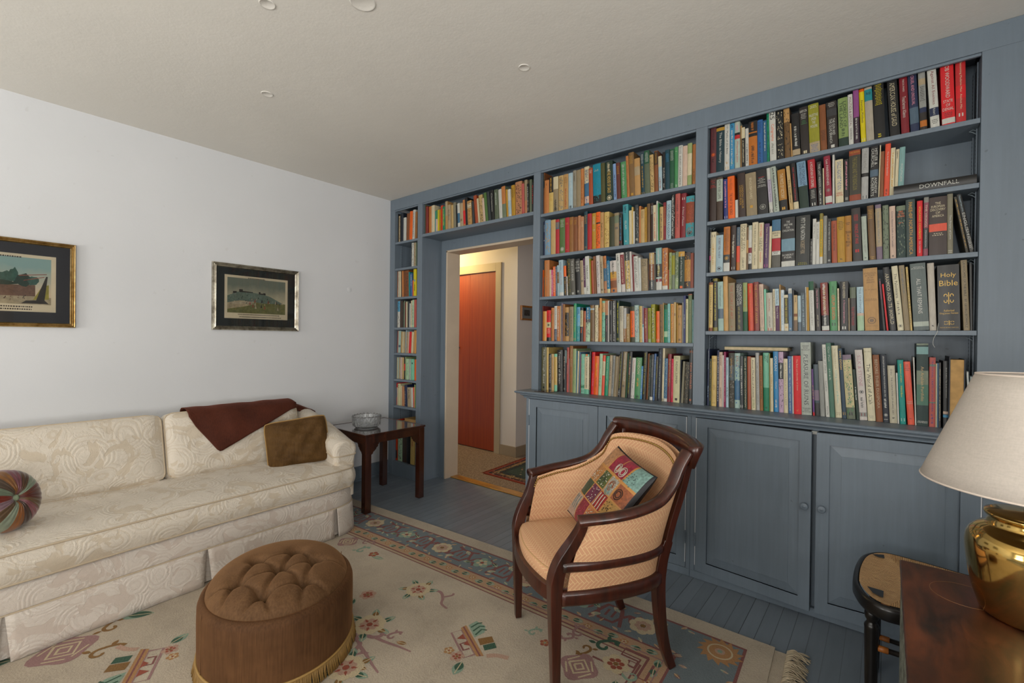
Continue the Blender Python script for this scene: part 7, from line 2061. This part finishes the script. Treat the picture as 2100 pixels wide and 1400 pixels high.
def swirl(a, b, s, ang, col, lv=4, w_=.016, flip=1):
    R_ = lambda P: [(a + x * cos(ang) - y * sin(ang), b + x * sin(ang) + y * cos(ang)) for x, y in P]
    P_ = [(-2.2 * s, -.9 * s * flip), (-1.4 * s, -1.25 * s * flip), (-.4 * s, -1.15 * s * flip)]
    for k in range(14):
        t = k / 13; r = s * (1 - t * .72); th = -pi / 2 + t * 4.9; P_.append((r * cos(th), flip * r * sin(th)))
    strip(R_(curve(P_, 3)), w_ * .8, col, lv, .25)
    for k, (x, y, an) in enumerate([(-1.5, -1.2, 2.0), (-.7, -1.2, 4.4), (.95, -.5, -.4)]):
        pts = [(q / 6 * s * 1.1, sin(q / 6 * pi) * s * .28) for q in range(7)]; pts += [(u, -v) for u, v in reversed(pts[1:-1])]
        shape(R_([(x * s + u * cos(an) - v * sin(an), flip * (y * s + u * sin(an) + v * cos(an))) for u, v in pts]), col, lv)
def peony(a, b, s, rot=0, lv=5):
    for k in range(6):
        t = rot + k / 6 * 2 * pi; leaf(a + s * .75 * cos(t), b + s * .75 * sin(t), t + .3, s * .95, s * .5, 'G' if k % 2 else 'n', 'g', lv)
    flower(a, b, s, 8, 'c', 'k', 'r', lv + 3, rot); 
    for k in range(5): t = rot + k * 1.257; shape([(a + s * .5 * cos(t + d_) * m_, b + s * .5 * sin(t + d_) * m_) for d_, m_ in ((-.25, .8), (0, 1.4), (.25, .8), (0, .55))], 'r', lv + 6)
def fret(a, b, s, ang, mirror=1):
    # key-shaped scroll of the border
    R_ = lambda P: [(a + (x * cos(ang) - y * sin(ang)) * s, b + (x * sin(ang) + y * cos(ang)) * s) for x, y in P]
    w_ = .018 * s / .085
    strip(R_([(-.45, -.75), (-.75, 0), (-.45, .75), (.45, .75), (.75, 0), (.45, -.75), (-.45, -.75)]), w_, 'm', 3)
    for q in (-1, 1):
        strip(R_([(q * .75, 0), (q * 1.05, .42 * mirror), (q * 1.5, .42 * mirror), (q * 1.65, .75 * mirror)]), w_, 'm', 3)
        strip(R_([(q * 1.05, .42 * mirror), (q * 1.25, -.1 * mirror), (q * 1.6, -.5 * mirror)]), w_, 'm', 3, .3)
        strip(R_([(q * .45, -.75), (q * .95, -.95 * mirror)]), w_, 'm', 3)
    strip(R_([(-.2, -.35), (-.2, .35)]), w_ * .7, 'm', 3); strip(R_([(.2, -.35), (.2, .35)]), w_ * .7, 'm', 3)
# border: far side (along a) and right side (along b)
def border_run(n, length, start, along):
    for k in range(n):
        t = start + k * length / n
        P = (lambda x, y: (x, y)) if along == 'a' else (lambda x, y: (y, x)); off = .211; ang = 0 if along == 'a' else pi / 2
        a, b = P(t, off); kind = k % 2
        if kind == 0: flower(a, b, .062, 7, 'c', 'k', 'n', 5)
        else:
            flower(a, b, .055, 5, 'g', 'c', 'r', 5)
            for s_ in (-1, 1): x, y = P(t + s_ * .055, off + .03 * s_); leaf(x, y, ang + (.4 if s_ > 0 else pi - .4), .05, .03, 'G', 'g', 5)
        a, b = P(t + length / n / 2, off); fret(a, b, .080, ang, 1 if k % 2 else -1)
        for s_ in (-1, 1): x, y = P(t + length / n / 2 + s_ * .035, off + s_ * .03); leaf(x, y, ang + s_ * .6, .05, .026, 'g', 'c', 4)
def fill_run(n, start, step, along):
    rr = random.Random(8)
    for k in range(n):
        t = start + k * step; P = (lambda x, y: (x, y)) if along == 'a' else (lambda x, y: (y, x))
        for off in (.125, .298):
            x, y = P(t + rr.uniform(-.01, .01), off); leaf(x, y, rr.uniform(0, 6.3), .035, .016, rr.choice('gpko'), rr.choice('gkm'), 3)
fill_run(44, .30, .062, 'a'); fill_run(50, .30, .062, 'b')
border_run(9, 2.86, .50, 'a'); border_run(10, 3.2, .50, 'b')
def guard_run(n, length, start, along):
    for k in range(n):
        t = start + k * length / n; P = (lambda x, y: (x, y)) if along == 'a' else (lambda x, y: (y, x)); off = .364; ang = 0 if along == 'a' else pi / 2
        for s_ in (-1, 1): x, y = P(t + s_ * .006, off + s_ * .004); leaf(x, y, ang + (0 if s_ > 0 else pi) + .18, .052, .034, 'G', 'g', 3)
        x, y = P(t + length / n / 2, off); flower(x, y, .020, 5, 'o', 'c', 'r', 3)
guard_run(15, 2.6, .44, 'a'); guard_run(17, 3.1, .44, 'b')
# corner sunburst
ca, cb2 = rl(-.520, 2.031)
pts = []
for k in range(28): t = k / 28 * 2 * pi; r = .092 if k % 2 else .066; pts.append((ca + r * cos(t + .15 * (k % 2)), cb2 + r * sin(t + .15 * (k % 2))))
shape(pts, 'o', 5)
for r_, c_ in ((.050, 'c'), (.043, 'o'), (.038, 'c'), (.020, 'k'), (.010, 'g')): shape([(ca + r_ * cos(q / 20 * 2 * pi), cb2 + r_ * sin(q / 20 * 2 * pi)) for q in range(20)], c_, 6 + int(60 - r_ * 1000) // 8)
def W2(x, y): return rl(x, y)
def medallion(x, y, s, rot=0):
    a, b = W2(x, y)
    shape([(a + s * (1 + .12 * cos(4 * q / 24 * 2 * pi)) * cos(q / 24 * 2 * pi), b + s * 1.05 * (1 + .12 * cos(4 * q / 24 * 2 * pi)) * sin(q / 24 * 2 * pi)) for q in range(24)], 'p', 4)
    for r_, w_ in ((.62, .010), (.30, .010)):
        c_ = [(a + r_ * s * cos(rot + k * pi / 2), b + r_ * s * sin(rot + k * pi / 2)) for k in range(5)]; strip(c_, w_, 'c', 6)
    for sx in (-1, 1): strip([(a + sx * s * .35, b - s * .75), (a + sx * s * .78, b - s * .1)], .007, 'c', 6); strip([(a + sx * s * .35, b + s * .75), (a + sx * s * .78, b + s * .1)], .007, 'c', 6)
medallion(-.925, 1.573, .072); medallion(-2.586, .312, .095, .3); medallion(-2.62, 1.60, .06)
def at_w(x, y, fn, *args, **kw): a, b = W2(x, y); fn(a, b, *args, **kw)
at_w(-.82, 1.681, flower, .055, 6, 'c', 'r', 'n'); at_w(-.907, 1.743, swirl, .032, .5, 'G', 5, .022); at_w(-1.034, 1.748, swirl, .026, 1.2, 'p'); at_w(-1.055, 1.71, swirl, .020, 3.6, 'p')
at_w(-.96, 1.685, swirl, .024, 4.0, 'n'); at_w(-.745, 1.66, swirl, .03, 2.2, 'g'); at_w(-.78, 1.60, leaf, 2.0, .09, .05, 'G', 'g')
a0, b0 = W2(-.70, 1.80)
for (P_, c_) in [([(.0, .03), (.0, .13), (.045, .13), (.045, .06), (.09, .06), (.09, .16)], 'm'), ([(.03, .0), (.13, .0), (.13, .045), (.06, .045), (.06, .09), (.16, .09), (.16, .13), (.22, .13)], 'm')]: strip([(a0 + x, b0 + y) for x, y in P_], .011, c_, 4)
strip([(a0 - .02, b0 + .55), (a0 - .02, b0 - .02), (a0 + .9, b0 - .02)], .008, 'p', 4)
at_w(-1.845, 1.519, peony, .062, .4)
strip(curve([W2(-1.80, 1.56), W2(-1.74, 1.575), W2(-1.69, 1.545), W2(-1.66, 1.51), W2(-1.61, 1.50)]), .018, 'p', 5, .4); strip(curve([W2(-1.70, 1.55), W2(-1.675, 1.59), W2(-1.68, 1.61)]), .012, 'p', 5)
at_w(-1.784, 1.197, peony, .070, 1.0); at_w(-1.62, .985, peony, .068, 0)
for sgn, y0 in ((1, 1.19), (-1, 1.06)):
    strip(curve([W2(-1.69, y0 + .01 * sgn), W2(-1.68, y0 - .01), W2(-1.70, y0 - .035 * sgn), W2(-1.74, y0 - .045 * sgn)]), .020, 'p', 5)
    strip(curve([W2(-1.70, y0 - .03 * sgn), W2(-1.64, y0 - .02 * sgn), W2(-1.56, y0 + .0 * sgn), W2(-1.50, y0 + .012 * sgn)]), .018, 'p', 5, .6)
    at_w(-1.64, y0 + .02 * sgn, swirl, .020, .8, 'p', 5, .016); at_w(-1.75, y0 - .06 * sgn, swirl, .018, 2.4, 'p', 5, .016); at_w(-1.55, y0 + .03 * sgn, leaf, .3, .05, .022, 'n', 'o')
def emblem(x, y, s, rot):
    a, b = W2(x, y); R_ = lambda P: [(a + (u * cos(rot) - v * sin(rot)) * s, b + (u * sin(rot) + v * cos(rot)) * s) for u, v in P]
    strip(R_([(-.9, .1), (-.9, .6), (.9, .6), (.9, .1), (-.9, .1)]), .010 * s / .1, 'p', 4)
    strip(R_([(-.45, .2), (-.45, .48), (.0, .48), (.0, .2)]), .009, 'm', 5); shape(R_([(.2, .15), (.6, .15), (.4, .5)]), 'r', 5); shape(R_([(-.3, .12), (.1, .12), (-.1, .35)]), 'r', 5)
    shape(R_([(-1.15, -.2), (1.15, -.2), (1.05, .1), (-1.05, .1)]), 'o', 5); strip(R_([(-1.1, -.05), (1.1, -.05)]), .007, 'm', 6)
    shape(R_([(-.5, -.95), (-.1, -1.0), (.0, -.35), (-.45, -.3)]), 'n', 5); shape(R_([(-.9, -.9), (-.55, -.95), (-.5, -.4), (-.85, -.35)]), 'G', 5)
    for k in range(3): strip(R_([(.3 + k * .3, -.35), (.55 + k * .25, -.75), (.4 + k * .3, -.95)]), .008, 'G', 6)
    shape(R_([(.15, -.25), (1.1, -.3), (1.25, -.75), (.7, -1.0), (.3, -.8)]), 'g', 4)
    strip(curve(R_([(-1.2, -.3), (-1.35, -.7), (-1.7, -1.1)])), .022, 'k', 5)
    leaf(*R_([(-1.1, .75)])[0], rot + pi * .75, .075, .045, 'G', 'g'); flower(*R_([(-.7, .85)])[0], .03, 5, 'k', 'r', 'n'); flower(*R_([(-.2, 1.05)])[0], .022, 5, 'o', 'c', 'r')
emblem(-1.36, 1.405, .095, -.5); emblem(-2.24, .475, .105, 2.6)
at_w(-1.19, 1.62, swirl, .02, .6, 'g', 4, .014); at_w(-1.11, 1.60, flower, .022, 5, 'r', 'o', 'g')
at_w(-2.66, .18, leaf, 1.2, .14, .06); at_w(-2.45, .40, swirl, .035, 1.0, 'n', 4, .02); at_w(-2.63, .47, swirl, .03, 2.0, 'n', 4, .02); at_w(-2.62, .62, leaf, .9, .15, .06); at_w(-2.36, .20, swirl, .035, 3.0, 'g', 4, .03)
at_w(-2.35, 1.60, flower, .03, 5, 'r', 'o', 'g'); at_w(-2.45, 1.58, swirl, .026, 1.0, 'g', 4, .02); at_w(-2.25, 1.60, leaf, .2, .09, .03, 'g', 'g'); at_w(-2.52, 1.66, swirl, .026, 0, 'p')
at_w(-2.0, 1.33, flower, .04, 6, 'k', 'r', 'n'); at_w(-2.02, 1.27, leaf, 1.9, .08, .05)
ro = rug.build('area_rug', RM); tag(ro, 'large cream Chinese-style rug with slate blue floral border under the armchair and ottoman', 'rug')
# knotted fringe on the right end
fg = MB(); rr = random.Random(11)
r_ = MB(); r_.grid(lambda u, v: warp(-.045 * (1 - v) - 0, .012 + (RW - .02) * u, RZ * .55 + .0012 * sin(u * 900)), 200, 2)
r_.build('selvage', rmat and RM[cream], ro, world=True)
k = 0.0
while k < 2.6:
    for q in range(3):
        b0 = k + rr.uniform(-.01, .01); an = rr.uniform(-.6, .6); L = rr.uniform(.05, .085)
        P_ = [warp(-.043, b0, .008), warp(-.043 - L * .35, b0 + an * L * .2, .014 + rr.uniform(0, .012)), warp(-.043 - L * .7, b0 + an * L * .6, .010 + rr.uniform(0, .010)), warp(-.043 - L, b0 + an * L + rr.uniform(-.01, .01), .004)]
        fg.tube(catmull(P_, 3), .0020, 4)
    k += .0085
fo = fg.build('fringe', M['cream_yarn'], ro); fo['kind'] = 'stuff'
# small hall rug
hr = MB(); HM = []
def hmat(n, c): HM.append(pile('hallrug_' + n, c, .15)); return len(HM) - 1
h0, h1, h2, h3, h4 = hmat('rust', '#7c2e14'), hmat('black', '#1c1714'), hmat('sand', '#8a7448'), hmat('green', '#2c3a2a'), hmat('cream', '#a08c68')
hx = Vector((-2.985, 3.275, 0)); ux = Vector((.985, -.02, 0)).normalized(); uy = Vector((-.05, 1, 0)).normalized()
HWd, HHd = .90, 1.5
def hq(u0, u1, v0, v1, z, mi): P = lambda u, v: tuple(hx + ux * u + uy * v + Vector((0, 0, z))); hr.add([P(u0, v0), P(u1, v0), P(u1, v1), P(u0, v1)], [(0, 1, 2, 3)], mi)
HZ = .013
for (d0, mi) in ((0, h0), (.03, h1), (.055, h0), (.065, h2), (.10, h1), (.125, h3), (.135, h1), (.15, h3)): hq(d0, HWd - d0, d0, HHd - d0, HZ + d0 * .004, mi)
for s_ in ((0, HWd, 0, 0), (0, HWd, HHd, HHd)): pass
P = lambda u, v, z: tuple(hx + ux * u + uy * v + Vector((0, 0, z)))
c_ = [(0, 0), (HWd, 0), (HWd, HHd), (0, HHd)]; hr.add([P(u, v, HZ) for u, v in c_] + [P(u, v, .0045) for u, v in c_], [(i, (i + 1) % 4, 4 + (i + 1) % 4, 4 + i) for i in range(4)], h0)
rr = random.Random(5)
for k in range(420):
    d0 = rr.choice([.04, .08, .08, .11, .2, .3, .4]); side = rr.random()
    u, v = (rr.uniform(d0, HWd - d0), d0 + rr.uniform(-.008, .008)) if side < .5 else (d0 + rr.uniform(-.008, .008), rr.uniform(d0, HHd - d0))
    if d0 >= .2: u, v = rr.uniform(.17, HWd - .17), rr.uniform(.17, HHd - .17)
    s_ = rr.uniform(.006, .014); hr.add([P(u - s_, v, HZ + .0012), P(u, v - s_, HZ + .0012), P(u + s_, v, HZ + .0012), P(u, v + s_, HZ + .0012)], [(0, 1, 2, 3)], rr.choice([h0, h2, h4, h3]))
ho = hr.build('hall_rug', HM); tag(ho, 'small rust and black patterned rug on the hall carpet beyond the doorway', 'rug')
f2 = MB()
for k in range(120):
    v = k / 120 * HHd; f2.tube([P(0, v, .010), P(-.018, v + rr.uniform(-.006, .006), .012), P(-.034, v + rr.uniform(-.01, .01), .006)], .0022, 4)
fo2 = f2.build('fringe', HM[0], ho); fo2['kind'] = 'stuff'
# mirrored tile lying on the countertop
ti = MB(); ti.quadbox([(-1.905, 2.600, CT + .0004), (-1.77, 2.600, CT + .0004), (-1.77, 2.705, CT + .0004), (-1.905, 2.705, CT + .0004)], .003)
tm = NT('dark_mirror_tile'); tm.color(lin('#5a4436')); tm.set(rough=.06, metal=.6)
tag(ti.build('tile', tm.m), 'thin dark glossy tile lying on the countertop before the leftmost books', 'tile')
